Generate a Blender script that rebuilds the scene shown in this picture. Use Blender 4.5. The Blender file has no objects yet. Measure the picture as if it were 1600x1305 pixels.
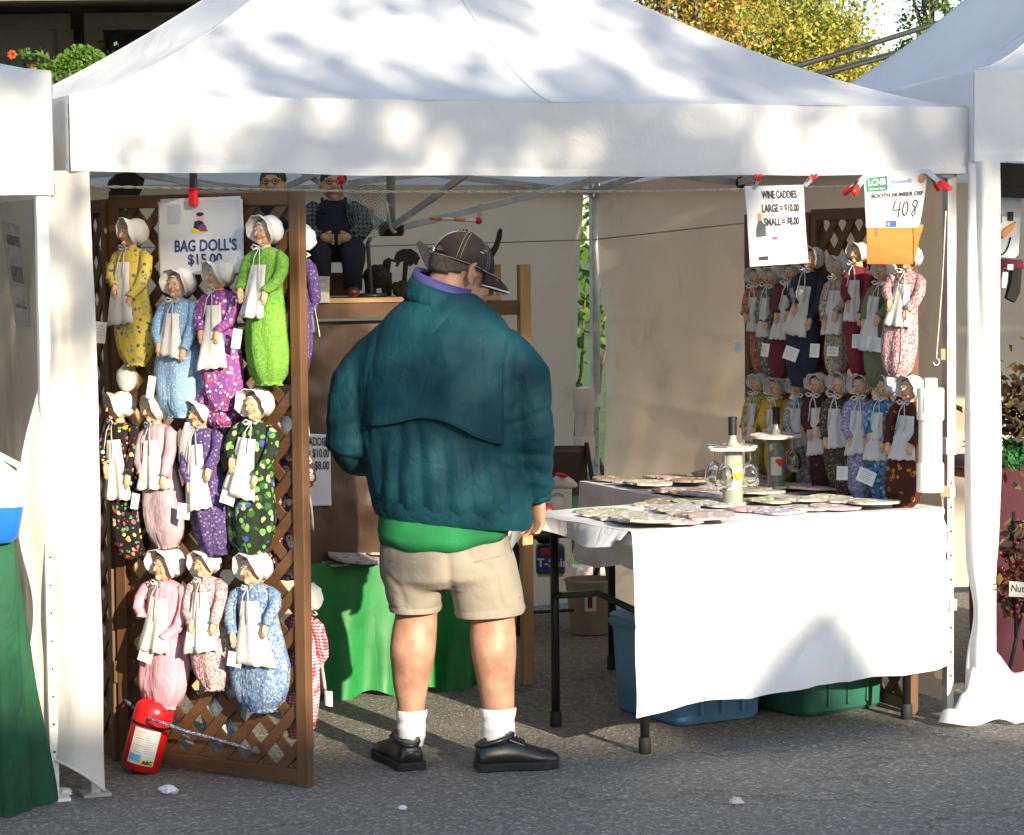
import bpy, bmesh, math, random
from mathutils import Vector, Matrix, Euler, noise
R = math.radians
sc = bpy.context.scene
col = sc.collection

# ------------------------------------------------------------------ camera
FPX, EYE, PITCH, ROLL = 3948.0, 1.663, 0.0667, 0.0095
_f = Vector((0, math.cos(PITCH), -math.sin(PITCH)))
_r0 = Vector((1, 0, 0)); _d0 = _f.cross(_r0)
_r = math.cos(ROLL) * _r0 + math.sin(ROLL) * _d0
_d = -math.sin(ROLL) * _r0 + math.cos(ROLL) * _d0
CAM = Vector((0, 0, EYE))
cd = bpy.data.cameras.new('camera'); co = bpy.data.objects.new('camera', cd); col.objects.link(co)
m3 = Matrix((_r, -_d, -_f)).transposed()
co.matrix_world = Matrix.Translation(CAM) @ m3.to_4x4()
cd.sensor_fit = 'HORIZONTAL'; cd.sensor_width = 36; cd.lens = FPX / 1600 * 36
cd.clip_start = 0.1; cd.clip_end = 800
sc.camera = co

# ------------------------------------------------------------------ light
SUN_EL, SUN_LEFT = 17.0, 28.0          # shadows run back and 28 degrees to the left
tr = Vector((-math.sin(R(SUN_LEFT)) * math.cos(R(SUN_EL)), math.cos(R(SUN_LEFT)) * math.cos(R(SUN_EL)), -math.sin(R(SUN_EL))))
TOSUN = -tr
w = bpy.data.worlds.new('World'); sc.world = w; w.use_nodes = True
nt = w.node_tree; bg = nt.nodes['Background']
sky = nt.nodes.new('ShaderNodeTexSky'); sky.sky_type = 'NISHITA'; sky.sun_disc = False
sky.sun_elevation = R(SUN_EL); sky.sun_rotation = math.atan2(TOSUN.x, TOSUN.y)
sky.air_density = 1.0; sky.dust_density = 1.3; sky.ozone_density = 1.2
nt.links.new(sky.outputs[0], bg.inputs[0]); bg.inputs[1].default_value = 0.15
sl = bpy.data.lights.new('sun', 'SUN'); sl.energy = 4.8; sl.angle = R(0.53); sl.color = (1.0, 0.87, 0.66)
so = bpy.data.objects.new('sun', sl); col.objects.link(so)
so.rotation_euler = tr.to_track_quat('-Z', 'Y').to_euler(); so.location = (5, -10, 12)
vs = sc.view_settings; vs.view_transform = 'Standard'; vs.look = 'None'; vs.gamma = 1; vs.use_curve_mapping = False
vs.exposure = 1.25

# ------------------------------------------------------------------ pixels to places
def ray(px, py): return (_f + _r * ((px - 800) / FPX) + _d * ((py - 652.5) / FPX))
def hit(px, py, P, n):
    d = ray(px, py); return CAM + d * ((P - CAM).dot(n) / d.dot(n))
def gnd(px, py, z=0.0): return hit(px, py, Vector((0, 0, z)), Vector((0, 0, 1)))
def dep(px, py, Y): return hit(px, py, Vector((0, Y, 0)), Vector((0, 1, 0)))
Z = Vector((0, 0, 1))
YAW = 0.385; TW = 3.045
LF = Vector((-1.293, 7.676, 0)); U = Vector((math.cos(YAW), math.sin(YAW), 0)); V = Vector((-math.sin(YAW), math.cos(YAW), 0))
def T(u, v, z=0.0): return LF + U * u + V * v + Z * z
def onv(px, py, v): return hit(px, py, T(0, v), V)       # on a plane parallel to the tent front
def onu(px, py, u): return hit(px, py, T(u, 0), U)       # on a plane parallel to the tent sides

# ------------------------------------------------------------------ materials
MATS = {}
def _new(name):
    m = bpy.data.materials.new(name); m.use_nodes = True
    n = m.node_tree.nodes; l = m.node_tree.links
    return m, n, l, n['Principled BSDF'], n['Material Output']
def c4(c): return (c[0], c[1], c[2], 1)
def sc3(c, k): return tuple(min(1, x * k) for x in c[:3])
def noise_n(n, l, co_, scale, detail=4, rough=.55, dist=0):
    t = n.new('ShaderNodeTexNoise'); t.inputs['Scale'].default_value = scale; t.inputs['Detail'].default_value = detail
    t.inputs['Roughness'].default_value = rough; t.inputs['Distortion'].default_value = dist
    l.new(co_, t.inputs['Vector']); return t
def ramp_n(n, l, fac, stops, const=False):
    r = n.new('ShaderNodeValToRGB'); e = r.color_ramp.elements
    if const: r.color_ramp.interpolation = 'CONSTANT'
    while len(e) < len(stops): e.new(0.5)
    for i, (p, c) in enumerate(stops): e[i].position = p; e[i].color = c4(c)
    l.new(fac, r.inputs[0]); return r
def bump_n(n, l, h, strength, dist, bsdf):
    b = n.new('ShaderNodeBump'); b.inputs['Strength'].default_value = strength; b.inputs['Distance'].default_value = dist
    l.new(h, b.inputs['Height']); l.new(b.outputs[0], bsdf.inputs['Normal']); return b
def translu(m, n, l, bsdf, out, colsock, colval, amt):
    t = n.new('ShaderNodeBsdfTranslucent'); mx = n.new('ShaderNodeMixShader'); mx.inputs[0].default_value = amt
    if colsock: l.new(colsock, t.inputs[0])
    else: t.inputs[0].default_value = c4(colval)
    l.new(bsdf.outputs[0], mx.inputs[1]); l.new(t.outputs[0], mx.inputs[2]); l.new(mx.outputs[0], out.inputs[0])
def mat(name, c, rough=.7, var=.18, vs_=9, bump=.12, bs=70, bd=.004, metal=0, spec=.4, tl=0, c2=None, wrinkle=0, ws=7):
    if name in MATS: return MATS[name]
    m, n, l, b, o = _new(name)
    tc = n.new('ShaderNodeTexCoord').outputs['Object']
    nz = noise_n(n, l, tc, vs_, 5)
    rp = ramp_n(n, l, nz.outputs[0], [(.28, sc3(c, 1 - var)), (.72, c2 if c2 else sc3(c, 1 + var))])
    l.new(rp.outputs[0], b.inputs['Base Color'])
    b.inputs['Roughness'].default_value = rough; b.inputs['Metallic'].default_value = metal
    b.inputs['Specular IOR Level'].default_value = spec
    h = noise_n(n, l, tc, bs, 4).outputs[0]
    if wrinkle:
        w2 = noise_n(n, l, tc, ws, 3, .5, 1.2)
        ad = n.new('ShaderNodeMath'); ad.operation = 'MULTIPLY_ADD'; ad.inputs[1].default_value = wrinkle
        l.new(w2.outputs[0], ad.inputs[0]); l.new(h, ad.inputs[2]); h = ad.outputs[0]
    if bump or wrinkle: bump_n(n, l, h, max(bump, .3 if wrinkle else bump), bd, b)
    if tl: translu(m, n, l, b, o, rp.outputs[0], c, tl)
    MATS[name] = m; return m
def crumple(m, scales, dist=.01, strength=.6, stretch=(1, 1, 1), weave=260):
    """adds sharp creases (ridged noise) and a fine weave to a cloth material's relief"""
    n, l = m.node_tree.nodes, m.node_tree.links; b = n['Principled BSDF']
    tc = n.new('ShaderNodeTexCoord').outputs['Object']; mp_ = n.new('ShaderNodeMapping'); mp_.inputs['Scale'].default_value = stretch; l.new(tc, mp_.inputs[0]); acc = None
    for i, (s, a) in enumerate(scales):
        nz_ = noise_n(n, l, mp_.outputs[0], s, 2, .5, .9); sb = n.new('ShaderNodeMath'); sb.operation = 'SUBTRACT'; sb.inputs[1].default_value = .5; l.new(nz_.outputs[0], sb.inputs[0])
        ab = n.new('ShaderNodeMath'); ab.operation = 'ABSOLUTE'; l.new(sb.outputs[0], ab.inputs[0]); pw_ = n.new('ShaderNodeMath'); pw_.operation = 'POWER'; pw_.inputs[1].default_value = .6; l.new(ab.outputs[0], pw_.inputs[0])
        mu = n.new('ShaderNodeMath'); mu.operation = 'MULTIPLY'; mu.inputs[1].default_value = a; l.new(pw_.outputs[0], mu.inputs[0])
        if acc is None: acc = mu
        else: ad = n.new('ShaderNodeMath'); l.new(acc.outputs[0], ad.inputs[0]); l.new(mu.outputs[0], ad.inputs[1]); acc = ad
    wv = noise_n(n, l, tc, weave, 2); ad = n.new('ShaderNodeMath'); ad.operation = 'MULTIPLY_ADD'; ad.inputs[1].default_value = .04; l.new(wv.outputs[0], ad.inputs[0]); l.new(acc.outputs[0], ad.inputs[2])
    bump_n(n, l, ad.outputs[0], strength, dist, b); return m
def wood(name, c, c2, axis=2, rough=.6, grain=26):
    if name in MATS: return MATS[name]
    m, n, l, b, o = _new(name)
    tc = n.new('ShaderNodeTexCoord').outputs['Object']
    mp = n.new('ShaderNodeMapping'); s = [grain] * 3; s[axis] = grain * .06; mp.inputs['Scale'].default_value = s
    l.new(tc, mp.inputs[0])
    nz = noise_n(n, l, mp.outputs[0], 1.6, 6, .62, .8)
    big = noise_n(n, l, tc, 5, 3)
    mx = n.new('ShaderNodeMix'); mx.inputs[0].default_value = .35; l.new(nz.outputs[0], mx.inputs[2]); l.new(big.outputs[0], mx.inputs[3])
    rp = ramp_n(n, l, mx.outputs[0], [(.3, c2), (.52, c), (.75, sc3(c, 1.3))])
    l.new(rp.outputs[0], b.inputs['Base Color']); b.inputs['Roughness'].default_value = rough
    bump_n(n, l, nz.outputs[0], .25, .003, b)
    MATS[name] = m; return m
def printed(name, base, cols, kind='floral', scale=55, dens=.42):
    """printed cotton: base colour with a small repeating print"""
    if name in MATS: return MATS[name]
    m, n, l, b, o = _new(name)
    tc = n.new('ShaderNodeTexCoord').outputs['Object']
    wob = noise_n(n, l, tc, 14, 2); va = n.new('ShaderNodeVectorMath'); va.operation = 'MULTIPLY_ADD'
    va.inputs[1].default_value = (.02, .02, .02); l.new(wob.outputs['Color'], va.inputs[0]); l.new(tc, va.inputs[2])
    tcw = va.outputs[0]
    if kind == 'gingham':
        sx = n.new('ShaderNodeSeparateXYZ'); l.new(tcw, sx.inputs[0]); outs = []
        for k in (0, 2):
            mu = n.new('ShaderNodeMath'); mu.operation = 'MULTIPLY'; mu.inputs[1].default_value = scale; l.new(sx.outputs[k], mu.inputs[0])
            fr = n.new('ShaderNodeMath'); fr.operation = 'FRACT'; l.new(mu.outputs[0], fr.inputs[0])
            gt = n.new('ShaderNodeMath'); gt.operation = 'GREATER_THAN'; gt.inputs[1].default_value = .5; l.new(fr.outputs[0], gt.inputs[0]); outs.append(gt)
        ad = n.new('ShaderNodeMath'); l.new(outs[0].outputs[0], ad.inputs[0]); l.new(outs[1].outputs[0], ad.inputs[1])
        dv = n.new('ShaderNodeMath'); dv.operation = 'MULTIPLY'; dv.inputs[1].default_value = .5; l.new(ad.outputs[0], dv.inputs[0])
        rp = ramp_n(n, l, dv.outputs[0], [(0, cols[0]), (.25, base), (.75, cols[1])], True)
    else:
        vo = n.new('ShaderNodeTexVoronoi'); vo.inputs['Scale'].default_value = scale; l.new(tcw, vo.inputs['Vector'])
        sp = n.new('ShaderNodeSeparateColor'); l.new(vo.outputs['Color'], sp.inputs[0])
        k = len(cols); pick = ramp_n(n, l, sp.outputs[0], [(i / k, cols[i]) for i in range(k)], True)
        if kind == 'rings':
            fac = ramp_n(n, l, vo.outputs['Distance'], [(0, (0, 0, 0)), (.16, (1, 1, 1)), (.30, (0, 0, 0)), (.36, (1, 1, 1)), (dens + .02, (0, 0, 0))], True)
        else:
            nz2 = noise_n(n, l, tc, scale * 2.3, 2); sb = n.new('ShaderNodeMath'); sb.operation = 'MULTIPLY_ADD'; sb.inputs[1].default_value = .35
            l.new(nz2.outputs[0], sb.inputs[0]); l.new(vo.outputs['Distance'], sb.inputs[2])
            fac = ramp_n(n, l, sb.outputs[0], [(0, (1, 1, 1)), (dens + .24, (0, 0, 0))], True)
        mx = n.new('ShaderNodeMix'); mx.data_type = 'RGBA'; l.new(fac.outputs[0], mx.inputs[0]); mx.inputs[6].default_value = c4(base); l.new(pick.outputs[0], mx.inputs[7])
        rp = mx
    l.new(rp.outputs[2] if rp.bl_idname == 'ShaderNodeMix' else rp.outputs[0], b.inputs['Base Color'])
    b.inputs['Roughness'].default_value = .85; b.inputs['Specular IOR Level'].default_value = .2
    w2 = noise_n(n, l, tc, 26, 4, .55, 1.5); bump_n(n, l, w2.outputs[0], .6, .010, b)
    MATS[name] = m; return m

# ------------------------------------------------------------------ mesh building
MW = {}
def thing(name, label, cat, loc=(0, 0, 0), rotz=0, group=None, rot=None):
    o = bpy.data.objects.new(name, None); col.objects.link(o); o.empty_display_size = .1
    o.location = loc; e = Euler(rot if rot else (0, 0, rotz)); o.rotation_euler = e
    tag(o, label, cat, group); MW[o] = Matrix.Translation(Vector(loc)) @ e.to_matrix().to_4x4(); return o
def tag(o, label=None, cat=None, group=None, kind=None):
    if label: o['label'] = label
    if cat: o['category'] = cat
    if group: o['group'] = group
    if kind: o['kind'] = kind
    return o
class MB:
    def __init__(s): s.v = []; s.f = []; s.m = []
    def add(s, vs_, fs, mi=0):
        k = len(s.v); s.v += [Vector(p) for p in vs_]; s.f += [tuple(k + i for i in f) for f in fs]; s.m += [mi] * len(fs); return s
    def box(s, c, size, rot=None, mi=0, taper=1):
        c = Vector(c); a, b, h = (x / 2 for x in size)
        P = [Vector((x * a * (taper if z > 0 else 1), y * b * (taper if z > 0 else 1), z * h)) for z in (-1, 1) for x, y in ((-1, -1), (1, -1), (1, 1), (-1, 1))]
        if rot is not None: P = [rot @ p for p in P]
        return s.add([c + p for p in P], [(3, 2, 1, 0), (4, 5, 6, 7), (0, 1, 5, 4), (1, 2, 6, 5), (2, 3, 7, 6), (3, 0, 4, 7)], mi)
    def bar(s, a, b, wd, th, up=Z, mi=0):
        a = Vector(a); b = Vector(b); d = b - a; L = d.length; d.normalize()
        if abs(d.dot(up)) > .99: up = Vector((1, 0, 0))
        x = d.cross(up).normalized(); y = x.cross(d)
        return s.box((a + b) / 2, (wd, th, L), Matrix((x, y, d)).transposed(), mi)
    def tube(s, pts, rad, n=8, mi=0, cap=True, sq=None):
        pts = [Vector(p) for p in pts]
        if not hasattr(rad, '__len__'): rad = [rad] * len(pts)
        rings = []; px = None
        for i, p in enumerate(pts):
            d = (pts[min(i + 1, len(pts) - 1)] - pts[max(i - 1, 0)]).normalized()
            if px is None: px = d.orthogonal().normalized()
            else: px = (px - d * px.dot(d)).normalized()
            y = d.cross(px); rr = rad[i]
            ra, rb = rr if hasattr(rr, '__len__') else (rr, rr)
            rings.append([p + px * (ra * math.cos(2 * math.pi * k / n)) + y * (rb * math.sin(2 * math.pi * k / n)) for k in range(n)])
        return s.loft(rings, cap, mi)
    def loft(s, rings, cap=True, mi=0, closed=True):
        n = len(rings[0]); vs_ = [p for r_ in rings for p in r_]; fs = []
        for i in range(len(rings) - 1):
            for k in range(n if closed else n - 1):
                a = i * n + k; b = i * n + (k + 1) % n; fs.append((a, b, b + n, a + n))
        if cap and closed:
            fs.append(tuple(range(n - 1, -1, -1))); fs.append(tuple((len(rings) - 1) * n + k for k in range(n)))
        return s.add(vs_, fs, mi)
    def lathe(s, prof, n=20, o=(0, 0, 0), axis=None, mi=0, cap=True):
        o = Vector(o); q = Matrix.Identity(3) if axis is None else Vector((0, 0, 1)).rotation_difference(Vector(axis)).to_matrix()
        return s.loft([[o + q @ Vector((r_ * math.cos(2 * math.pi * k / n), r_ * math.sin(2 * math.pi * k / n), z)) for k in range(n)] for r_, z in prof], cap, mi)
    def ball(s, c, r_, n=12, m=8, mi=0, q=None):
        if not hasattr(r_, '__len__'): r_ = (r_,) * 3
        c = Vector(c); rings = []
        for i in range(m + 1):
            t = math.pi * (i + .001) / (m + .002); rings.append([])
            for k in range(n):
                p = Vector((r_[0] * math.sin(t) * math.cos(2 * math.pi * k / n), r_[1] * math.sin(t) * math.sin(2 * math.pi * k / n), r_[2] * math.cos(t)))
                rings[-1].append(c + (q @ p if q else p))
        return s.loft(rings[::-1], True, mi)
    def sheet(s, fn, nu, nv, mi=0):
        vs_ = [fn(i / nu, j / nv) for j in range(nv + 1) for i in range(nu + 1)]
        return s.add(vs_, [(j * (nu + 1) + i, j * (nu + 1) + i + 1, (j + 1) * (nu + 1) + i + 1, (j + 1) * (nu + 1) + i) for j in range(nv) for i in range(nu)], mi)
    def prism(s, outline, a, b, mi=0):
        """outline: list of points, extruded by vector a->b offsets"""
        n = len(outline); A = [Vector(p) + Vector(a) for p in outline]; B = [Vector(p) + Vector(b) for p in outline]
        return s.add(A + B, [tuple(range(n - 1, -1, -1)), tuple(range(n, 2 * n))] + [(i, (i + 1) % n, (i + 1) % n + n, i + n) for i in range(n)], mi)
    def build(s, name, mats, parent=None, world=False, smooth=False, origin=None, solid=0, bevel=0, subsurf=0, auto=None):
        vs_ = s.v
        if parent is not None and world:
            M = MW[parent].inverted(); vs_ = [M @ p for p in vs_]
        if origin is not None: origin = Vector(origin); vs_ = [p - origin for p in vs_]
        me = bpy.data.meshes.new(name); me.from_pydata([tuple(p) for p in vs_], [], s.f)
        if not isinstance(mats, (list, tuple)): mats = [mats]
        for m in mats: me.materials.append(m)
        if len(mats) > 1: me.polygons.foreach_set('material_index', s.m)
        if smooth: me.polygons.foreach_set('use_smooth', [True] * len(me.polygons))
        me.update(); o = bpy.data.objects.new(name, me); col.objects.link(o)
        if auto:
            try: me.set_sharp_from_angle(angle=R(auto))
            except Exception: pass
        if origin is not None: o.location = origin
        if parent is not None: o.parent = parent; MW[o] = MW[parent]
        else: MW[o] = Matrix.Translation(origin) if origin is not None else Matrix.Identity(4)
        if solid: md = o.modifiers.new('solid', 'SOLIDIFY'); md.thickness = solid; md.offset = 0
        if bevel: md = o.modifiers.new('bevel', 'BEVEL'); md.width = bevel; md.segments = 2; md.limit_method = 'ANGLE'
        if subsurf: md = o.modifiers.new('sub', 'SUBSURF'); md.levels = subsurf; md.render_levels = subsurf
        return o
def text_mb(txt, size, M, depth=.0006, mi=0, space=1.0, width=None, mb=None, bold=0):
    """lettering as mesh: local x right, y up, z out of the sheet, placed by matrix M, centred"""
    cu = bpy.data.curves.new('t', 'FONT'); cu.body = txt; cu.size = size; cu.align_x = 'CENTER'; cu.align_y = 'CENTER'; cu.extrude = depth; cu.space_character = space
    cu.offset = bold; cu.resolution_u = 3
    o = bpy.data.objects.new('t', cu); col.objects.link(o)
    dg = bpy.context.evaluated_depsgraph_get(); me = bpy.data.meshes.new_from_object(o.evaluated_get(dg))
    xs = [v.co.x for v in me.vertices]; k = 1
    if width and xs: k = width / (max(xs) - min(xs))
    mb = mb or MB(); mb.add([M @ Vector((v.co.x * k, v.co.y, v.co.z)) for v in me.vertices], [tuple(p.vertices) for p in me.polygons], mi)
    bpy.data.objects.remove(o); bpy.data.curves.remove(cu); bpy.data.meshes.remove(me)
    return mb
def frame(o, x, n):
    """matrix whose x is x, z is n (outward), y up"""
    x = Vector(x).normalized(); n = Vector(n).normalized(); y = n.cross(x).normalized(); x = y.cross(n)
    M = Matrix((x, y, n)).transposed().to_4x4(); M.translation = Vector(o); return M
rng = random.Random(7)
def nz3(p, s=1.0): return noise.noise(Vector(p) * s)
# ------------------------------------------------------------------ common materials
def canvas_mat(name, c, tl, stain=None):
    m, n, l, b, o = _new(name); tc = n.new('ShaderNodeTexCoord').outputs['Object']
    a = noise_n(n, l, tc, 2.2, 6, .6); rp = ramp_n(n, l, a.outputs[0], [(.3, sc3(c, .9)), (.7, c)])
    cs = rp.outputs[0]
    if stain:
        s2 = noise_n(n, l, tc, 3.1, 5, .65, .6); r2 = ramp_n(n, l, s2.outputs[0], [(.6, (0, 0, 0)), (.78, (.55, .55, .55))])
        mx = n.new('ShaderNodeMix'); mx.data_type = 'RGBA'; l.new(r2.outputs[0], mx.inputs[0]); l.new(cs, mx.inputs[6]); mx.inputs[7].default_value = c4(stain); cs = mx.outputs[2]
    l.new(cs, b.inputs['Base Color']); b.inputs['Roughness'].default_value = .8; b.inputs['Specular IOR Level'].default_value = .2
    w1 = noise_n(n, l, tc, 5.5, 4, .55, 1.1); w2 = noise_n(n, l, tc, 160, 2)
    ad = n.new('ShaderNodeMath'); ad.operation = 'MULTIPLY_ADD'; ad.inputs[1].default_value = .04; l.new(w2.outputs[0], ad.inputs[0]); l.new(w1.outputs[0], ad.inputs[2])
    bump_n(n, l, ad.outputs[0], .35, .02, b)
    if tl: translu(m, n, l, b, o, cs, c, tl)
    MATS[name] = m; return m
CANVAS = canvas_mat('white_canopy_cloth', (.83, .83, .84), .36)
WALLC = canvas_mat('side_wall_cloth', (.76, .61, .46), .48, (.50, .34, .19))
WALLW = canvas_mat('pale_wall_cloth', (.76, .73, .67), .32, (.55, .47, .36))
STEEL = mat('galvanised_steel', (.44, .45, .45), .42, .25, 14, .05, 90, metal=.45)
WHITEP = mat('white_enamel', (.80, .80, .79), .35, .06, 5, .03)
DARKM = mat('black_steel', (.018, .018, .02), .4, .3, 20, .05, metal=.3)
BROWNW = wood('brown_stained_wood', (.115, .052, .020), (.05, .022, .009))
BROWNX = wood('brown_stained_slat', (.105, .048, .019), (.05, .022, .009), 0)
PINE = wood('raw_pine', (.42, .25, .10), (.28, .15, .055))
PAPER = mat('white_paper', (.60, .60, .62), .75, .03, 8, .04, 30, tl=.15)
TAGP = mat('tag_paper', (.78, .77, .75), .8, .05, 10, .05)
REDP = mat('red_plastic', (.62, .012, .015), .3, .1, 10, .02)
WHITEC = mat('white_cotton', (.66, .64, .61), .85, .08, 14, .3, 60, .006, tl=.15)
PVC = mat('white_pvc', (.74, .72, .66), .38, .07, 6, .03)
SKIND = mat('doll_skin', (.60, .36, .22), .6, .15, 30, .2, 45, .004)
INK = mat('dark_blue_ink', (.035, .045, .16), .7, .2, 20, 0)
BLACKI = mat('black_ink', (.02, .02, .03), .7, .2, 20, 0)
GREYI = mat('grey_print', (.42, .42, .44), .8, .2, 20, 0)
ROPEW = mat('white_rope', (.62, .58, .50), .8, .25, 120, .4, 200)
def asphalt():
    m, n, l, b, o = _new('asphalt'); tc = n.new('ShaderNodeTexCoord').outputs['Object']
    big = noise_n(n, l, tc, .9, 5, .6); fine = noise_n(n, l, tc, 130, 3, .7); vo = n.new('ShaderNodeTexVoronoi'); vo.inputs['Scale'].default_value = 95; l.new(tc, vo.inputs['Vector'])
    sp = n.new('ShaderNodeSeparateColor'); l.new(vo.outputs['Color'], sp.inputs[0])
    stones = ramp_n(n, l, sp.outputs[0], [(0, (.125, .118, .105)), (.45, (.21, .20, .178)), (.78, (.31, .29, .25)), (.95, (.50, .47, .41))], True)
    base = ramp_n(n, l, big.outputs[0], [(.3, (.17, .162, .148)), (.7, (.285, .268, .238))])
    mx = n.new('ShaderNodeMix'); mx.data_type = 'RGBA'; mx.inputs[0].default_value = .62; l.new(base.outputs[0], mx.inputs[6]); l.new(stones.outputs[0], mx.inputs[7])
    dk = ramp_n(n, l, fine.outputs[0], [(.35, (.45, .45, .45)), (.6, (1.05, 1.05, 1.05))])
    m2 = n.new('ShaderNodeMix'); m2.data_type = 'RGBA'; m2.blend_type = 'MULTIPLY'; m2.inputs[0].default_value = .8; l.new(mx.outputs[2], m2.inputs[6]); l.new(dk.outputs[0], m2.inputs[7])
    cr = n.new('ShaderNodeTexVoronoi'); cr.feature = 'DISTANCE_TO_EDGE'; cr.inputs['Scale'].default_value = .8; dw = noise_n(n, l, tc, 3, 4); va = n.new('ShaderNodeVectorMath'); va.operation = 'MULTIPLY_ADD'; va.inputs[1].default_value = (.5, .5, .5)
    l.new(dw.outputs['Color'], va.inputs[0]); l.new(tc, va.inputs[2]); l.new(va.outputs[0], cr.inputs['Vector'])
    ck = ramp_n(n, l, cr.outputs[0], [(0, (.4, .4, .4)), (.008, (1, 1, 1))])
    m3_ = n.new('ShaderNodeMix'); m3_.data_type = 'RGBA'; m3_.blend_type = 'MULTIPLY'; m3_.inputs[0].default_value = .7; l.new(m2.outputs[2], m3_.inputs[6]); l.new(ck.outputs[0], m3_.inputs[7])
    l.new(m3_.outputs[2], b.inputs['Base Color']); b.inputs['Roughness'].default_value = .85
    ad = n.new('ShaderNodeMath'); l.new(vo.outputs['Distance'], ad.inputs[0]); l.new(fine.outputs[0], ad.inputs[1]); bump_n(n, l, ad.outputs[0], .9, .006, b)
    return m
# ------------------------------------------------------------------ ground
g = MB(); S = 400
g.sheet(lambda a, b: Vector((-S + 2 * S * a, -S + 2 * S * b, -.004)), 8, 8)
tag(g.build('lawn', mat('lawn_green', (.05, .10, .015), .9, .4, 3, .8, 40, .03)), kind='structure')
g = MB()
rd = [T(-60, -18), T(60, -18), T(60, 3.6), T(-60, 3.6)]
g.add(rd, [(0, 1, 2, 3)])
tag(g.build('road', asphalt()), kind='structure')
g = MB()
gp = [T(-30, 3.6, 0), T(30, 3.6, 0), T(30, 3.75, 0), T(-30, 3.75, 0)]
g.prism(gp, (0, 0, -.02), (0, 0, .11)); tag(g.build('kerb', mat('kerb_stone', (.32, .31, .29), .85, .2, 4, .4)), kind='structure')

# grass blades in the gap behind the tent
g = MB()
for i in range(9000):
    v = 3.8 + 7 * rng.random() ** 1.5; u = 2.2 + rng.random() * 2.2 - (v - 3.8) * .05
    p = T(u, v, 0); a = rng.random() * 6.3; h = .05 + .07 * rng.random(); d = Vector((math.cos(a), math.sin(a), 0)) * .006; t = Vector((rng.uniform(-.03, .03), rng.uniform(-.03, .03), h))
    g.add([p - d, p + d, p + t], [(0, 1, 2)])
tag(g.build('grass', mat('grass_blade', (.075, .14, .022), .8, .35, 5, 0, tl=.3)), 'green grass growing behind the tent', 'grass', kind='stuff')

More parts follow.
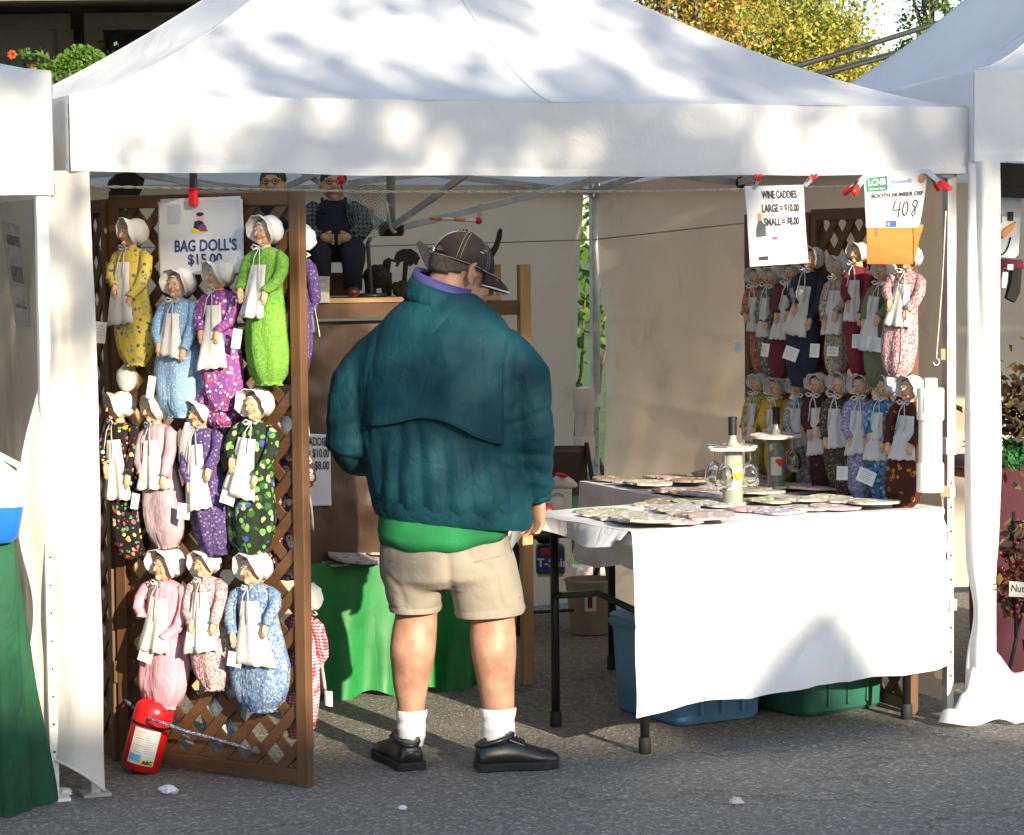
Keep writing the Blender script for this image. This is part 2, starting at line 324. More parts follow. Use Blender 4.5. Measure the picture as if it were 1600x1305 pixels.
# ------------------------------------------------------------------ pop-up tents
HT, HV, HA = 2.135, 1.905, 3.08
def make_tent(root, O, Ux, Vx, W, ht, hv, ha, cloth, legm, expo=1.5, frame_=True, legs=((0, 0), (1, 0), (1, 1), (0, 1)), seed=1, hubz=1.74, over=.045):
    def t(u, v, z): return O + Ux * u + Vx * v + Z * z
    C = t(W / 2, W / 2, ha)
    cor = [(-over, -over), (W + over, -over), (W + over, W + over), (-over, W + over)]
    for s in range(4):
        a = cor[s]; b = cor[(s + 1) % 4]
        def roof(x, y, a=a, b=b, s=s):
            q = y; pu = a[0] + (b[0] - a[0]) * x; pv = a[1] + (b[1] - a[1]) * x
            u = pu + (W / 2 - pu) * q; v = pv + (W / 2 - pv) * q
            em = expo - .12 + ((-.22 if s == 0 else .55) * math.sin(math.pi * x)); z = ht + (ha - ht) * (q ** em) - .05 * math.sin(math.pi * x) * math.sin(math.pi * min(1, q * 1.1)) * (1 - q)
            # soft pulls toward the corners and a light ripple
            z += .010 * nz3((u * 1.7 + s * 9, v * 1.7, seed)) * (1 - q) * min(1, q * 8) * math.sin(math.pi * x) + .004 * nz3((u * 7, v * 7, seed)) * math.sin(math.pi * x)
            return t(u, v, z)
        m = MB(); m.sheet(roof, 40, 26); m.build('roof_panel', cloth, root, True, True)
        nrm = (Vector((b[1] - a[1], -(b[0] - a[0]))).normalized())
        def val(x, y, a=a, b=b, s=s):
            pu = a[0] + (b[0] - a[0]) * x; pv = a[1] + (b[1] - a[1]) * x
            e = math.sin(math.pi * x) ** .4
            wob = (.020 * nz3((pu * 2.2, pv * 2.2, seed + 3)) + .010 * nz3((pu * 6, pv * 6 + y * 2, seed + 8)) * y + .016 * y * math.sin(x * 9 + s)) * e
            crease = .006 * nz3((x * 60 if x < .04 or x > .96 else x * 4, y * 14, seed)) * (1 if x < .05 or x > .95 else .4) * (math.sin(math.pi * x) > .01)
            z = ht - (ht - hv) * y - .012 * math.sin(math.pi * x) * y + .006 * nz3((pu * 3 + pv * 3, 4, seed)) * y * e
            if y > .999: z += .003
            d = wob + crease + .004
            return t(pu + nrm.x * d, pv + nrm.y * d, z)
        m = MB(); m.tube([roof(.5, q / 20) + Z * .002 for q in range(20)], (.003), 5); m.tube([roof(.004, q / 24) + Z * .003 for q in range(24)], .004, 5); m.build('seam', cloth, root, True, True)
        m = MB(); m.sheet(val, 70, 10); va = m.build('valance', cloth, root, True, True)
        m = MB(); m.sheet(lambda x, y: val(x, .90 + .1 * y) + (Ux * nrm.x + Vx * nrm.y) * .003, 60, 1); m.build('hem', cloth, va, True, True)
    for (a, b) in legs:
        p = t(a * W, b * W, 0)
        Rz = Matrix((Ux, Vx, Z)).transposed()
        m = MB(); m.box(p + Z * .8 + Ux * .0, (.028, .028, 1.6), Rz); lg = m.build('leg', legm, root, True, bevel=.003)
        m = MB(); m.box(p + Z * 1.52, (.037, .037, 1.16), Rz); m.build('upper_leg', legm, lg, True, bevel=.003)
        m = MB(); m.box(p + Z * .006, (.085, .085, .010), Rz); m.build('foot_plate', legm, lg, True)
        m = MB(); m.box(p + Z * .96, (.046, .046, .06), Rz); m.build('slider', WHITEP, lg, True, bevel=.004)
        for k in range(9):
            m = MB(); c = p + Z * (.15 + k * .085) - Vx * .0145; m.lathe([(.004, 0), (.004, .001)], 8, c, -Vx); m.build('hole', DARKM, lg, True)
    if not frame_: return
    hs = hv + .01; mid = [(W / 2, 0), (W, W / 2), (W / 2, W), (0, W / 2)]; cs = [(0, 0), (W, 0), (W, W), (0, W)]
    hub_lo = t(W / 2, W / 2, hubz); hub_hi = t(W / 2, W / 2, hubz + .33)
    def bar(a, b, off=0, n='truss_bar'):
        d = (b - a).normalized(); sd = d.cross(Z).normalized() * off
        m = MB(); m.bar(a + sd, b + sd, .013, .026); m.build(n, STEEL, root, True, bevel=.002)
    for s in range(4):
        a = cs[s]; b = cs[(s + 1) % 4]; mm = mid[s]
        inx = Vector((W / 2 - mm[0], W / 2 - mm[1])).normalized() * .03
        A0, A1 = t(a[0] + inx.x, a[1] + inx.y, hs), t(a[0] + inx.x, a[1] + inx.y, ht - .04)
        B0, B1 = t(b[0] + inx.x, b[1] + inx.y, hs), t(b[0] + inx.x, b[1] + inx.y, ht - .04)
        M0, M1 = t(mm[0] + inx.x, mm[1] + inx.y, hs + .005), t(mm[0] + inx.x, mm[1] + inx.y, ht - .06)
        bar(A0, M1, .01); bar(A1, M0, -.01); bar(B0, M1, .01); bar(B1, M0, -.01)
        bar(M0, hub_hi, .01); bar(M1, hub_lo, -.01)
        for J in (M0, M1):
            m = MB(); m.ball(J, (.022, .022, .026), 8, 6); m.build('joint', DARKM, root, True, True)
        for J in (A0, A1):
            m = MB(); m.box(J - Z * .0, (.06, .06, .045), Matrix((Ux, Vx, Z)).transposed()); m.build('corner_bracket', STEEL, root, True, bevel=.006)
    m = MB(); m.tube([hub_lo - Z * .01, C - Z * .03], .017, 8); m.build('centre_pole', STEEL, root, True, True)
    for hz in (hub_lo, hub_hi):
        m = MB(); m.lathe([(.045, -.025), (.05, -.01), (.05, .015), (.03, .03)], 12, hz); m.build('hub', DARKM, root, True, True, auto=30)
tent = thing('canopy_tent', 'white pop-up canopy tent over the doll booth in the middle, with dappled roof', 'tent', LF, YAW)
make_tent(tent, LF, U, V, TW, HT, HV, HA, CANVAS, STEEL)

# hanging walls of the main tent: back (stops short of the corner), right (seen from inside), left (seen from outside)
def back_wall(x, y):
    u = .05 + (TW - .115) * x; z = 1.95 * (1 - y) + .03 * y
    if x > .9: u -= .07 * (x - .9) / .1 * (math.sin(y * 2.4) * .45 + y * .55)
    d = .05 * nz3((u * 2.6, z * .6, 1.3)) + .022 * nz3((u * 6 + z * 1.5, z * .8, 5)) + .03 * math.sin(u * 11 + z) * y * .5
    return T(u, TW - .03 + d, z)
m = MB(); m.sheet(back_wall, 90, 60); m.build('back_wall', WALLC, tent, True, True)
def right_wall(x, y):
    v = .06 + (TW - .10) * x; z = (1.93 + .05 * math.sin(math.pi * x)) * (1 - y) + .05 * y
    pull = (1 - x) * 0 + x
    d = .030 * nz3((v * 1.8 - z * .9, z * .8, 2.3)) + .016 * nz3((v * 4.5 + z * 2.2, z * 2.0, 7)) + .012 * nz3((v * 2, z * 9, 3)) * .5
    d += .02 * math.exp(-((z - 1.33 - .03 * math.sin(v * 3)) / .02) ** 2) * .6 + .016 * math.exp(-((z - .88 - .04 * v) / .018) ** 2) * .7
    return T(TW + .015 + d, v, z)
m = MB(); m.sheet(right_wall, 80, 90); m.build('side_wall', WALLC, tent, True, True)
def left_wall(x, y):
    v = -.005 + (TW - .02) * x; z = 2.02 * (1 - y) + .06 * y
    d = .030 * nz3((v * 3.2 + z * .6, z * 1.3, 12.3)) + .018 * nz3((v * 7, z * 3.1, 17))
    z += .04 * math.sin(v * 5) * y
    return T(-.03 + d * min(1, x * 6), v, z)
m = MB(); m.sheet(left_wall, 80, 60); m.build('side_wall', WALLW, tent, True, True)
# loose flap of that wall hanging out at the front-left corner, with a wavy hem
def flap(x, y):
    z = 1.88 * (1 - y) + .03 + .10 * math.sin(x * 2.4) * y
    k = math.sin(y * 13 + 1) * .028 + .05 * y + .03 * nz3((y * 6, 2, 1))
    return T(.010 - x * (.13 + .06 * y) - k * x * min(1, y * 3), -.050 - .05 * math.sin(x * 3.1 + y * 2) * y + .05 * x - .022 * (1 + math.sin(x * 8 + y * 5)) * min(1, y * 4) - .02 * nz3((x * 3, y * 7, 5)), z)
m = MB(); m.sheet(flap, 16, 60); fo = m.build('wall_flap', WALLW, tent, True, True)
m = MB(); m.tube([flap(1, i / 60) for i in range(61)] + [flap(1 - i / 10, 1) for i in range(1, 11)], .005, 5); m.build('piping', WHITEC, fo, True, True)
# gripping tabs of tape holding the wall to the legs
for (u, v, z) in ((0, 0, 1.16), (0, 0, .62), (TW, 0, 1.28), (TW, 0, .80), (TW, 0, .40), (TW, TW, 1.30), (TW, TW, .98)):
    m = MB(); c = T(u, v, z); m.lathe([(.027, -.02), (.029, -.018), (.029, .018), (.027, .02)], 4, c); m.build('tape_tab', mat('masking_tape', (.62, .54, .36), .6, .1), tent, True)
# blue maker's patch on the outside of the left wall
pc = onu(97, 447, -.05); M_ = frame(pc - U * .012, -V, -U)
m = MB(); m.box(M_ @ Vector((0, 0, 0)), (.002, .20, .19), Matrix((U, V, Z)).transposed()); pp = m.build('clear_pocket', mat('clear_pocket', (.70, .69, .66), .25, .03, 5, .02), tent, True)
m = MB()
for k, (xx, yy, ww, hh, sh) in enumerate(((0, .045, .10, .03, .03), (-.02, .01, .05, .05, .03), (.03, .0, .05, .06, .03), (-.03, -.04, .06, .03, .03))):
    m.prism([M_ @ Vector((xx + a * ww / 2 + b * sh / 2, yy + b * hh / 2, .004)) for a, b in ((-1, -1), (1, -1), (1, 1), (-1, 1))], (0, 0, 0), -U * .001)
m.build('logo_print', mat('blue_print', (.03, .25, .60), .5, .2, 40, 0), pp, True)

# white rope strung between the front legs, and cords at the back
def cord(pts, r_, name, mt, label, cat, seg=0, twist=False):
    m = MB()
    if twist:
        P = []; 
        for i in range(len(pts) - 1):
            a, b = Vector(pts[i]), Vector(pts[i + 1]); k = max(2, int((b - a).length / .012)); P += [a.lerp(b, j / k) for j in range(k)]
        P.append(Vector(pts[-1]))
        for s in (0, math.pi):
            m.tube([p + Vector((0, math.cos(i * .9 + s), math.sin(i * .9 + s))) * r_ * .5 for i, p in enumerate(P)], r_ * .55, 5)
    else: m.tube(pts, r_, 6)
    o = m.build(name, mt, None, False, True, origin=pts[0]); return tag(o, label, cat)
cord([T(.03, .15, 1.868), T(1.0, .15, 1.850), T(2.0, .15, 1.852), T(TW - .03, .12, 1.874)], .005, 'rope', ROPEW, 'white twisted rope strung under the front valance between the tent legs', 'rope', twist=True)
cord([T(.05, TW - .09, 1.70), T(1.5, TW - .09, 1.672), T(TW - .05, TW - .07, 1.70)], .003, 'cord', mat('grey_cord', (.30, .27, .23), .8), 'thin grey cord strung across the back of the tent', 'cord')
cord([T(TW - .04, TW - .07, 1.70), T(TW - .05, 1.5, 1.755), T(TW - .05, .2, 1.80)], .003, 'cord', mat('grey_cord', (.30, .27, .23), .8), 'thin grey cord strung along the right wall towards the booth number sheet', 'cord')

# ------------------------------------------------------------------ neighbouring tents
NL = T(-3.15, -.02, 0)
lt = thing('canopy_tent', 'white pop-up tent cut off by the left edge beside the doll booth', 'tent', NL, YAW)
make_tent(lt, NL, U, V, 3.02, 2.20, 1.835, 3.1, CANVAS, WHITEP, frame_=False, legs=((1, 0), (1, 1)), seed=21, over=.03)
def lw(x, y):
    v = .25 + 2.7 * x; z = 1.9 * (1 - y) + .05 * y
    return NL + U * (2.93 + .03 * nz3((v * 3, z, 9))) + V * v + Z * z
m = MB(); m.sheet(lw, 40, 40); m.build('side_wall', WALLW, lt, True, True)
def lwb(x, y):
    u = .05 + 2.85 * x; z = 1.9 * (1 - y) + .05 * y
    return NL + V * (2.95 + .04 * nz3((u * 3, z, 19))) + U * u + Z * z
m = MB(); m.sheet(lwb, 40, 40); m.build('back_wall', WALLW, lt, True, True)
# clear bag edge hanging beside its leg
NR = T(TW + .10, -.06, 0); YR = .12; RU_ = Vector((math.cos(YR), math.sin(YR), 0)); RV_ = Vector((-math.sin(YR), math.cos(YR), 0))
rt = thing('canopy_tent', 'white peaked tent on the right whose corner leg is wrapped in cloth', 'tent', NR, YR)
make_tent(rt, NR, RU_, RV_, 3.05, 2.26, 1.945, 3.75, CANVAS, WHITEP, expo=1.55, frame_=False, legs=((0, 0), (1, 0), (0, 1)), seed=41, over=.05)
def rwb(x, y):
    u = .05 + 2.95 * x; z = 1.95 * (1 - y) + .05 * y
    return NR + RV_ * (2.98 + .04 * nz3((u * 3, z, 29))) + RU_ * u + Z * z
m = MB(); m.sheet(rwb, 40, 30); m.build('back_wall', WALLC, rt, True, True)
# rolled wall gathered round the corner leg and spilling on the asphalt
def wrap(x, y):
    a = x * 2 * math.pi; z = 1.95 * (1 - y) + .10 * y
    r_ = .050 + .012 * nz3((math.cos(a) * 1.5, math.sin(a) * 1.5, z * 1.6)) + .010 * math.sin(a * 5 + z * 3) + .010 * math.exp(-((z - .9) / .35) ** 2) - .03 * math.exp(-((z - .38) / .12) ** 2)
    return NR + U * (-.012 + r_ * 1.0 * math.cos(a)) + V * (-.02 + r_ * .9 * math.sin(a)) + Z * z
m = MB(); m.sheet(wrap, 40, 70); m.build('wrapped_wall', CANVAS, rt, True, True)
def spill(x, y):
    # skirt of cloth fanning out on the ground to the right
    a = -2.9 + 3.3 * x; r_ = .05 + y * (.16 + .30 * max(0, x) ** 2 + .05 * math.sin(x * 14))
    h = .17 * (1 - y) ** 1.6 + .035 * abs(nz3((x * 5, y * 4, 3))) * 2 + .012 + .06 * math.exp(-((x - .45) / .1) ** 2) * (1 - y)
    return NR + U * (.01 + r_ * math.cos(a) * 1.1) + V * (-.02 + r_ * math.sin(a) * .8) + Z * h
m = MB(); m.sheet(spill, 60, 24); m.build('spilled_wall', CANVAS, rt, True, True)
# ------------------------------------------------------------------ trees
def leaf(mb, p, s, r_, mi=0):
    a = Vector((r_.gauss(0, 1), r_.gauss(0, 1), r_.gauss(0, 1))).normalized(); b = a.orthogonal().normalized()
    q = Matrix.Rotation(r_.random() * 6.28, 3, a); b = q @ b; c = a.cross(b)
    mb.add([p - b * s * .5, p + c * s * .28 + a * s * .06, p + b * s * .5, p - c * s * .28 + a * s * .06], [(0, 1, 2, 3)], mi)
def clump(mb, c, rad, n, s, r_, nm=1):
    for i in range(n):
        d = Vector((r_.gauss(0, .5), r_.gauss(0, .5), r_.gauss(0, .42))) * rad
        leaf(mb, c + d, s * r_.uniform(.6, 1.3), r_, r_.randrange(nm))
BARK = mat('bark', (.09, .065, .045), .9, .35, 8, .9, 25, .03)
def leafm(name, c, tl=.4): return mat(name, c, .6, .3, 1.2, 0, tl=tl)
def limb(mb, a, b, r0, r1, r_, k=5, wob=.12):
    a = Vector(a); b = Vector(b); L = (b - a).length
    P = [a.lerp(b, i / k) + Vector((r_.uniform(-1, 1), r_.uniform(-1, 1), r_.uniform(-.5, 1))) * wob * L * .25 * math.sin(math.pi * i / k) for i in range(k + 1)]
    mb.tube(P, [r0 + (r1 - r0) * i / k for i in range(k + 1)], 7); return P
def tree(base, h, cr, label, mats, seed, nclump=130, per=55, ls=.13, group='trees behind the tents', name='autumn_tree'):
    r_ = random.Random(seed); base = Vector(base); t = thing(name, label, 'tree', base, 0, group)
    tr_ = MB(); top = base + Z * h * .62
    P = limb(tr_, base, top, h * .017, h * .007, r_, 7, .05); cen = base + Z * h * .62
    tips = []
    for i in range(15):
        s = P[2 + r_.randrange(5)]; a = r_.random() * 6.28; e = r_.uniform(.1, 1.2)
        b = cen + Vector((math.cos(a) * math.cos(e) * cr[0], math.sin(a) * math.cos(e) * cr[0], math.sin(e) * cr[1])) * r_.uniform(.6, .95)
        limb(tr_, s, b, h * .005, h * .0015, r_); tips.append(b)
    tr_.build('trunk', BARK, t, True, True)
    cm = MB()
    for i in range(nclump):
        a = r_.random() * 6.28; e = r_.uniform(-.9, 1.5); q = r_.random() ** .45
        lob = 1 + .22 * math.sin(a * 3 + seed) + .18 * math.sin(e * 5 + seed * 2)
        c = cen + Vector((math.cos(a) * math.cos(e) * cr[0], math.sin(a) * math.cos(e) * cr[0], math.sin(e) * cr[1])) * q * lob
        clump(cm, c, cr[0] * r_.uniform(.16, .30), per, ls, r_, len(mats))
    cm.build('crown', mats, t, True)
    return t
LY = leafm('yellow_leaf', (.36, .31, .045)); LO = leafm('ochre_leaf', (.34, .19, .04)); LG = leafm('olive_leaf', (.20, .24, .045)); LD = leafm('green_leaf', (.085, .15, .03))
for i, (px, Y, h, rr, ms, lb) in enumerate((
        (1035, 46, 10.5, (2.6, 3.2), (LO, LY, LO, LG), 'ochre brown autumn tree nearest the peak of the doll booth roof'),
        (1128, 48, 11.0, (2.3, 3.4), (LY, LY, LG, LG), 'bright yellow autumn tree above the slope of the tent roof'),
        (1226, 50, 9.4, (2.0, 2.9), (LG, LD, LG, LY), 'olive green autumn tree standing between the two tent roofs'),
        (1318, 48, 6.0, (1.8, 2.0), (LY, LG, LY), 'low yellow green tree behind the overhead cables'),
        (1462, 52, 9.5, (1.0, 2.9), (LD, LG, LD), 'dark green tree with thin crown beside the right tent peak'),
        (1175, 57, 9.2, (2.6, 2.6), (LG, LD, LO), 'far olive tree filling the gap behind the yellow one'),
        (1400, 54, 6.0, (1.7, 1.9), (LO, LG, LG), 'low rusty green tree under the small patch of sky'))):
    tree(dep(px, 395, Y) * 1 - Z * dep(px, 395, Y).z, h, rr, lb, ms, 100 + i, 120 if i != 4 else 50, 110, .105)
# low shrub seen through the gap behind the tent corner
sh = gnd(913, 470, 0.0); sp = dep(912, 395, 17.0); sp.z = 0
t = thing('leafy_shrub', 'leafy green shrub seen through the gap at the back corner of the tent', 'shrub', sp)
m = MB(); r_ = random.Random(5)
for i in range(95):
    c = sp + Vector((r_.uniform(-.8, .8), r_.uniform(-.4, .4), r_.uniform(.9, 2.7))); clump(m, c, .3, 26, .10, r_)
m.build('foliage', leafm('shrub_leaf', (.10, .20, .03)), t, True)
m = MB()
for i in range(6): limb(m, sp + Vector((r_.uniform(-.2, .2), r_.uniform(-.1, .1), 0)), sp + Vector((r_.uniform(-.6, .6), r_.uniform(-.3, .3), 1.4)), .02, .005, r_)
m.build('stem', BARK, t, True, True)

# overhead cables between poles out of view
def cable(a, b, r_, label, nm='overhead_cable'):
    P = [a.lerp(b, i / 24) - Z * .04 * math.sin(math.pi * i / 24) for i in range(25)]
    m = MB(); m.tube(P, r_, 6); tag(m.build(nm, mat('cable_black', (.02, .02, .022), .5), None, False, True, origin=a), label, 'cable')
cable(dep(1000, 172, 24), dep(1660, -28, 27), .028, 'upper thick black overhead cable in front of the yellow trees')
cable(dep(1000, 184, 24.4), dep(1660, 2, 27.4), .012, 'thin dark overhead wire between the two thick cables')
cable(dep(1000, 190, 23.5), dep(1660, 6, 26.5), .024, 'lower black overhead cable disappearing behind the right tent')

# ------------------------------------------------------------------ house with porch behind, top left
HB = Vector((-9.0, 17.4, 0))
hs_ = thing('porch_house', 'dark brown house with a deep white edged porch behind the left tents', 'house', HB)
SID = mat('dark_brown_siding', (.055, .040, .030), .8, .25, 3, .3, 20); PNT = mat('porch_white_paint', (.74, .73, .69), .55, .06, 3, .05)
FASZ = 3.43
m = MB()
for k in range(24): m.box((-6.9, 19.93 - .004 * (k % 2), .09 + k * .18), (10, .06, .176))
m.build('siding', SID, hs_, True)
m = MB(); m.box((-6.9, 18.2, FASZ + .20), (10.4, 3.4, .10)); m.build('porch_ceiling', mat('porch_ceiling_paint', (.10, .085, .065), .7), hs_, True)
m = MB(); m.box((-6.9, 16.48, FASZ + .16), (10.4, .05, .24)); m.build('fascia', PNT, hs_, True)
m = MB(); m.box((-6.9, 16.75, FASZ - .02), (10.2, .18, .20)); m.build('beam', mat('dark_beam', (.10, .085, .055), .75), hs_, True)
m = MB(); m.add([(-11.8, 16.3, FASZ + .30), (-1.6, 16.3, FASZ + .30), (-1.6, 21.5, 5.6), (-11.8, 21.5, 5.6)], [(0, 1, 2, 3)]); m.build('roof', mat('shingle_grey', (.12, .11, .10), .9, .3, 5, .5), hs_, True, solid=.06)
m = MB(); m.box((-6.9, 18.1, .22), (10, 3.3, .44)); m.build('porch_deck', mat('deck_grey', (.2, .19, .18), .8), hs_, True)
for i, px in enumerate((-120, 460)):
    b_ = dep(px, 395, 16.62); m = MB(); m.box((b_.x, 16.62, FASZ / 2 - .05), (.085, .085, FASZ - .1)); m.build('porch_post', PNT, hs_, True, bevel=.01)
# board shutter door at left
x0 = dep(-12, 100, 19.85).x; x1 = dep(92, 100, 19.85).x; zt = dep(50, 45, 19.85).z
m = MB(); m.box(((x0 + x1) / 2, 19.86, zt / 2), (x1 - x0, .03, zt)); dr = m.build('door', mat('grey_door', (.17, .165, .155), .7, .15, 4), hs_, True)
for k in range(4):
    xx = x0 + (x1 - x0) * (k + .5) / 4; m = MB(); m.box((xx, 19.83, zt / 2 - .12), ((x1 - x0) / 4 - .03, .03, zt - .26)); m.build('plank', mat('grey_door', (.17, .165, .155)), dr, True, bevel=.008)
m = MB(); m.box(((x0 + x1) / 2, 19.835, zt + .05), (x1 - x0 + .2, .05, .12)); m.box((x1 + .06, 19.835, zt / 2), (.12, .05, zt - .02)); m.build('door_casing', mat('grey_casing', (.13, .125, .115), .7), hs_, True)
# glazed door and its house number
gx0 = dep(168, 100, 19.85).x; gx1 = dep(298, 100, 19.85).x; gz = dep(200, 46, 19.85).z
m = MB()
for a, b in (((gx0 - .10, gz / 2), (.14, gz)), ((gx1 + .06, gz / 2), (.14, gz))): m.box((a[0], 19.84, a[1]), (b[0], .07, b[1]))
m.box(((gx0 + gx1) / 2, 19.842, gz + .06), (gx1 - gx0 + .34, .07, .13)); m.build('window_frame', mat('grey_casing', (.13, .125, .115), .7), hs_, True)
m = MB(); m.box(((gx0 + gx1) / 2, 19.87, gz / 2), (gx1 - gx0 - .04, .02, gz - .04)); m.build('pane', mat('dark_glass', (.012, .022, .022), .12, .3, 3, 0, spec=.6), hs_, True)
m = MB(); a_ = dep(250, 105, 19.85); m.box((a_.x + .05, 19.85, a_.z - .3), (.42, .015, .75)); m.build('curtain', mat('dark_red_curtain', (.06, .02, .016), .9, .4, 10), hs_, True)
n2 = dep(160, 75, 19.78); text_mb('2', .15, frame(n2, (1, 0, 0), (0, -1, 0)), .004).build('house_number', mat('number_black', (.02, .018, .016), .5), hs_, True)
m = MB(); b_ = dep(84, 395, 16.2); zn = dep(84, 150, 16.2).z; m.box((b_.x, 16.2, zn / 2), (.085, .085, zn)); m.box((b_.x + .30, 16.2, zn / 2), (.085, .085, zn)); m.box((b_.x + .15, 16.2, zn + .012), (.55, .16, .024)); m.build('porch_post', PNT, hs_, True, bevel=.01)
# flower basket in the sun in front of the porch
bc = dep(128, 110, 16.2)
hb = thing('flower_basket', 'basket of green foliage with orange trumpet flowers on a white stand before the porch', 'flower basket', bc - Z * .22)
m = MB(); m.lathe([(.05, -.24), (.12, -.20), (.17, -.10), (.18, -.06), (.17, -.06)], 16, bc); m.build('pot', mat('basket_brown', (.06, .05, .03), .9, .3, 30, .6), hb, True, True)
m = MB(); r_ = random.Random(3)
for i in range(1700):
    d = Vector((r_.gauss(0, 1), r_.gauss(0, 1), r_.gauss(0, 1))).normalized(); d.z = max(d.z, -.55)
    leaf(m, bc + Vector((d.x * .165, d.y * .16, d.z * .15 + .01)) * r_.uniform(.75, 1.03), .032, r_)
m.build('foliage_ball', leafm('fern_leaf', (.09, .19, .02)), hb, True)
m = MB(); fl = []
for (ax, az, L) in ((-1, .42, .30), (-1, -.15, .26), (-.8, -.6, .24), (1, .45, .36), (1, .15, .27), (.85, -.2, .30), (-.9, .1, .2)):
    P = [bc + Vector((ax * (.10 + L * k / 6), -.06 - .02 * k, az * L * k / 6 - .02 + .05 * math.sin(k * .6))) for k in range(7)]
    m.tube(P, .004, 5)
    for k, p in enumerate(P):
        for j in range(11): leaf(m, p + Vector((r_.gauss(0, .022), r_.gauss(0, .02), r_.gauss(0, .022))), .042, r_)
    fl.append(P[-1] if abs(az) < .5 else P[4])
m.build('trailing_stems', leafm('vine_leaf', (.07, .16, .02)), hb, True)
for i, p in enumerate(fl):
    f_ = MB()
    for j in range(7):
        a = j * .9; q = p + Vector((math.cos(a) * .009, -.03, math.sin(a) * .009)); f_.lathe([(.003, 0), (.006, .010), (.009, .022), (.005, .022)], 6, q, (math.cos(a) * .6, -.7, math.sin(a) * .6 + .2))
    f_.build('flower', mat('orange_petal', (.75, .11, .02), .6, .2, 30, 0, tl=.3), hb, True)

# ------------------------------------------------------------------ across the street, behind the viewer: a house added for its shade, and street trees that dapple the booth
hor = Vector((TOSUN.x, TOSUN.y, 0)); hor.normalize(); TAN = math.tan(R(SUN_EL)); side = Vector((-hor.y, hor.x, 0))
def up_sun(p, dist): return Vector(p) + hor * dist + Z * dist * TAN
SH0 = Vector((0, 8.22, 0))
rg = up_sun(SH0, 22); ang = 0.0
oh = thing('shade_house', 'unseen cream gabled house added across the street to shade the booth front', 'house', (rg.x, rg.y, 0))
RZ = rg.z; hw, hd = 12.0, 4.2; EZ = RZ - 2.4
cream = mat('cream_siding', (.55, .50, .40), .8, .08, 2, .1)
m = MB(); m.box((rg.x, rg.y, EZ / 2), (hw * 2, hd * 2, EZ)); m.add([(rg.x - hw, rg.y - hd, EZ), (rg.x - hw, rg.y + hd, EZ), (rg.x - hw, rg.y, RZ - .1), (rg.x + hw, rg.y - hd, EZ), (rg.x + hw, rg.y + hd, EZ), (rg.x + hw, rg.y, RZ - .1)], [(0, 1, 2), (3, 5, 4)]); m.build('wall', cream, oh, True)
m = MB()
for s in (-1, 1): m.add([(rg.x - hw - .4, rg.y, RZ), (rg.x + hw + .4, rg.y, RZ), (rg.x + hw + .4, rg.y + s * (hd + .4), EZ - .2), (rg.x - hw - .4, rg.y + s * (hd + .4), EZ - .2)], [(0, 1, 2, 3)])
rf = m.build('roof', mat('slate_roof', (.10, .10, .11), .8, .3, 3, .4), oh, True, solid=.1)
F0_ = gnd(984, 832, .745); F0_.z = 0
# thin gable added at the ridge, shaped to shade the foot of the white tablecloth
pk = up_sun(hit(1285, 935, F0_, V), 22)
m = MB(); gx = pk.x; gz_ = pk.z; dy_ = pk.y
m.add([(gx - .8, dy_ - .2, gz_ - .8), (gx + .8, dy_ - .2, gz_ - .8), (gx, dy_ - .2, gz_), (gx - .8, dy_ + .2, gz_ - .8), (gx + .8, dy_ + .2, gz_ - .8), (gx, dy_ + .2, gz_)], [(0, 1, 2), (3, 5, 4), (0, 2, 5, 3), (1, 4, 5, 2)]); m.build('shade_gable', cream, oh, True)
for k in range(6):
    for zz in (1.5, 3.6):
        m = MB(); m.box((rg.x - 9 + k * 3.6, rg.y + hd + .02, zz), (1.1, .06, 1.5)); wn = m.build('window', mat('dark_glass', (.012, .022, .022)), oh, True)
        m = MB()
        for s in (-1, 1): m.box((rg.x - 9 + k * 3.6 + s * .6, rg.y + hd + .05, zz), (.1, .06, 1.6)); m.box((rg.x - 9 + k * 3.6, rg.y + hd + .05, zz + s * .76), (1.1, .06, .1))
        m.build('window_frame', PNT, wn, True)
def street_tree(trunk_lat, dist, spots, label, seed):
    """spots: (lateral, target height at the booth, clump radius, leaves)"""
    r_ = random.Random(seed); ref = T(1.5, .3, 0); b0 = ref + hor * dist + side * trunk_lat; b0.z = 0
    t = thing('street_tree', label, 'tree', b0, 0, 'street trees across the road')
    tm = MB(); top = b0 + Z * 7.5; P = limb(tm, b0, top, .22, .09, r_, 8, .03); cm = MB()
    for i, (la, hz, cr_, n) in enumerate(spots):
        c = ref + side * la + hor * (dist + r_.uniform(-1.2, 1.2)); c.z = 0; c = Vector((c.x, c.y, hz + (c - ref).dot(hor) * TAN))
        clump(cm, c, cr_, n, .15, r_, 2)
        if i % 4 == 0: limb(tm, P[4 + r_.randrange(4)], c, .04, .008, r_)
    tm.build('trunk', BARK, t, True, True); cm.build('crown', (leafm('street_leaf', (.08, .12, .02)), leafm('street_leaf_dark', (.045, .085, .018))), t, True)
def spots(n, lat0, lat1, prof, seed):
    r_ = random.Random(seed); o = []
    while len(o) < n:
        la = r_.uniform(lat0, lat1); hz = r_.uniform(.1, 4.4)
        if r_.random() < prof(la, hz): o.append((la, hz, r_.uniform(.20, .38), r_.randrange(60, 95)))
    return o
def prof(la, hz):
    p = 1.0 if hz > 1.75 else (.45 if hz > .9 else .18)
    if hz < 1.5 and la > .1: p *= .5         # tablecloth is mostly in the sun
    if hz < 1.9 and la < -.9: p *= .55        # so are the dolls on the screen
    if -.8 < la < .15 and .5 < hz < 1.8: p = .85   # his jacket is mostly shaded
    return p
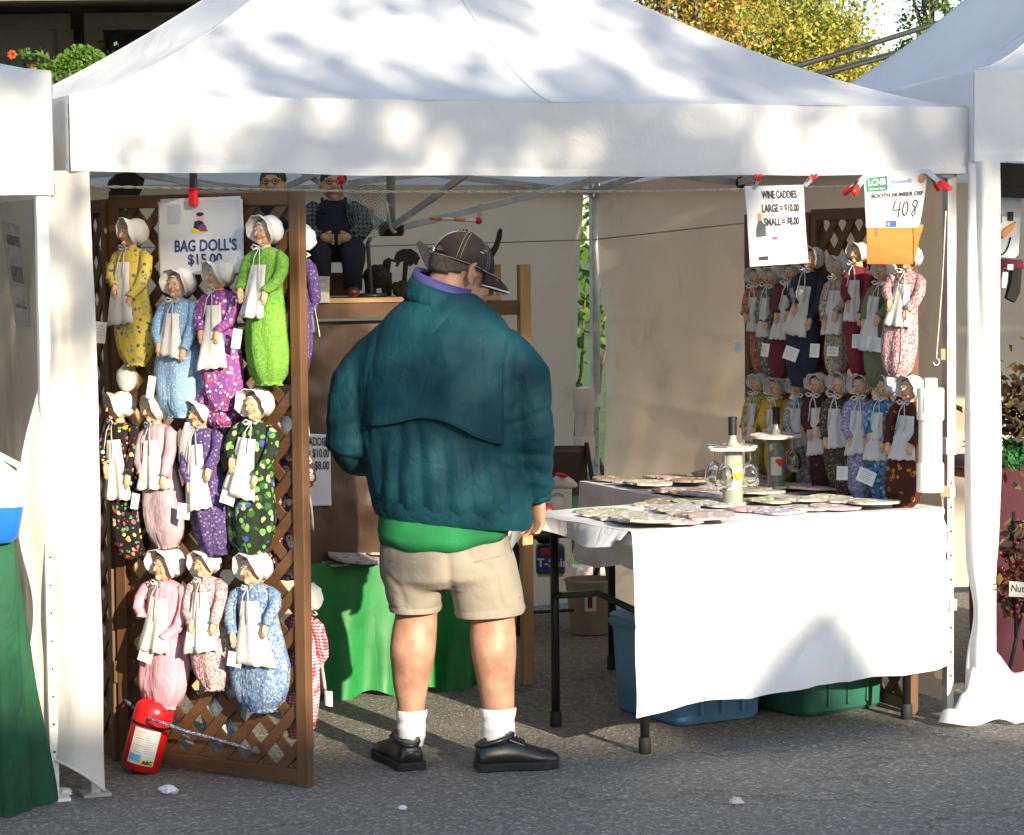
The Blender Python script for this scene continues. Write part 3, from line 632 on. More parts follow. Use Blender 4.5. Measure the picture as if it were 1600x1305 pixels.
street_tree(-5.2, 13.5, spots(42, -3.6, .2, prof, 11) + spots(8, -3.2, .4, lambda a, h: float(h > 2.3), 21) + spots(6, -1.9, .5, lambda a, h: float(1.74 < h < 2.04), 31), 'leafy street tree across the road, the one nearer the house door', 61)
street_tree(4.8, 14.5, spots(34, -.2, 3.6, prof, 12) + spots(8, -.2, 3.2, lambda a, h: float(h > 2.3), 22) + spots(5, .0, 2.0, lambda a, h: float(1.74 < h < 2.04), 32), 'leafy street tree across the road, the one farther along', 62)
# ------------------------------------------------------------------ lattice screens
def lattice_leaf(root, A, B, H, z0=.0, first=True):
    """one framed leaf from A to B: stiles, rails and every diagonal slat"""
    A = Vector(A); B = Vector(B); D = (B - A); Wd = D.length; x = D.normalized(); n = x.cross(Z); sw = .042
    rot = Matrix((x, n, Z)).transposed()
    for s in (0, 1):
        m = MB(); m.box(A + x * (sw / 2 if s == 0 else Wd - sw / 2) + Z * (z0 + H / 2), (sw, .036, H), rot); m.build('stile', BROWNW, root, True, bevel=.003)
    for z in (z0 + sw / 2 + .012, z0 + H - sw / 2):
        m = MB(); m.box(A + x * Wd / 2 + Z * z, (Wd - 2 * sw, .036, sw), rot); m.build('rail', BROWNX, root, True, bevel=.003)
    w_, h_ = Wd - 2 * sw + .03, H - 2 * sw + .03; step = .122; bx, bz = sw - .015, z0 + sw - .015
    base = None
    for s in (1, -1):
        k = -int(h_ / step) - 1
        while k * step < w_ + h_:
            c = k * step; pts = []
            # line: X - s*Zz = c (s=1) or X + Zz = c (s=-1), clipped to the opening
            if s == 1: lo = max(0, -c); hi = min(h_, w_ - c); f_ = lambda q: (c + q, q)
            else: lo = max(0, c - w_); hi = min(h_, c); f_ = lambda q: (c - q, q)
            k += 1
            if hi - lo < .03: continue
            p, q = f_(lo), f_(hi); off = n * (.005 * s)
            P = A + x * (bx + p[0]) + Z * (bz + p[1]) + off; Q = A + x * (bx + q[0]) + Z * (bz + q[1]) + off
            m = MB(); m.bar(P, Q, .0075, .034, n.cross((Q - P).normalized())); m.build('slat', BROWNX, root, True)
A0 = gnd(192, 1190); B0 = gnd(486, 1230); PX = (B0 - A0).normalized(); PN = PX.cross(Z)      # PN points to the viewer
if PN.y > 0: PN = -PN
SCRH = 1.845
ls = thing('lattice_screen', 'brown stained folding lattice screen hung with dolls at the left front', 'lattice screen', A0, math.atan2(PX.y, PX.x))
lattice_leaf(ls, A0, B0, SCRH)
lattice_leaf(ls, A0 - PX * .012 + V * .62 - U * .03, A0 - PX * .012, SCRH - .01)
for z in (.3, .95, 1.6):
    m = MB(); m.tube([A0 - PX * .004 + PN * .022 + Z * (z - .035), A0 - PX * .004 + PN * .022 + Z * (z + .035)], .006, 6); m.build('hinge', mat('brass', (.35, .25, .09), .35, .2, metal=.8), ls, True)
C0 = T(TW - .085, .09)
RU = (C0 - LF).dot(U); RV = (C0 - LF).dot(V)
rs = thing('lattice_screen', 'brown stained lattice screen hung with dolls along the right wall', 'lattice screen', C0, YAW)
RH = 1.80
lattice_leaf(rs, T(RU, RV + .72), T(RU, RV), RH); lattice_leaf(rs, T(RU + .02, RV + 1.30), T(RU, RV + .735), RH - .01)

# ------------------------------------------------------------------ dolls
HAIR = mat('doll_hair', (.55, .53, .50), .9, .2, 60, .5, 120); EYEM = mat('doll_eye', (.03, .02, .02), .4, 0, 5, 0); LIPS = mat('doll_lip', (.45, .14, .10), .5, .1, 5, 0)
DOLLN = 0
def doll(top, facing, L, Wd, dress, label, lean=0, head_yaw=0, apron=True, tags=(), seed=0, group='cloth bag dolls', behind=False, hands=True, ribbon=True, apron_tilt=0, head=True, apron_len=.42, bonnet=WHITEC, apm=None):
    """top: point at the top of the bonnet; facing: yaw of the doll's front (0 = towards -y)"""
    r_ = random.Random(seed * 17 + 3)
    root = thing('bag_doll', label, 'doll', top, group=group, rot=(0, 0, 0))
    M = Matrix.Translation(top) @ Matrix.Rotation(facing, 4, 'Z') @ Matrix.Rotation(lean, 4, 'Y')
    k = L / .45; wx = Wd / .135
    root.rotation_euler = M.to_euler(); MW[root] = M
    ph = [r_.random() * 6.28 for _ in range(4)]; nf = r_.randrange(4, 9); sag = r_.uniform(-.012, .016); bend = r_.uniform(.3, 1.6)
    # bag dress
    prof = [(-.098, .018, .018), (-.104, .034, .026), (-.115, .050, .034), (-.14, .053, .037), (-.18, .052, .040), (-.22, .056, .043), (-.27, .062, .047), (-.32, .067, .050), (-.36, .0675, .051), (-.395, .063, .048), (-.42, .053, .042), (-.437, .040, .033), (-.444, .034, .028), (-.45, .039, .032), (-.447, .02, .016)]
    def rad(z):
        for a, b in zip(prof, prof[1:]):
            if b[0] <= z <= a[0]:
                t_ = (a[0] - z) / (a[0] - b[0] + 1e-9); return a[1] + (b[1] - a[1]) * t_, a[2] + (b[2] - a[2]) * t_
        return prof[-2][1:]
    def pt(z, th, out=0):
        rx, ry = rad(z); rx += sag * math.sin(min(1, max(0, (-z - .2) / .25)) * 3.14); g_ = max(0, min(1, (-z - .12) / .2))
        f_ = 1 + (.085 * math.sin(nf * th + ph[0] + z * 5) + .05 * math.sin((nf + 4) * th + ph[1] - z * 9)) * g_ + .05 * nz3((math.cos(th) * 1.3 + seed, math.sin(th) * 1.3, z * 14))
        if z < -.415: f_ += .12 * math.sin(14 * th + ph[2])
        return Vector(((rx * f_ + out) * math.cos(th) * wx + .007 * bend * math.sin(z * 11 + ph[3]), (ry * f_ + out) * math.sin(th), z * k))
    m = MB(); zs = [prof[0][0]]
    for a, b in zip(prof, prof[1:]):
        st = 3 if abs(a[0] - b[0]) > .03 else 1
        zs += [a[0] + (b[0] - a[0]) * (j + 1) / st for j in range(st)]
    zs[-1] = -.449
    rings = [[pt(z, 2 * math.pi * i / 30) for i in range(30)] for z in zs]
    m.loft(rings, True); m.build('dress', dress, root, False, True)
    # sleeves and hands
    apron_tilt += r_.uniform(-.22, .22); aw = r_.uniform(.8, 1.15); apron_len *= r_.uniform(.8, 1.2)
    for s in (-1, 1):
        b = r_.uniform(-.022, .012); az = r_.uniform(-.022, .03)
        P = [Vector((s * .040 * wx, 0, -.112 * k)), Vector((s * .058 * wx, -.004, -.130 * k)), Vector((s * .066 * wx, -.018, (-.165 + az * .3) * k)), Vector((s * .060 * wx, -.036, (-.200 + az * .7) * k)), Vector((s * (.050 + b) * wx, -.050, (-.222 + az) * k)), Vector((s * (.048 + b) * wx, -.053, (-.228 + az) * k))]
        m = MB(); m.tube(P, [.014, .021, .0205, .019, .015, .019], 9); sl_ = m.build('sleeve', dress, root, False, True)
        if hands:
            h0 = P[-1]; dz = Vector((-s * .006, -.006, -.026 * k)); m = MB()
            m.tube([h0 + Z * .006, h0 + dz * .35, h0 + dz * .8, h0 + dz * 1.05], [(.008, .008), (.011, .008), (.010, .007), (.004, .004)], 8)
            for q in range(4): m.tube([h0 + dz * .75 + Vector((s * (.007 - q * .0045), -.002, 0)), h0 + dz * (1.45 - .1 * abs(q - 1.2)) + Vector((s * (.008 - q * .005), .001, 0))], [.0032, .0022], 5)
            m.tube([h0 + dz * .3 - Vector((s * .009, .002, 0)), h0 + dz * .9 - Vector((s * .013, .003, 0))], [.0035, .0025], 5)
            m.build('hand', SKIND, root, False, True)
    # head with face
    hc = Vector((0, -.008, -.062 * k)); hr = .0325 * (.5 + .5 * wx); hq = Matrix.Rotation(head_yaw + r_.uniform(-.15, .15), 3, 'Z') @ Matrix.Rotation(r_.uniform(-.22, .22), 3, 'Y')
    if head:
        m = MB(); m.ball(hc, (hr * .92, hr * .95, hr * 1.18), 16, 12, 0, hq)
        def fp(x, y, z): return hc + hq @ Vector((x * hr, y * hr, z * hr))
        m.tube([fp(0, -.93, .22), fp(0, -1.12, -.02), fp(0, -1.20, -.12), fp(0, -.95, -.2)], [.0028, .0048, .0058, .003], 7)
        for s in (-1, 1):
            m.ball(fp(s * .50, -.66, -.20), hr * .27, 8, 6)                              # cheeks
            m.ball(fp(s * .36, -.86, .17), (hr * .12, hr * .07, hr * .07), 6, 4, 1, hq)   # eyes
            m.tube([fp(s * .16, -.95, .36), fp(s * .36, -.93, .42), fp(s * .56, -.78, .34)], .0014, 4, 2)  # brows
        m.ball(fp(0, -.72, -.78), hr * .28, 8, 6)                                        # chin
        m.tube([fp(-.30, -.86, -.48), fp(0, -.99, -.53), fp(.30, -.86, -.48)], .0018, 5, 3)
        m.tube([fp(-.62, -.42, .62), fp(-.3, -.72, .82), fp(0, -.78, .9), fp(.3, -.72, .82), fp(.62, -.42, .62)], .0028, 6, 2)   # thin line of hair under the brim
        m.tube([hc - Z * hr * .8, Vector((0, 0, -.108 * k))], [.014, .017], 8)
        m.build('head', (SKIND, EYEM, HAIR, LIPS), root, False, True)
        # bonnet
        m = MB(); bn = 26; R0 = hr * 1.30; rings = []
        tilt = Matrix.Rotation(r_.uniform(-.05, .25), 3, 'X')
        for (rr, yy, wv) in ((.05, 1.28, 0), (.55, 1.20, 0), (.88, .95, .03), (1.02, .55, .03), (.98, .15, .01), (.90, -.02, .02), (.98, -.18, .02), (1.08, -.42, .03), (1.17, -.66, .05), (1.15, -.70, .05)):
            rings.append([])
            for i in range(bn):
                th = 2 * math.pi * i / bn; f_ = 1 + wv * math.sin(9 * th + ph[0]) + .05 * nz3((math.cos(th) * 2, yy * 2, seed))
                c = max(0, -math.sin(th)); cut = 1 - .42 * c * (1 if yy < .3 else .35)     # open under the chin
                ybr = yy + (.55 * c if yy < -.2 else 0)
                rings[-1].append(hc + hq @ (tilt @ Vector((R0 * rr * f_ * math.cos(th), R0 * ybr, R0 * rr * f_ * 1.06 * math.sin(th) * cut + R0 * .10))))
        m.loft(rings, False); m.build('bonnet', bonnet, root, False, True, solid=.0025)
        if ribbon:
            ch = hc + hq @ Vector((0, -hr * .75, -hr * 1.28)); m = MB()
            for s in (-1, 1):
                a = r_.uniform(.8, 1.3)
                lp = [ch, ch + hq @ Vector((s * .018, -.006, .008)), ch + hq @ Vector((s * .032, -.004, .002)), ch + hq @ Vector((s * .02, -.006, -.006)), ch]
                m.tube(lp, [(.0016, .004)] * 5, 6)
                tl = [ch, ch + Vector((s * .010, -.014, -.03 * a)), ch + Vector((s * .014 + .004, -.024, -.065 * a)), ch + Vector((s * .016, -.026, -.095 * a))]
                m.tube(tl, [(.0014, .0042)] * 4, 6)
            m.ball(ch, .005, 6, 5); m.build('ribbon', WHITEC, root, False, True)
    if apron:
        a0, a1 = -.142, -.142 - apron_len * .36
        def ap(x, y):
            z = a0 + (a1 - a0) * y; hwid = (.56 + .30 * y) * aw
            th = -math.pi / 2 + (x - .5) * 2 * hwid + apron_tilt * y
            q = pt(max(z, -.43), th, .006 + .010 * y + .004 * math.sin(x * 16 + ph[1]) * y); q.y -= .006 * y
            q.z += -.006 * abs(math.sin(x * 14 + ph[2])) * (y > .98) - .01 * y * (x - .5) * r_sk
            return q
        r_sk = r_.uniform(-2, 2)
        m = MB(); m.sheet(ap, 16, 16); m.build('apron', apm or WHITEC, root, False, True, solid=.0015)
    for (tx, tz, tw, th_, ro) in tags:
        Mt = Matrix.Translation((tx, -.066, tz * k)) @ Matrix.Rotation(ro, 4, 'Y') @ Matrix.Rotation(-.12, 4, 'X')
        m = MB(); m.sheet(lambda a, b: Mt @ Vector(((a - .5) * tw, .004 * math.sin(a * 3), (b - .5) * th_)), 4, 4); tg = m.build('price_tag', TAGP, root, False, False, solid=.0006)
        m = MB()
        for q in range(5): m.box(Mt @ Vector((-.004 + (q % 2) * .002, -.0012, th_ * (.3 - .14 * q))), (tw * (.7 - .1 * (q % 3)), .0004, .0014), Mt.to_3x3())
        m.build('tag_writing', GREYI, tg, False)
    return root
def on_screen(px, py, off): return hit(px, py, A0 + PN * off, PN)
FACE_L = math.atan2(PN.x, -PN.y)          # yaw so that the doll's front (-y) looks along PN
def ldoll(x0, y0, x1, y1, wpx, dress, label, off=.062, back=False, **kw):
    a = on_screen(x0, y0, -off if back else off); b = on_screen(x1, y1, -off if back else off)
    L = (b - a).length * 1.0; lean = math.atan2((a - b).dot(PX), (a - b).z)
    pxm = FPX / a.y
    return doll(a, FACE_L + (math.pi if back else 0), L, wpx / pxm * 1.03, dress, label, lean=-lean if back else lean, seed=int(x0 + y0), group='dolls on the left lattice screen', **kw)
W3 = (.8, .78, .75)
D = {}
D['yellow'] = printed('yellow_leaf_print', (.52, .40, .07), ((.10, .12, .06), (.22, .22, .30), (.55, .42, .08)), scale=62, dens=.30)
D['blue'] = printed('light_blue_print', (.20, .33, .50), ((.6, .62, .66), (.36, .48, .62)), scale=140, dens=.24)
D['magenta'] = printed('magenta_floral', (.19, .06, .21), ((.42, .12, .27), (.58, .46, .58), (.15, .06, .30), (.42, .09, .14)), scale=95, dens=.42)
D['lime'] = printed('lime_print', (.13, .29, .04), ((.20, .36, .07), (.08, .22, .03)), scale=150, dens=.35)
D['harvest'] = printed('black_harvest_print', (.014, .012, .012), ((.50, .05, .03), (.60, .34, .06), (.10, .28, .10), (.55, .48, .35), (.35, .10, .20)), scale=58, dens=.34)
D['mauve'] = mat('plain_mauve', (.36, .26, .30), .85, .2, 20, .4, 90)
D['violet'] = printed('dark_violet_print', (.07, .045, .14), ((.30, .26, .38), (.20, .09, .20), (.05, .03, .10)), 'rings', scale=120, dens=.40)
D['grape'] = printed('grape_vine_print', (.016, .026, .014), ((.10, .24, .06), (.05, .08, .30), (.16, .32, .10), (.35, .36, .20), (.03, .10, .03)), scale=44, dens=.40)
D['pink'] = mat('plain_pink', (.52, .27, .34), .85, .12, 14, .4, 90)
D['redscroll'] = printed('red_scroll_print', (.52, .42, .40), ((.34, .10, .12), (.42, .22, .22), (.28, .08, .12)), scale=170, dens=.42)
D['bluefloral'] = printed('blue_floral', (.13, .20, .34), ((.30, .34, .24), (.07, .11, .30), (.30, .38, .44)), scale=125, dens=.40)
D['gingham'] = printed('red_gingham', (.55, .16, .20), ((.72, .58, .58), (.40, .02, .05)), 'gingham', scale=95)
D['circles'] = printed('circle_print', (.10, .04, .045), ((.72, .64, .55), (.62, .5, .45)), 'rings', scale=40, dens=.46)
D['greywave'] = printed('grey_wave_print', (.50, .56, .58), ((.25, .32, .42), (.7, .72, .7)), scale=40, dens=.35)
[crumple(D[k_], ((9, 1), (24, .5)), .012, .55, (1.3, 1.3, .5)) for k_ in D]
tgL = lambda x, z, w_=.042, h_=.05, ro=0: (x, z, w_, h_, ro)
ldoll(207, 334, 210, 572, 66, D['yellow'], 'yellow doll with leafy print dress in the top row beside the sign', head_yaw=-.42, tags=[tgL(-.085, -.35, .050, .068, .05)], apron_tilt=-.25)
ldoll(281, 414, 283, 652, 72, D['blue'], 'pale blue doll hanging just below the left half of the sign', head_yaw=-.2, tags=[tgL(-.066, -.36, .03, .07, .1)])
ldoll(341, 400, 352, 642, 66, D['magenta'], 'magenta and purple floral doll below the right half of the sign', head_yaw=-.32, apron_tilt=-.1)
ldoll(416, 326, 420, 602, 72, D['lime'], 'bright lime green doll in the top row right of the sign', head_yaw=-.25, tags=[tgL(-.07, -.33, .035, .06, .1)], apron_tilt=-.3)
ldoll(342, 584, 350, 668, 50, D['magenta'], 'small red pink floral bag doll peeking out below the purple floral doll', off=.035, head_yaw=.3, apron=False, ribbon=False, hands=False)
ldoll(184, 600, 206, 872, 66, D['harvest'], 'black doll with colourful harvest print at the left of the middle row', head_yaw=-.42, tags=[tgL(-.10, -.36, .056, .052, 0)])
ldoll(242, 608, 262, 857, 62, D['mauve'], 'plain dusty mauve doll second in the middle row', head_yaw=-.42, tags=[tgL(-.062, -.31, .03, .05, .2)], apron_tilt=.15)
ldoll(312, 613, 338, 868, 66, D['violet'], 'dark violet small print doll third in the middle row', head_yaw=-.32, tags=[tgL(-.058, -.32, .05, .05, .15)])
ldoll(404, 598, 390, 868, 80, D['grape'], 'dark green doll with grape vine print at the right of the middle row', head_yaw=-.1, tags=[tgL(-.045, -.30, .055, .04, .15)])
ldoll(262, 850, 254, 1106, 90, D['pink'], 'plain pink doll in the bottom row above the fire extinguisher', head_yaw=-.15, tags=[tgL(-.02, -.30, .056, .046, .2)], hands=False)
ldoll(320, 852, 337, 1078, 66, D['redscroll'], 'red and cream scroll print doll in the middle of the bottom row', head_yaw=-.1, tags=[tgL(-.012, -.285, .07, .044, 0)])
ldoll(396, 856, 410, 1112, 88, D['bluefloral'], 'blue green floral doll at the right of the bottom row', head_yaw=-.32, tags=[tgL(-.045, -.30, .055, .045, .15)])
# dolls on the far side of the screen, seen past its edge and through the lattice
ldoll(466, 342, 452, 600, 60, D['violet'], 'white bonneted doll behind the top of the right post of the screen', back=True, off=.07, head_yaw=.2)
ldoll(452, 640, 445, 905, 70, D['circles'], 'doll in cream ring print seen through the lattice beside the grape print doll', back=True, off=.07)
ldoll(476, 905, 468, 1152, 60, D['gingham'], 'red gingham doll on the back of the screen at its lower right post', back=True, off=.075, tags=[tgL(-.06, -.34, .03, .05, 0)])
ldoll(345, 915, 348, 1160, 70, D['greywave'], 'grey white patterned doll behind the lower lattice of the screen', back=True, off=.07)
# white drawstring bag hanging beside the violet doll and a loose bonnet under the yellow doll
b0 = on_screen(294, 660, .085); m = MB()
def bagp(x, y): a = x * 6.283; r_ = (.012 + .024 * math.sin(min(1, y * 1.15) * 1.75)) * (1 + .08 * math.sin(a * 5)); return b0 + PX * (r_ * math.cos(a)) + PN * (r_ * .4 * math.sin(a)) - Z * (y * .125)
m.sheet(bagp, 20, 12); tag(m.build('cloth_bag', WHITEC, None, False, True, origin=b0), 'small white cloth bag hanging between the mauve and violet dolls', 'bag')
b0 = on_screen(199, 590, .05); m = MB(); m.ball((0, 0, 0), (.034, .03, .045), 16, 12); m.v = [b0 + p * (1 + .16 * nz3(p * 45)) for p in m.v]
tag(m.build('loose_bonnet', WHITEC, None, False, True, origin=b0), 'crumpled white bonnet hanging right below the yellow doll', 'bonnet')

# right-hand dolls
def rdoll(x0, y0, x1, y1, wpx, dress, label, row, off=.06, turn=.62, **kw):
    a = onu(x0, y0, RU - off); b = onu(x1, y1, RU - off); L = (a - b).length; pxm = FPX / a.y
    f_ = YAW - math.pi / 2 + turn + rng.uniform(-.25, .2); kw.setdefault('lean', (x0 - x1) / (y1 - y0) * 1.3 + rng.uniform(-.03, .03))
    return doll(a, f_, min(L, .56), wpx / pxm * 1.05, dress, label, seed=int(x0 * 3 + y0), group='dolls on the right lattice screen', **kw)
D['brick'] = printed('brick_red_print', (.38, .12, .09), ((.55, .36, .30), (.25, .06, .05)), scale=120, dens=.3)
D['greygreen'] = printed('grey_green_print', (.13, .15, .13), ((.34, .36, .32), (.05, .06, .06)), scale=85, dens=.4)
D['maroon'] = mat('plain_maroon', (.13, .018, .035), .85, .25, 20, .4, 90)
D['navy'] = mat('plain_navy', (.018, .024, .045), .85, .3, 20, .4, 90)
D['tan'] = printed('tan_floral', (.36, .31, .24), ((.16, .15, .08), (.30, .10, .09), (.5, .46, .38)), scale=100, dens=.36)
D['wine'] = mat('plain_wine', (.16, .014, .03), .85, .25, 20, .4, 90)
D['olive'] = mat('plain_olive', (.13, .15, .075), .85, .25, 20, .4, 90)
D['rosy'] = printed('rosy_floral', (.46, .30, .30), ((.28, .06, .09), (.5, .40, .38), (.22, .10, .13)), scale=150, dens=.42)
D['olivey'] = printed('olive_yellow_print', (.34, .30, .09), ((.20, .19, .05), (.45, .40, .18)), scale=60, dens=.4)
D['ochre'] = mat('plain_ochre', (.50, .30, .035), .85, .2, 20, .4, 90)
D['greyfl'] = printed('grey_floral', (.26, .26, .30), ((.5, .48, .5), (.12, .12, .16)), scale=100, dens=.38)
D['darkmar'] = printed('dark_maroon_print', (.055, .018, .026), ((.14, .05, .05), (.03, .012, .02)), scale=80, dens=.3)
D['brownfl'] = printed('dark_brown_floral', (.055, .045, .035), ((.30, .10, .08), (.26, .25, .2), (.1, .09, .05)), scale=110, dens=.30)
D['lav'] = printed('lavender_floral', (.27, .25, .40), ((.50, .48, .58), (.13, .12, .26)), scale=115, dens=.38)
D['steel'] = printed('steel_blue_print', (.07, .17, .30), ((.25, .38, .5), (.03, .08, .18)), scale=60, dens=.4)
D['rust'] = printed('brown_orange_rings', (.065, .018, .012), ((.48, .20, .03), (.35, .12, .02)), 'rings', scale=34, dens=.30)
[crumple(D[k_], ((9, 1), (24, .5)), .012, .55, (1.3, 1.3, .5)) for k_ in D if k_ in ('brick', 'greygreen', 'maroon', 'navy', 'tan', 'wine', 'olive', 'rosy', 'olivey', 'ochre', 'greyfl', 'darkmar', 'brownfl', 'lav', 'steel', 'rust')]
rdoll(1180, 410, 1184, 582, 28, D['brick'], 'brick red print doll farthest back in the upper row on the right', 0, tags=[tgL(-.06, -.34)], head_yaw=-.3)
rdoll(1207, 408, 1205, 590, 30, D['greygreen'], 'grey green print doll second from the back in the upper right row', 0, head_yaw=-.3)
rdoll(1240, 402, 1226, 588, 34, D['maroon'], 'plain maroon doll under the wine caddies price sheet', 0, tags=[tgL(-.05, -.35, .03, .05)], head_yaw=-.3)
rdoll(1272, 374, 1258, 602, 46, D['navy'], 'plain navy doll with a wide slanting apron right of the wine caddies sheet', 0, tags=[tgL(-.02, -.35, .055, .05, .2)], apron_tilt=-.4, head_yaw=-.4)
rdoll(1312, 392, 1308, 586, 40, D['tan'], 'tan floral doll in the middle of the upper right row', 0, tags=[tgL(-.06, -.36), tgL(.02, -.36, .05, .035)], head_yaw=-.4)
rdoll(1342, 366, 1340, 592, 36, D['wine'], 'plain wine red doll left of the orange sheet', 0, tags=[tgL(.02, -.33)], head_yaw=-.4)
rdoll(1386, 398, 1366, 600, 42, D['olive'], 'plain olive green doll under the orange sheet', 0, tags=[tgL(.03, -.30, .065, .05)], head_yaw=-.1, apron_tilt=-.25)
rdoll(1424, 376, 1408, 588, 52, D['rosy'], 'rosy red floral doll nearest the right post in the upper row', 0, head_yaw=-.2, off=.07)
rdoll(1186, 578, 1186, 740, 32, D['olivey'], 'olive yellow doll farthest back in the lower right row', 1, head_yaw=-.32, apron_tilt=-.35, apron_len=.5)
rdoll(1214, 583, 1220, 758, 40, D['ochre'], 'plain ochre yellow doll behind the wine bottles', 1, head_yaw=-.32)
rdoll(1246, 580, 1252, 762, 34, D['greyfl'], 'grey floral doll third from the back in the lower right row', 1, head_yaw=-.32)
rdoll(1276, 575, 1284, 770, 40, D['darkmar'], 'dark maroon doll in the middle of the lower right row', 1, head_yaw=-.32)
rdoll(1312, 575, 1310, 772, 44, D['brownfl'], 'dark brown floral doll right of the dark maroon one', 1, head_yaw=-.32)
rdoll(1346, 577, 1348, 778, 44, D['lav'], 'lavender grey floral doll with broad apron in the lower right row', 1, head_yaw=-.3, tags=[tgL(-.05, -.36)])
rdoll(1384, 578, 1378, 784, 42, D['steel'], 'steel blue print doll in grey bonnet in the lower right row', 1, head_yaw=-.32, tags=[tgL(-.03, -.36, .07, .05, .3)], bonnet=mat('grey_satin', (.55, .57, .60), .35, .1))
rdoll(1424, 580, 1414, 794, 58, D['rust'], 'dark brown doll with orange rings beside the white pipe', 1, head_yaw=-.35, off=.07)
# ------------------------------------------------------------------ tables and cloths
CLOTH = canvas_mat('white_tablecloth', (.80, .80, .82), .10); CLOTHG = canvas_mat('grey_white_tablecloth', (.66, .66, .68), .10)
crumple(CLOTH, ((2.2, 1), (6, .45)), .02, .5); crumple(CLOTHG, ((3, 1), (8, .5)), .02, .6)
TZ = .745
F0 = gnd(984, 832, TZ); F1 = gnd(1472, 794, TZ); F0.z = F1.z = 0
TX = (F1 - F0).normalized(); TY = Vector((-TX.y, TX.x, 0)); TL = (F1 - F0).length; TD = .70
def tt(a, b, z=0): return F0 + TX * a + TY * b + Z * z
def table(name, label, O, X, Y, Lx, Ly, H, inset=.10, legs=True):
    t = thing(name, label, 'table', O + (X * Lx + Y * Ly) / 2, math.atan2(X.y, X.x)); rot = Matrix((X, Y, Z)).transposed()
    m = MB(); m.box(O + X * Lx / 2 + Y * Ly / 2 + Z * (H - .025), (Lx - .02, Ly - .02, .038), rot); m.build('tabletop', mat('table_laminate', (.45, .44, .42), .5), t, True, bevel=.006)
    for a in (inset, Lx - inset):
        for b in (.07, Ly - .07):
            p = O + X * a + Y * b; m = MB(); m.tube([p, p + Z * (H - .05)], .0155, 10); lg = m.build('leg', DARKM, t, True, True)
            m = MB(); m.lathe([(.019, 0), (.021, .004), (.020, .05), (.017, .055)], 10, p); m.build('foot_cap', mat('black_rubber', (.02, .02, .02), .7), lg, True, True, auto=40)
        m = MB(); m.tube([O + X * a + Y * .07 + Z * .46, O + X * a + Y * Ly / 2 + Z * .50, O + X * a + Y * (Ly - .07) + Z * .46], .012, 8); m.build('cross_brace', DARKM, t, True, True)
    return t
table('folding_table', 'folding table with black legs under the bright white cloth at the front right', F0, TX, TY, TL, TD, TZ - .006)
# the bright cloth: top, long front drop and the short left side
bot = [(.0, 997, 1118), (.15, 1062, 1099), (.25, 1105, 1092), (.34, 1150, 1090), (.44, 1203, 1080), (.55, 1262, 1068), (.66, 1316, 1064), (.74, 1352, 1056), (.84, 1398, 1054), (.93, 1440, 1043), (1.0, 1464, 1036)]
def drop_z(x):
    for (a, p0, q0), (b, p1, q1) in zip(bot, bot[1:]):
        if a <= x <= b:
            k = (x - a) / (b - a); return hit(p0 + (p1 - p0) * k, q0 + (q1 - q0) * k, F0, TY).z
    return .2
def front_cloth(x, y):
    zb = drop_z(min(1, max(0, x))); e = .012
    fold = (.010 * math.exp(-((x - .34) / .008) ** 2) + .010 * math.exp(-((x - .67) / .008) ** 2) + .010 * math.exp(-((y - .52) / .015) ** 2) + .016 * math.sin(x * 13 + 1 + y) + .008 * math.sin(x * 31 - 2 * y) + .012 * max(0, math.sin(x * 19 + 2 + .8 * y)) ** 6 + .03 * nz3((x * 3.2, y * 1.4, 4)) + .012 * nz3((x * 9, y * 4, 14)))
    if y < .06: q = tt(x * TL, -.004 - .010 * math.sin(y / .06 * 1.57), TZ + .004 - .02 * (1 - math.cos(y / .06 * 1.57)))
    else:
        k = (y - .06) / .94; z = (TZ - .016) + (zb - TZ + .016) * k
        q = tt(x * TL + (.004 * math.sin(z * 95) + .004 * math.sin(z * 41) if x > .985 else 0) + .01 * k * (x - .5), -.016 - .02 * k - fold * k, z)
    return q
def top_cloth(x, y):
    d = .0015 * nz3((x * 6, y * 6, 1)) * 2
    return tt(-.0 + x * TL, y * (TD + .01), TZ + .004 + d)
def left_cloth(x, y):
    # x along the depth from the front corner, y down
    L = .045 + .02 * math.sin(x * 5) + .20 * max(0, (x - .72) / .28) ** 1.5
    if x < .05: L *= .6
    return tt(-.006 - .03 * y - (.03 * math.sin(x * 9)) * y - .05 * max(0, x - .8) * 5 * y * .3, x * (TD + .01), TZ + .004 - L * y)
m = MB(); m.sheet(front_cloth, 90, 50); m.sheet(top_cloth, 40, 24); m.sheet(left_cloth, 40, 10)
def back_corner(x, y): return tt(-.04 - .07 * x * 1 + .02 * math.sin(y * 5), TD + .005 + .02 * y, TZ + .0 - y * (.24 - .12 * x) - .01 * x)
m.sheet(back_corner, 10, 12)
tag(m.build('tablecloth', CLOTH, None, False, True, origin=tt(TL / 2, 0, TZ)), 'sunlit white cloth hanging low over the front of the folding table', 'tablecloth')
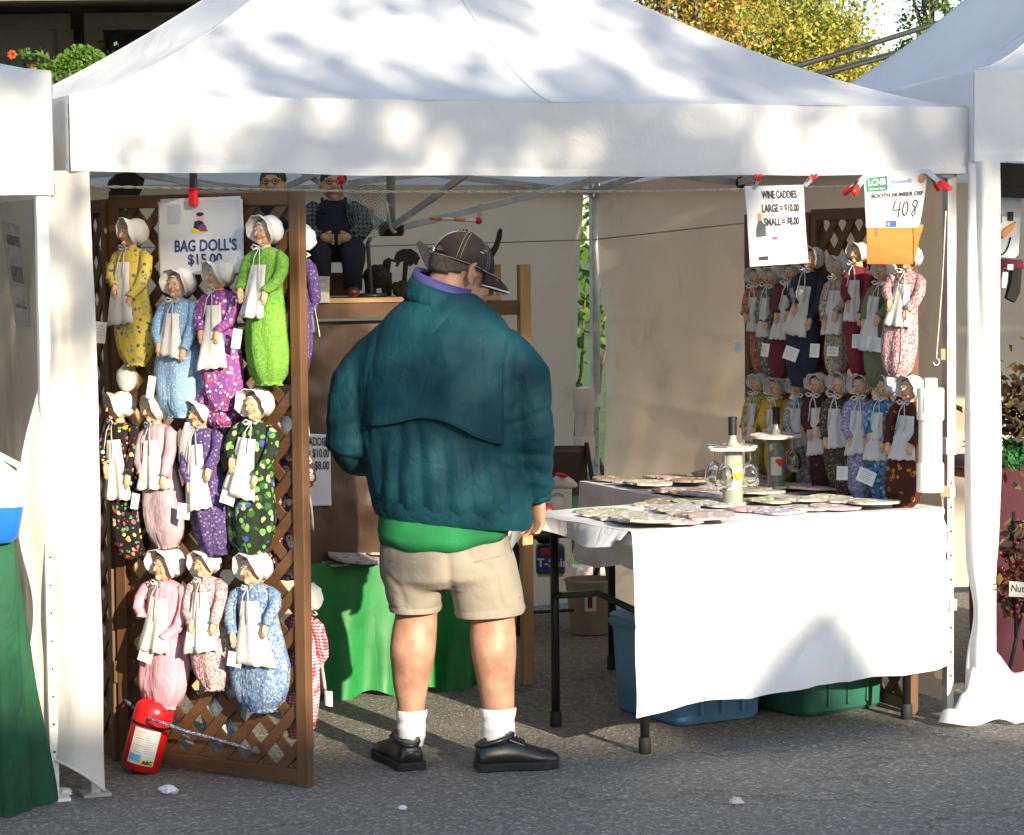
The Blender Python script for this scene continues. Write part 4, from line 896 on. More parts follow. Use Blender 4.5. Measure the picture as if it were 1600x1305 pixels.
# second table along the right wall behind it
S0 = gnd(907, 752, TZ); S0.z = 0; SL = 1.25; SW = .72
def st(a, b, z=0): return S0 + U * a - V * b + Z * z
table('folding_table', 'folding table running along the right wall behind the front table', S0 - V * SL, U, V, SW, SL, TZ - .01)
m = MB(); m.sheet(lambda x, y: st(x * SW, y * SL, TZ + .001 * nz3((x * 9, y * 9, 3))), 24, 40)
def side_drop(x, y): return st(-.004 - .03 * y - .014 * math.sin(x * 34) * y - .02 * nz3((x * 6, y * 3, 2)) * y, x * SL, TZ - y * (.30 + .02 * math.sin(x * 12)))
def back_drop(x, y): return st(x * SW, -.004 - .03 * y - .012 * math.sin(x * 26) * y, TZ - y * .30)
m.sheet(side_drop, 70, 16); m.sheet(back_drop, 40, 12)
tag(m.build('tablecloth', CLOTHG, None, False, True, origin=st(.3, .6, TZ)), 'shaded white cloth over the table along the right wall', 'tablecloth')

# ------------------------------------------------------------------ wooden wine caddies (flat boards with holes)
def caddy_mesh(kind):
    bm = bmesh.new(); n = 36
    def loop(pts):
        vs_ = [bm.verts.new(p) for p in pts]; return [bm.edges.new((vs_[i], vs_[(i + 1) % len(vs_)])) for i in range(len(vs_))]
    es = []
    if kind == 0: f_ = lambda a: .105
    elif kind == 1: f_ = lambda a: .098 + .011 * math.cos(4 * a)
    else: f_ = lambda a: .100 + .006 * math.cos(8 * a)
    es += loop([Vector((f_(a) * math.cos(a) * (1.12 if kind == 2 else 1), f_(a) * math.sin(a), 0)) for a in [2 * math.pi * i / n for i in range(n)]])
    holes = [(0, 0, .017)] + [(.068 * math.cos(a), .068 * math.sin(a), .0125) for a in [math.pi / 4 + i * math.pi / 2 for i in range(4)]]
    if kind == 0: holes = [(0, 0, .017), (.066, 0, .013), (-.066, 0, .013)]
    for (x, y, r_) in holes: es += loop([Vector((x + r_ * math.cos(2 * math.pi * i / 12), y + r_ * math.sin(2 * math.pi * i / 12), 0)) for i in range(12)])
    bmesh.ops.triangle_fill(bm, edges=es, use_beauty=True)
    g_ = bmesh.ops.extrude_face_region(bm, geom=bm.faces[:]); bmesh.ops.translate(bm, verts=[e for e in g_['geom'] if isinstance(e, bmesh.types.BMVert)], vec=(0, 0, .009))
    bmesh.ops.recalc_face_normals(bm, faces=bm.faces[:]); [f.__setattr__('material_index', 0) for f in bm.faces]
    for q, (x, y, r_) in enumerate(holes):
        if q % 2: f = bm.faces.new([bm.verts.new((x + r_ * math.cos(2 * math.pi * i / 12), y + r_ * math.sin(2 * math.pi * i / 12), .0085)) for i in range(12)]); f.material_index = 1  # white disc added in the hole in place of cloth seen through
        else: f = bm.faces.new([bm.verts.new((x + r_ * math.cos(2 * math.pi * i / 12), y + r_ * math.sin(2 * math.pi * i / 12), .0015)) for i in range(12)]); f.material_index = 2  # dark disc low in the hole, its shade put in as colour
    me = bpy.data.meshes.new('wine_caddy'); bm.to_mesh(me); bm.free(); return me
CM = [caddy_mesh(i) for i in range(3)]
CC = {k: printed('caddy_' + k, b, c, scale=42, dens=.30) for k, b, c in (
    ('cream', (.52, .47, .38), ((.30, .22, .16), (.6, .55, .45), (.35, .36, .25))), ('pink', (.55, .38, .38), ((.60, .48, .44), (.32, .16, .18), (.45, .42, .36))),
    ('green', (.36, .44, .28), ((.5, .5, .4), (.18, .26, .12), (.42, .3, .3))), ('lilac', (.44, .41, .50), ((.58, .55, .58), (.24, .22, .32), (.4, .3, .32))),
    ('brown', (.30, .23, .19), ((.42, .36, .30), (.16, .11, .09), (.40, .30, .28))), ('grey', (.40, .38, .37), ((.54, .5, .47), (.22, .19, .20))))}
def caddy(p, key, kind, label, group, rz=0, tx=0, ty=0, scale=.86):
    o = bpy.data.objects.new('wine_caddy', CM[kind].copy()); [o.data.materials.append(q) for q in (CC[key], mat('hole_cloth_white', (.80, .78, .76), .6), mat('hole_shade', (.05, .045, .05), .9))]; col.objects.link(o); o.location = p; o.rotation_euler = (tx, ty, rz); o.scale = (scale,) * 3
    return tag(o, label, 'wine caddy', group)
ordn = ['first', 'second', 'third', 'fourth', 'fifth', 'sixth', 'seventh', 'eighth', 'ninth', 'tenth']
def fan(pts, keys, kinds, where, z0, group, dz=.0045, tilt=.05):
    for i, (px, py) in enumerate(pts):
        p = gnd(px, py, z0 + i * dz); 
        caddy(p, keys[i % len(keys)], kinds[i % len(kinds)], f'{keys[i % len(keys)]} wine caddy, {ordn[i]} from the left {where}', group, rng.random() * 6, rng.uniform(-tilt, tilt) * .4, -tilt)
fan([(960, 806), (975, 808), (990, 810), (1004, 812), (1018, 814)], ['green', 'cream', 'lilac', 'grey', 'cream'], [1, 2, 1], 'in the fan at the front table corner', TZ + .008, 'caddies on the front table')
fan([(1052, 796), (1066, 799), (1082, 803), (1098, 806), (1112, 808)], ['lilac', 'green', 'grey', 'brown', 'pink'], [2, 1, 1], 'in the fan left of the clear bottle', TZ + .008, 'caddies on the front table')
fan([(1180, 797), (1218, 800), (1262, 795), (1306, 793)], ['pink', 'lilac', 'grey', 'pink'], [0, 1, 2], 'in the front line right of the clear bottle', TZ + .008, 'caddies on the front table', .002, .02)
fan([(1210, 783), (1252, 781), (1292, 780), (1332, 784), (1366, 786)], ['green', 'grey', 'cream', 'grey', 'cream'], [1, 0, 1], 'in the rear line right of the clear bottle', TZ + .020, 'caddies on the front table', .002, .03)
fan([(1030, 790), (1046, 786), (1090, 786), (1124, 788)], ['cream', 'brown', 'green', 'grey'], [1, 2, 0], 'in the rear line left of the clear bottle', TZ + .006, 'caddies on the front table', .003, .03)
fan([(940, 800), (948, 804), (1036, 814), (1052, 816)], ['green', 'cream', 'grey', 'pink'], [2, 1, 2], 'lying loose round the front table fans', TZ + .005, 'caddies on the front table', .004, .03)
k_ = 0
for rrow, (nn, uu) in enumerate(((7, .11), (7, .31), (6, .52))):
    for j in range(nn):
        p = st(uu + rng.uniform(-.02, .02), .10 + j * .165 + rng.uniform(-.03, .03), TZ + .007 + .006 * (j % 3) + .003 * rrow)
        key = ['brown', 'grey', 'cream', 'pink', 'brown', 'lilac'][(j + rrow * 2) % 6]
        caddy(p, key, (j + rrow) % 3, f'{key} wine caddy, {ordn[j]} from the back, {["left", "middle", "right"][rrow]} row on wall table', 'caddies on the table along the right wall', rng.random() * 6, rng.uniform(-.05, .05), rng.uniform(-.05, .05))

# ------------------------------------------------------------------ bottles carrying caddies and glasses
def glass_mat(name, c, rough=.02, ior=1.45, tr_=1.0):
    m, n, l, b, o = _new(name); b.inputs['Base Color'].default_value = c4(c); b.inputs['Roughness'].default_value = rough; b.inputs['Transmission Weight'].default_value = tr_; b.inputs['IOR'].default_value = ior
    nz_ = noise_n(n, l, n.new('ShaderNodeTexCoord').outputs['Object'], 30, 2); r_ = ramp_n(n, l, nz_.outputs[0], [(.3, (rough,) * 3), (.8, (rough + .06,) * 3)]); l.new(r_.outputs[0], b.inputs['Roughness']); MATS[name] = m; return m
GLS = glass_mat('clear_glass', (.97, .98, .98), .02, 1.4); FROST = mat('grey_green_bottle_glass', (.24, .27, .22), .12, .15, 20, .02, spec=.6); GREYG = mat('smoky_bottle_glass', (.16, .17, .15), .15, .15, 20, .02, spec=.6)
def bottle(p, H, r_, gm, label, lc, capc):
    t = thing('wine_bottle', label, 'bottle', p, 0, 'display wine bottles')
    m = MB(); m.lathe([(r_ * .7, .003), (r_ * .96, .006), (r_, .02), (r_, H * .56), (r_ * .93, H * .62), (r_ * .62, H * .70), (r_ * .38, H * .76), (r_ * .36, H * .93), (r_ * .36, H)], 24, p); m.build('glass_body', gm, t, True, True)
    m = MB(); m.lathe([(r_ * .41, H * .80), (r_ * .41, H * .97), (r_ * .44, H * .972), (r_ * .44, H * 1.005), (.002, H * 1.008)], 16, p); m.build('foil_cap', capc, t, True, True, auto=40)
    m = MB(); d = (CAM - p); d.z = 0; d.normalize(); x = Z.cross(d)
    def lab(a, b): th = -.6 + 1.2 * a; rr = r_ + .0012; return p + d * (rr * math.cos(th)) + x * (rr * math.sin(th)) + Z * (H * (.20 + .22 * b))
    m.sheet(lab, 12, 3); lb_ = m.build('label', mat('bottle_label', (.50, .53, .46), .6, .1, 30), t, True, True)
    m = MB(); q = p + d * (r_ * .86 + .004) + x * (r_ * .42) + Z * H * .36
    for (dx, dz, rr) in ((0, 0, .013), (.010, .004, .010), (-.009, .003, .010), (.002, -.008, .010)): m.ball(q + x * dx + Z * dz, (rr, rr, rr * .8), 10, 8)
    m.build('fruit_print', lc, lb_, True, True)
    return t
def wine_glass(p, s, label, tilt=0):
    """upside-down stemmed glass hanging by its foot at p"""
    m = MB(); m.lathe([(.001, .003), (.030, .0025), (.031, .0), (.006, -.004), (.0035, -.012), (.0035, -.055), (.008, -.062), (.022, -.072), (.032, -.092), (.035, -.118), (.030, -.150), (.0285, -.150), (.0335, -.118), (.0305, -.093), (.020, -.075), (.006, -.067), (.001, -.066)], 22, (0, 0, 0), None, 0, False)
    m.v = [p + v * s for v in m.v]; return tag(m.build('wine_glass', GLS, None, False, True, origin=p), label, 'glass', 'stemmed glasses hung on the caddies')
P1 = gnd(1145, 792, TZ + .006); P2 = gnd(1213, 768, TZ + .004)
bottle(P1, .315, .036, FROST, 'pale clear bottle with yellow fruit label carrying a caddy and glasses', mat('yellow_fruit', (.80, .42, .02), .6), DARKM)
bottle(P2, .315, .034, GREYG, 'smoky grey bottle with red fruit label nearer the dolls', mat('red_fruit', (.55, .04, .02), .6), DARKM)
CP1 = P1 + Z * .205; CP2 = P2 + Z * .205
for (cp, kk, lb_) in ((CP1, 1, 'pale round wine caddy slipped over the neck of the clear bottle'), (CP2, 0, 'white wine caddy slipped over the neck of the smoky bottle')):
    o = bpy.data.objects.new('bottle_caddy', CM[kk].copy()); [o.data.materials.append(q) for q in (mat('whitewashed_board', (.66, .60, .55), .7, .15, 30), mat('hole_cloth_white', (.80, .78, .76)), mat('hole_shade', (.05, .045, .05)))]; col.objects.link(o); o.location = cp; o.scale = (.92, .92, 1); o.rotation_euler = (.02, -.03, .6); tag(o, lb_, 'wine caddy')
vd = (CP1 - CAM); vd.z = 0; vd.normalize(); vx = Vector((vd.y, -vd.x, 0))
for (cp, dx, dy, lb_) in ((CP1, -.065, .02, 'wine glass hanging upside down left of the clear bottle'), (CP1, -.028, -.05, 'wine glass hanging in front of the clear bottle'), (CP1, .062, .02, 'wine glass hanging upside down right of the clear bottle'), (CP2, .062, .01, 'wine glass hanging right of the smoky bottle before the dolls')):
    wine_glass(cp + vx * dx + vd * dy + Z * .012, .95, lb_)

# ------------------------------------------------------------------ pipes filled with concrete that weigh the tents down
def pipe_weight(p, r_, H, label, cap=True, mt=PVC):
    t = thing('pipe_weight', label, 'pipe', p, YAW)
    m = MB(); m.lathe([(r_, .02), (r_, H - .02)], 24, p); m.build('pipe', mt, t, True, True, auto=40)
    for z0, z1 in ((0, .10), (H - .11, H)):
        m = MB(); m.lathe([(r_ * .5, z0), (r_ * 1.12, z0 + .001), (r_ * 1.16, z0 + .008), (r_ * 1.16, z1 - .006), (r_ * 1.10, z1), (r_ * .5, z1 + .001)], 24, p); m.build('end_cap', mt, t, True, True, auto=40)
    if cap:
        m = MB(); m.box(p + Z * (H + .017), (.042, .042, .034), None); m.build('plug', mt, t, True, bevel=.004)
        for k in range(8): a = k * math.pi / 4 + .2; m = MB(); m.box(p + Vector((math.cos(a) * r_ * 1.165, math.sin(a) * r_ * 1.165, H - .055)), (.004, .004, .05), Matrix.Rotation(a, 3, 'Z')); m.build('cap_rib', PVC, t, True)
    # printed code running down the tube
    d = (CAM - p); d.z = 0; d.normalize(); x = Z.cross(d)
    text_mb('2 IN SCH 40', .02, frame(p + d * (r_ + .001) + x * .004 + Z * H * .62, -Z, d), .0003).build('code_print', GREYI, t, True)
    return t
pw = onu(1452, 768, RU - .10); pipe_weight(Vector((pw.x, pw.y - .02, pw.z)), .040, .355, 'white pipe weight with square plug hanging beside the ringed brown doll')
bp = T(TW - .065, TW - .10, 0); pz = hit(913, 716, bp, Vector((0, 1, 0))); zt = hit(915, 606, bp, Vector((0, 1, 0))).z
pipe_weight(Vector((pz.x, bp.y, pz.z)), .042, zt - pz.z, 'white pipe weight strapped to the back corner leg', cap=False)
np_ = NR + U * .17 - V * .02; zb_ = hit(1545, 1075, np_, Vector((0, 1, 0))); zt_ = hit(1545, 785, np_, Vector((0, 1, 0))).z
m = MB(); m.tube([Vector((zb_.x, np_.y, .01)), Vector((zb_.x, np_.y, zt_))], .026, 18); wp = tag(m.build('white_pipe', PVC, None, False, True, origin=Vector((zb_.x, np_.y, 0)), auto=50), 'plain white pipe standing beside the wrapped leg of the right tent', 'pipe')
for z in (.45, .47):
    m = MB(); m.lathe([(.0275, -.002), (.0285, 0), (.0275, .002)], 16, Vector((0, 0, z))); m.build('wire_tie', DARKM, wp, False)
# wire from the frame to the pipe weight
a_ = onu(1478, 330, RU - .10); b_ = onu(1463, 560, RU - .10); cord([a_, a_.lerp(b_, .5) + U * .004, b_], .0035, 'rope', ROPEW, 'white twisted cord with a hook hanging down to the pipe weight', 'cord', twist=True)
m = MB(); m.tube([b_ + Vector((.010 * math.sin(t_), 0, -.012 + .012 * math.cos(t_))) for t_ in [i * .6 for i in range(9)]], .002, 5); tag(m.build('wire_hook', STEEL, None, False, True, origin=b_), 'small wire hook at the lower end of the white cord', 'hook')

# ------------------------------------------------------------------ bins under the front table
def bin_(px, py, pxr, pyr, depth, H, c, label, yaw=None, lid=True):
    a = gnd(px, py); b = gnd(pxr, pyr); x = (b - a).normalized() ; L = (b - a).length; y = Vector((-x.y, x.x, 0)); rot = Matrix((x, y, Z)).transposed()
    t = thing('storage_bin', label, 'storage bin', a, math.atan2(x.y, x.x)); mm = mat('bin_' + label.split()[0], c, .42, .08, 4, .03, spec=.45)
    cc = a + x * L / 2 + y * depth / 2
    def ring(z, k, r_=.035):
        hx, hy = L / 2 * k, depth / 2 * k; P = []
        for (sx, sy, a0) in ((1, 1, 0), (-1, 1, 90), (-1, -1, 180), (1, -1, 270)):
            for j in range(5): th = R(a0 + j * 22.5); P.append(cc + x * (sx * (hx - r_) + r_ * math.cos(th)) + y * (sy * (hy - r_) + r_ * math.sin(th)) + Z * z)
        return P
    m = MB(); m.loft([ring(.004, .95), ring(.018, 1.0), ring(H * .45, 1.035), ring(H * .9, 1.07)]); m.build('tub', mm, t, True, True, auto=35)
    m = MB(); m.loft([ring(H * .86, 1.10), ring(H * .9, 1.13), ring(H * .92, 1.13), ring(H * .93, 1.09)]); m.build('rim', mm, t, True, True, auto=35)
    if lid: m = MB(); m.loft([ring(H * .925, 1.10), ring(H * .97, 1.11), ring(H, 1.06)]); m.build('lid', mm, t, True, True, auto=35)
    for k in range(3):
        m = MB(); m.box(a + x * L * (.25 + .25 * k) - y * .008 + Z * H * .45, (.012, .014, H * .7), rot); m.build('rib', mm, t, True, bevel=.004)
    return t
bin_(1062, 1138, 1190, 1122, .42, .36, (.10, .22, .38), 'blue plastic storage bin under the middle of the front table')
bin_(1262, 1124, 1382, 1104, .50, .33, (.025, .12, .085), 'green plastic storage bin under the right of the front table')

# ------------------------------------------------------------------ signs and clips
def sheet_sign(name, label, cat, corners, mt=PAPER, bow=.004):
    """corners: TL, TR, BR, BL world points -> root with a slightly bowed paper part; returns (root, point function(x right 0..1, y down 0..1), normal)"""
    TLc, TRc, BRc, BLc = corners; n = (TRc - TLc).cross(TLc - BLc).normalized()
    if n.dot(CAM - TLc) < 0: n = -n
    t = thing(name, label, cat, (BLc + BRc) / 2)
    def f_(x, y, o=0): 
        p = (TLc * (1 - x) + TRc * x) * (1 - y) + (BLc * (1 - x) + BRc * x) * y
        return p + n * (bow * math.sin(x * 3.1 + .4) * math.sin(y * 2.5) + .003 * nz3((x * 4, y * 4, len(label))) + o)
    m = MB(); m.sheet(lambda a, b: f_(a, b), 40, 40); m.build('paper', mt, t, True, True, solid=.0008)
    return t, f_, n
def sign_text(t, f_, n, txt, x, y, hgt, wid, mt, nm='lettering', bold=0, slant=0):
    o = f_(x, y, .003); xd = (f_(x + .05, y) - f_(x - .05, y)).normalized(); W_ = (f_(1, y) - f_(0, y)).length
    mb = text_mb(txt, hgt, Matrix.Identity(4), .0002, width=wid * W_ if wid else None, bold=bold)
    yd = (f_(x, y - .05) - f_(x, y + .05)).normalized(); H_ = (f_(x, 1) - f_(x, 0)).length
    mb.v = [f_(x + (v.x + slant * v.y) / W_, y - v.y / H_, .0026 + v.z) for v in mb.v]
    return mb.build(nm, mt, t, True)
def patch(t, f_, x0, x1, y0, y1, mt, nm, o=.0016, k=4): m = MB(); m.sheet(lambda a, b: f_(x0 + (x1 - x0) * a, y0 + (y1 - y0) * b, o), k, k); return m.build(nm, mt, t, True)
def blob(t, f_, pts, mt, nm, o=.002): m = MB(); m.add([f_(x, y, o) for x, y in pts], [tuple(range(len(pts)))]); return m.build(nm, mt, t, True)
def ell(cx, cy, rx, ry, n=14): return [(cx + rx * math.cos(6.283 * i / n), cy + ry * math.sin(6.283 * i / n)) for i in range(n)]
def clip(p, up, out, label, s=1.0, spread=.0):
    """spring clip: two metal jaws and red dipped handles; p = jaw tip, up = direction of the handles"""
    up = Vector(up).normalized(); out = Vector(out).normalized(); sd = up.cross(out)
    t = thing('spring_clip', label, 'clip', p, group='red spring clips')
    for k in (-1, 1):
        tip = p + out * .003 * k; mid = p + up * .035 * s + out * .010 * k; end = p + up * .085 * s + out * (.016 + spread) * k
        m = MB(); m.bar(tip, mid, .018 * s, .003, out); m.bar(mid, mid.lerp(end, .4), .018 * s, .004, out); m.build('jaw', STEEL, t, True)
        m = MB(); m.tube([mid.lerp(end, .25), mid.lerp(end, .4), mid.lerp(end, .95), end], [(.011 * s, .006 * s), (.0125 * s, .007 * s), (.0125 * s, .007 * s), (.008 * s, .004 * s)], 10); m.build('handle', REDP, t, True, True)
    m = MB(); m.tube([p + up * .035 * s - sd * .011 * s, p + up * .035 * s + sd * .011 * s], .007 * s, 8); m.build('spring', DARKM, t, True)
    return t
# BAG DOLL'S
sg = [hit(px, py, A0 + PN * .040, PN) for px, py in ((247, 316), (379, 311), (381, 427), (249, 431))]
t, f_, n = sheet_sign('price_sign', "white sign reading BAG DOLL'S $15.00 clipped above the dolls", 'sign', sg)
sign_text(t, f_, n, "BAG DOLL'S", .565, .615, .050, .72, INK, bold=.0012); sign_text(t, f_, n, '$15.00', .56, .80, .046, .40, INK, bold=.001)
patch(t, f_, .12, .27, .05, .30, mat('grey_tape', (.40, .42, .48), .4, .1), 'tape'); patch(t, f_, .03, .98, -.04, .012, mat('clear_sleeve', (.55, .55, .57), .3, .1), 'sleeve_edge', .001)
YEL = mat('yellow_ink', (.75, .52, .04), .7); PUR = mat('plum_ink', (.20, .05, .18), .7); PNK = mat('pink_ink', (.70, .35, .42), .7)
blob(t, f_, ell(.50, .40, .10, .045), YEL, 'picture', .0014); blob(t, f_, ell(.50, .33, .055, .065), BLACKI, 'picture', .0018); blob(t, f_, ell(.535, .37, .05, .05), PUR, 'picture', .0022)
blob(t, f_, ell(.52, .235, .035, .042), PNK, 'picture', .0020); blob(t, f_, ell(.505, .185, .045, .028), BLACKI, 'picture', .0024); blob(t, f_, [(.44, .28), (.49, .27), (.49, .38), (.43, .37)], BLACKI, 'picture', .0016)
blob(t, f_, ell(.57, .405, .03, .014), PUR, 'picture', .0026)
cp = hit(302, 300, A0 + PN * .05, PN); 
t = thing('spring_clip', "long grey and red clamp gripping the valance above the doll sign", 'clip', cp)
m = MB(); m.bar(hit(302, 262, A0 + PN * .05, PN), hit(302, 298, A0 + PN * .05, PN), .026, .010, PN); m.build('jaw', mat('gunmetal', (.10, .10, .10), .35, .2, metal=.8), t, True, bevel=.003)
m = MB(); m.bar(hit(302, 293, A0 + PN * .052, PN), hit(302, 323, A0 + PN * .052, PN), .030, .018, PN); m.build('handle', REDP, t, True, bevel=.006)
# WINE CADDIES
VS = -.085
sg = [onv(px, py, VS) for px, py in ((1163, 291), (1255, 289), (1264, 411), (1171, 417))]
t, f_, n = sheet_sign('price_sign', 'white sheet reading WINE CADDIES with a bottle and glass, hanging from the rope', 'sign', sg, bow=.012)
for tx_, yy, ww in (('WINE CADDIES', .12, .60), ('LARGE = $10.00', .29, .64), ('SMALL = $8.00', .46, .62)): sign_text(t, f_, n, tx_, .57, yy, .036, ww, INK if yy > .9 else BLACKI, bold=.0011)
BT = mat('bottle_ink', (.03, .04, .05), .6)
blob(t, f_, [(.12, .64), (.28, .63), (.285, .52), (.25, .46), (.225, .43), (.175, .43), (.16, .47), (.13, .53)], BT, 'picture'); blob(t, f_, [(.165, .43), (.235, .43), (.225, .34), (.175, .34)], mat('orange_ink', (.60, .16, .05), .6), 'picture')
blob(t, f_, ell(.42, .69, .065, .062), PNK, 'picture'); blob(t, f_, [(.41, .74), (.43, .74), (.43, .88), (.41, .88)], GREYI, 'picture'); blob(t, f_, ell(.42, .89, .06, .009), GREYI, 'picture'); patch(t, f_, .14, .30, .88, .93, BLACKI, 'picture')
blob(t, f_, ell(.42, .66, .05, .018), PUR, 'picture', .0026)
# booth number
sg = [onv(px, py, VS - .01) for px, py in ((1349, 273), (1452, 262), (1437, 356), (1353, 356))]
t, f_, n = sheet_sign('booth_sheet', 'white booth number sheet marked 408 with a green bank logo', 'sign', sg, bow=.004)
BG = mat('bank_green', (.01, .15, .08), .6)
patch(t, f_, .03, .36, .07, .33, BG, 'logo'); WI = mat('white_ink', (.8, .8, .8), .7); sign_text(t, f_, n, 'LCNB', .195, .17, .030, .27, WI, bold=.0006); sign_text(t, f_, n, 'National Bank', .195, .285, .010, .26, WI)
sign_text(t, f_, n, 'Waynesville', .58, .19, .022, .34, mat('lilac_ink', (.28, .26, .55), .7), slant=.25); blob(t, f_, ell(.90, .17, .055, .085), mat('rust_ink', (.50, .14, .08), .7), 'picture'); blob(t, f_, ell(.90, .15, .03, .04), mat('olive_ink', (.30, .32, .08), .7), 'picture', .0026)
sign_text(t, f_, n, 'BOOTH NUMBER OSF', .53, .42, .019, .86, BLACKI, bold=.0005)
def stroke(t, f_, pts, mt, wd=.0022): m = MB(); m.tube([f_(x, y, .003) for x, y in pts], wd, 5); return m.build('handwriting', mt, t, True, True)
stroke(t, f_, [(.50, .52), (.46, .66), (.47, .69), (.60, .68)], BLACKI); stroke(t, f_, [(.585, .54), (.565, .82)], BLACKI)
stroke(t, f_, [(.68 + .045 * math.sin(a), .67 - .12 * math.cos(a)) for a in [i * .52 for i in range(13)]], BLACKI)
stroke(t, f_, [(.88, .55), (.83, .53), (.80, .60), (.86, .66), (.87, .76), (.83, .81), (.81, .75), (.87, .64), (.89, .57), (.86, .53)], BLACKI)
for k in range(9): blob(t, f_, ell(.09 + .035 * (k % 5), .90 + .04 * (k // 5) + .012 * (k % 2), .011, .012, 8), mat('red_ink', (.6, .05, .08), .7), 'picture')
patch(t, f_, .36, .55, .875, .985, mat('navy_ink', (.03, .07, .25), .7), 'logo'); blob(t, f_, ell(.405, .935, .02, .03), PNK, 'picture', .0024); patch(t, f_, .60, .85, .92, .94, GREYI, 'small_print')
sg = [onv(px, py, VS - .009) for px, py in ((1354, 351), (1443, 351), (1428, 413), (1354, 413))]
t, f_, n = sheet_sign('permit_sheet', 'orange permit sheet hanging under the booth number sheet', 'sign', sg, mat('orange_paper', (.64, .24, .05), .7, .06, 6, .03, tl=.4), bow=.006)
OI = mat('brown_ink', (.45, .16, .03), .7)
for (x0, x1, y) in ((.14, .98, .07), (.22, .55, .24), (.2, .42, .60), (.2, .45, .80), (.5, .7, .6), (.2, .4, .93)): patch(t, f_, x0, x1, y, y + .022, OI, 'small_print')
for y in (.12, .19, .26): blob(t, f_, ell(.16, y, .03, .025, 8), mat('red_ink', (.6, .05, .08), .7), 'seal')
# red clips
clip(onv(1177, 296, VS), (.35, 0, .9), -V, 'red clip holding the left top of the wine caddies sheet', .62); clip(onv(1257, 291, VS), (.7, 0, .75), -V, 'red clip holding the right top of the wine caddies sheet', .62)
clip(onv(1352, 276, VS - .012), (-.75, -.2, -.75), -V, 'left red clamp of the booth number sheet, handles hanging down', 1.0, .02); clip(onv(1448, 268, VS - .012), (.7, -.2, -.75), -V, 'right red clamp of the booth number sheet, handles hanging down', 1.05, .02)
# ------------------------------------------------------------------ wooden shelf at the back
SP = gnd(824, 1070); SU = (SP - LF).dot(U); SV = (SP - LF).dot(V)
shz = onv(700, 470, SV).z
sf = thing('wooden_shelf', 'rough wooden shelf with tall pine posts at the back of the booth', 'shelf', SP, YAW)
rotT = Matrix((U, V, Z)).transposed(); ptop = onv(822, 413, SV).z; SLEN = 1.50; SDEP = .30
for (u, v) in ((SU, SV), (SU, SV + SDEP), (SU - SLEN, SV), (SU - SLEN, SV + SDEP)):
    m = MB(); m.box(T(u, v, ptop / 2), (.044, .040, ptop), rotT); m.build('post', PINE, sf, True, bevel=.004)
for v in (SV + .004, SV + SDEP - .004):
    m = MB(); m.box(T(SU - SLEN / 2, v, shz - .030), (SLEN - .05, .030, .055), rotT); m.build('rail', BROWNX, sf, True)
for k in range(3):
    m = MB(); m.box(T(SU - SLEN / 2 - .05, SV + .035 + k * .115, shz + .008), (SLEN - .10, .108, .017), rotT); m.build('board', wood('pine_board', (.40, .24, .09), (.25, .13, .05), 0), sf, True)
m = MB(); m.box(T(SU - SLEN / 2, SV + SDEP + .03, .05), (SLEN - .05, .03, .06), rotT); m.build('rail', PINE, sf, True)
def kraft(x, y):
    u = SU - SLEN + .03 + (SLEN - .42) * x; z = (shz - .07) * (1 - y) + .50 * y
    return T(u, SV + .07 + .014 * nz3((u * 5, z * 4, 1)) + .006 * nz3((u * 16, z * 12, 2)), z)
m = MB(); m.sheet(kraft, 50, 50); o = m.build('backing_sheet', mat('brown_wrapping', (.080, .040, .021), .34, .3, 4, .25, 12, .01, spec=.5), sf, True, True)
# price sheet pinned to the backing (mostly hidden by the screen)
sg = [onv(px, py, SV + .045) for px, py in ((428, 676), (516, 679), (518, 790), (428, 793))]
t, f_, n = sheet_sign('price_sign', 'second wine caddies price sheet half hidden behind the right post of the screen', 'sign', sg, mat('grey_blue_paper', (.62, .64, .70), .75, .03))
for tx_, yy in (('WINE CADDIES', .11), ('LARGE = $10.00', .27), ('SMALL = $8.00', .44)): sign_text(t, f_, n, tx_, .60, yy, .044, .74, BLACKI, bold=.0006)
# low green table
G0 = gnd(470, 1096); G1 = gnd(742, 1076); GX = (G1 - G0).normalized(); GY = Vector((-GX.y, GX.x, 0)); GL = (G1 - G0).length; GH = hit(520, 884, G0, GY).z
gt = thing('low_table', 'low table under a green plastic cloth at the back of the booth', 'table', G0, math.atan2(GX.y, GX.x))
m = MB(); m.box(G0 + GX * GL / 2 + GY * .19 + Z * (GH - .02), (GL - .03, .34, .03), Matrix((GX, GY, Z)).transposed()); m.build('tabletop', PINE, gt, True)
for a in (.12, GL - .12):
    for b in (.12, .30): m = MB(); m.box(G0 + GX * a + GY * b + Z * (GH / 2 - .03), (.04, .04, GH - .06), None); m.build('leg', PINE, gt, True)
GREENC = mat('green_plastic_cloth', (.010, .17, .036), .5, .25, 6, .4, 26, .012, spec=.4, wrinkle=2, ws=9)
crumple(GREENC, ((4, 1), (14, .4)), .008, .5, (1, 1, .4))
def gfront(x, y): z = GH * (1 - y) + .012 + .015 * math.sin(x * 20) * y; return G0 + GX * (x * GL) - GY * (.004 + .025 * y + (.018 * math.sin(x * 26 + y * 2) + .02 * nz3((x * 7, y * 2, 3))) * y) + Z * z
m = MB(); m.sheet(gfront, 70, 24); m.sheet(lambda x, y: G0 + GX * x * GL + GY * (.36 * y) + Z * (GH + .003 * nz3((x * 9, y * 5, 1)) + .002), 30, 12)
tag(m.build('green_cloth', GREENC, None, False, True, origin=G0 + Z * GH), 'bright green plastic cloth draped to the ground over the low table', 'tablecloth')
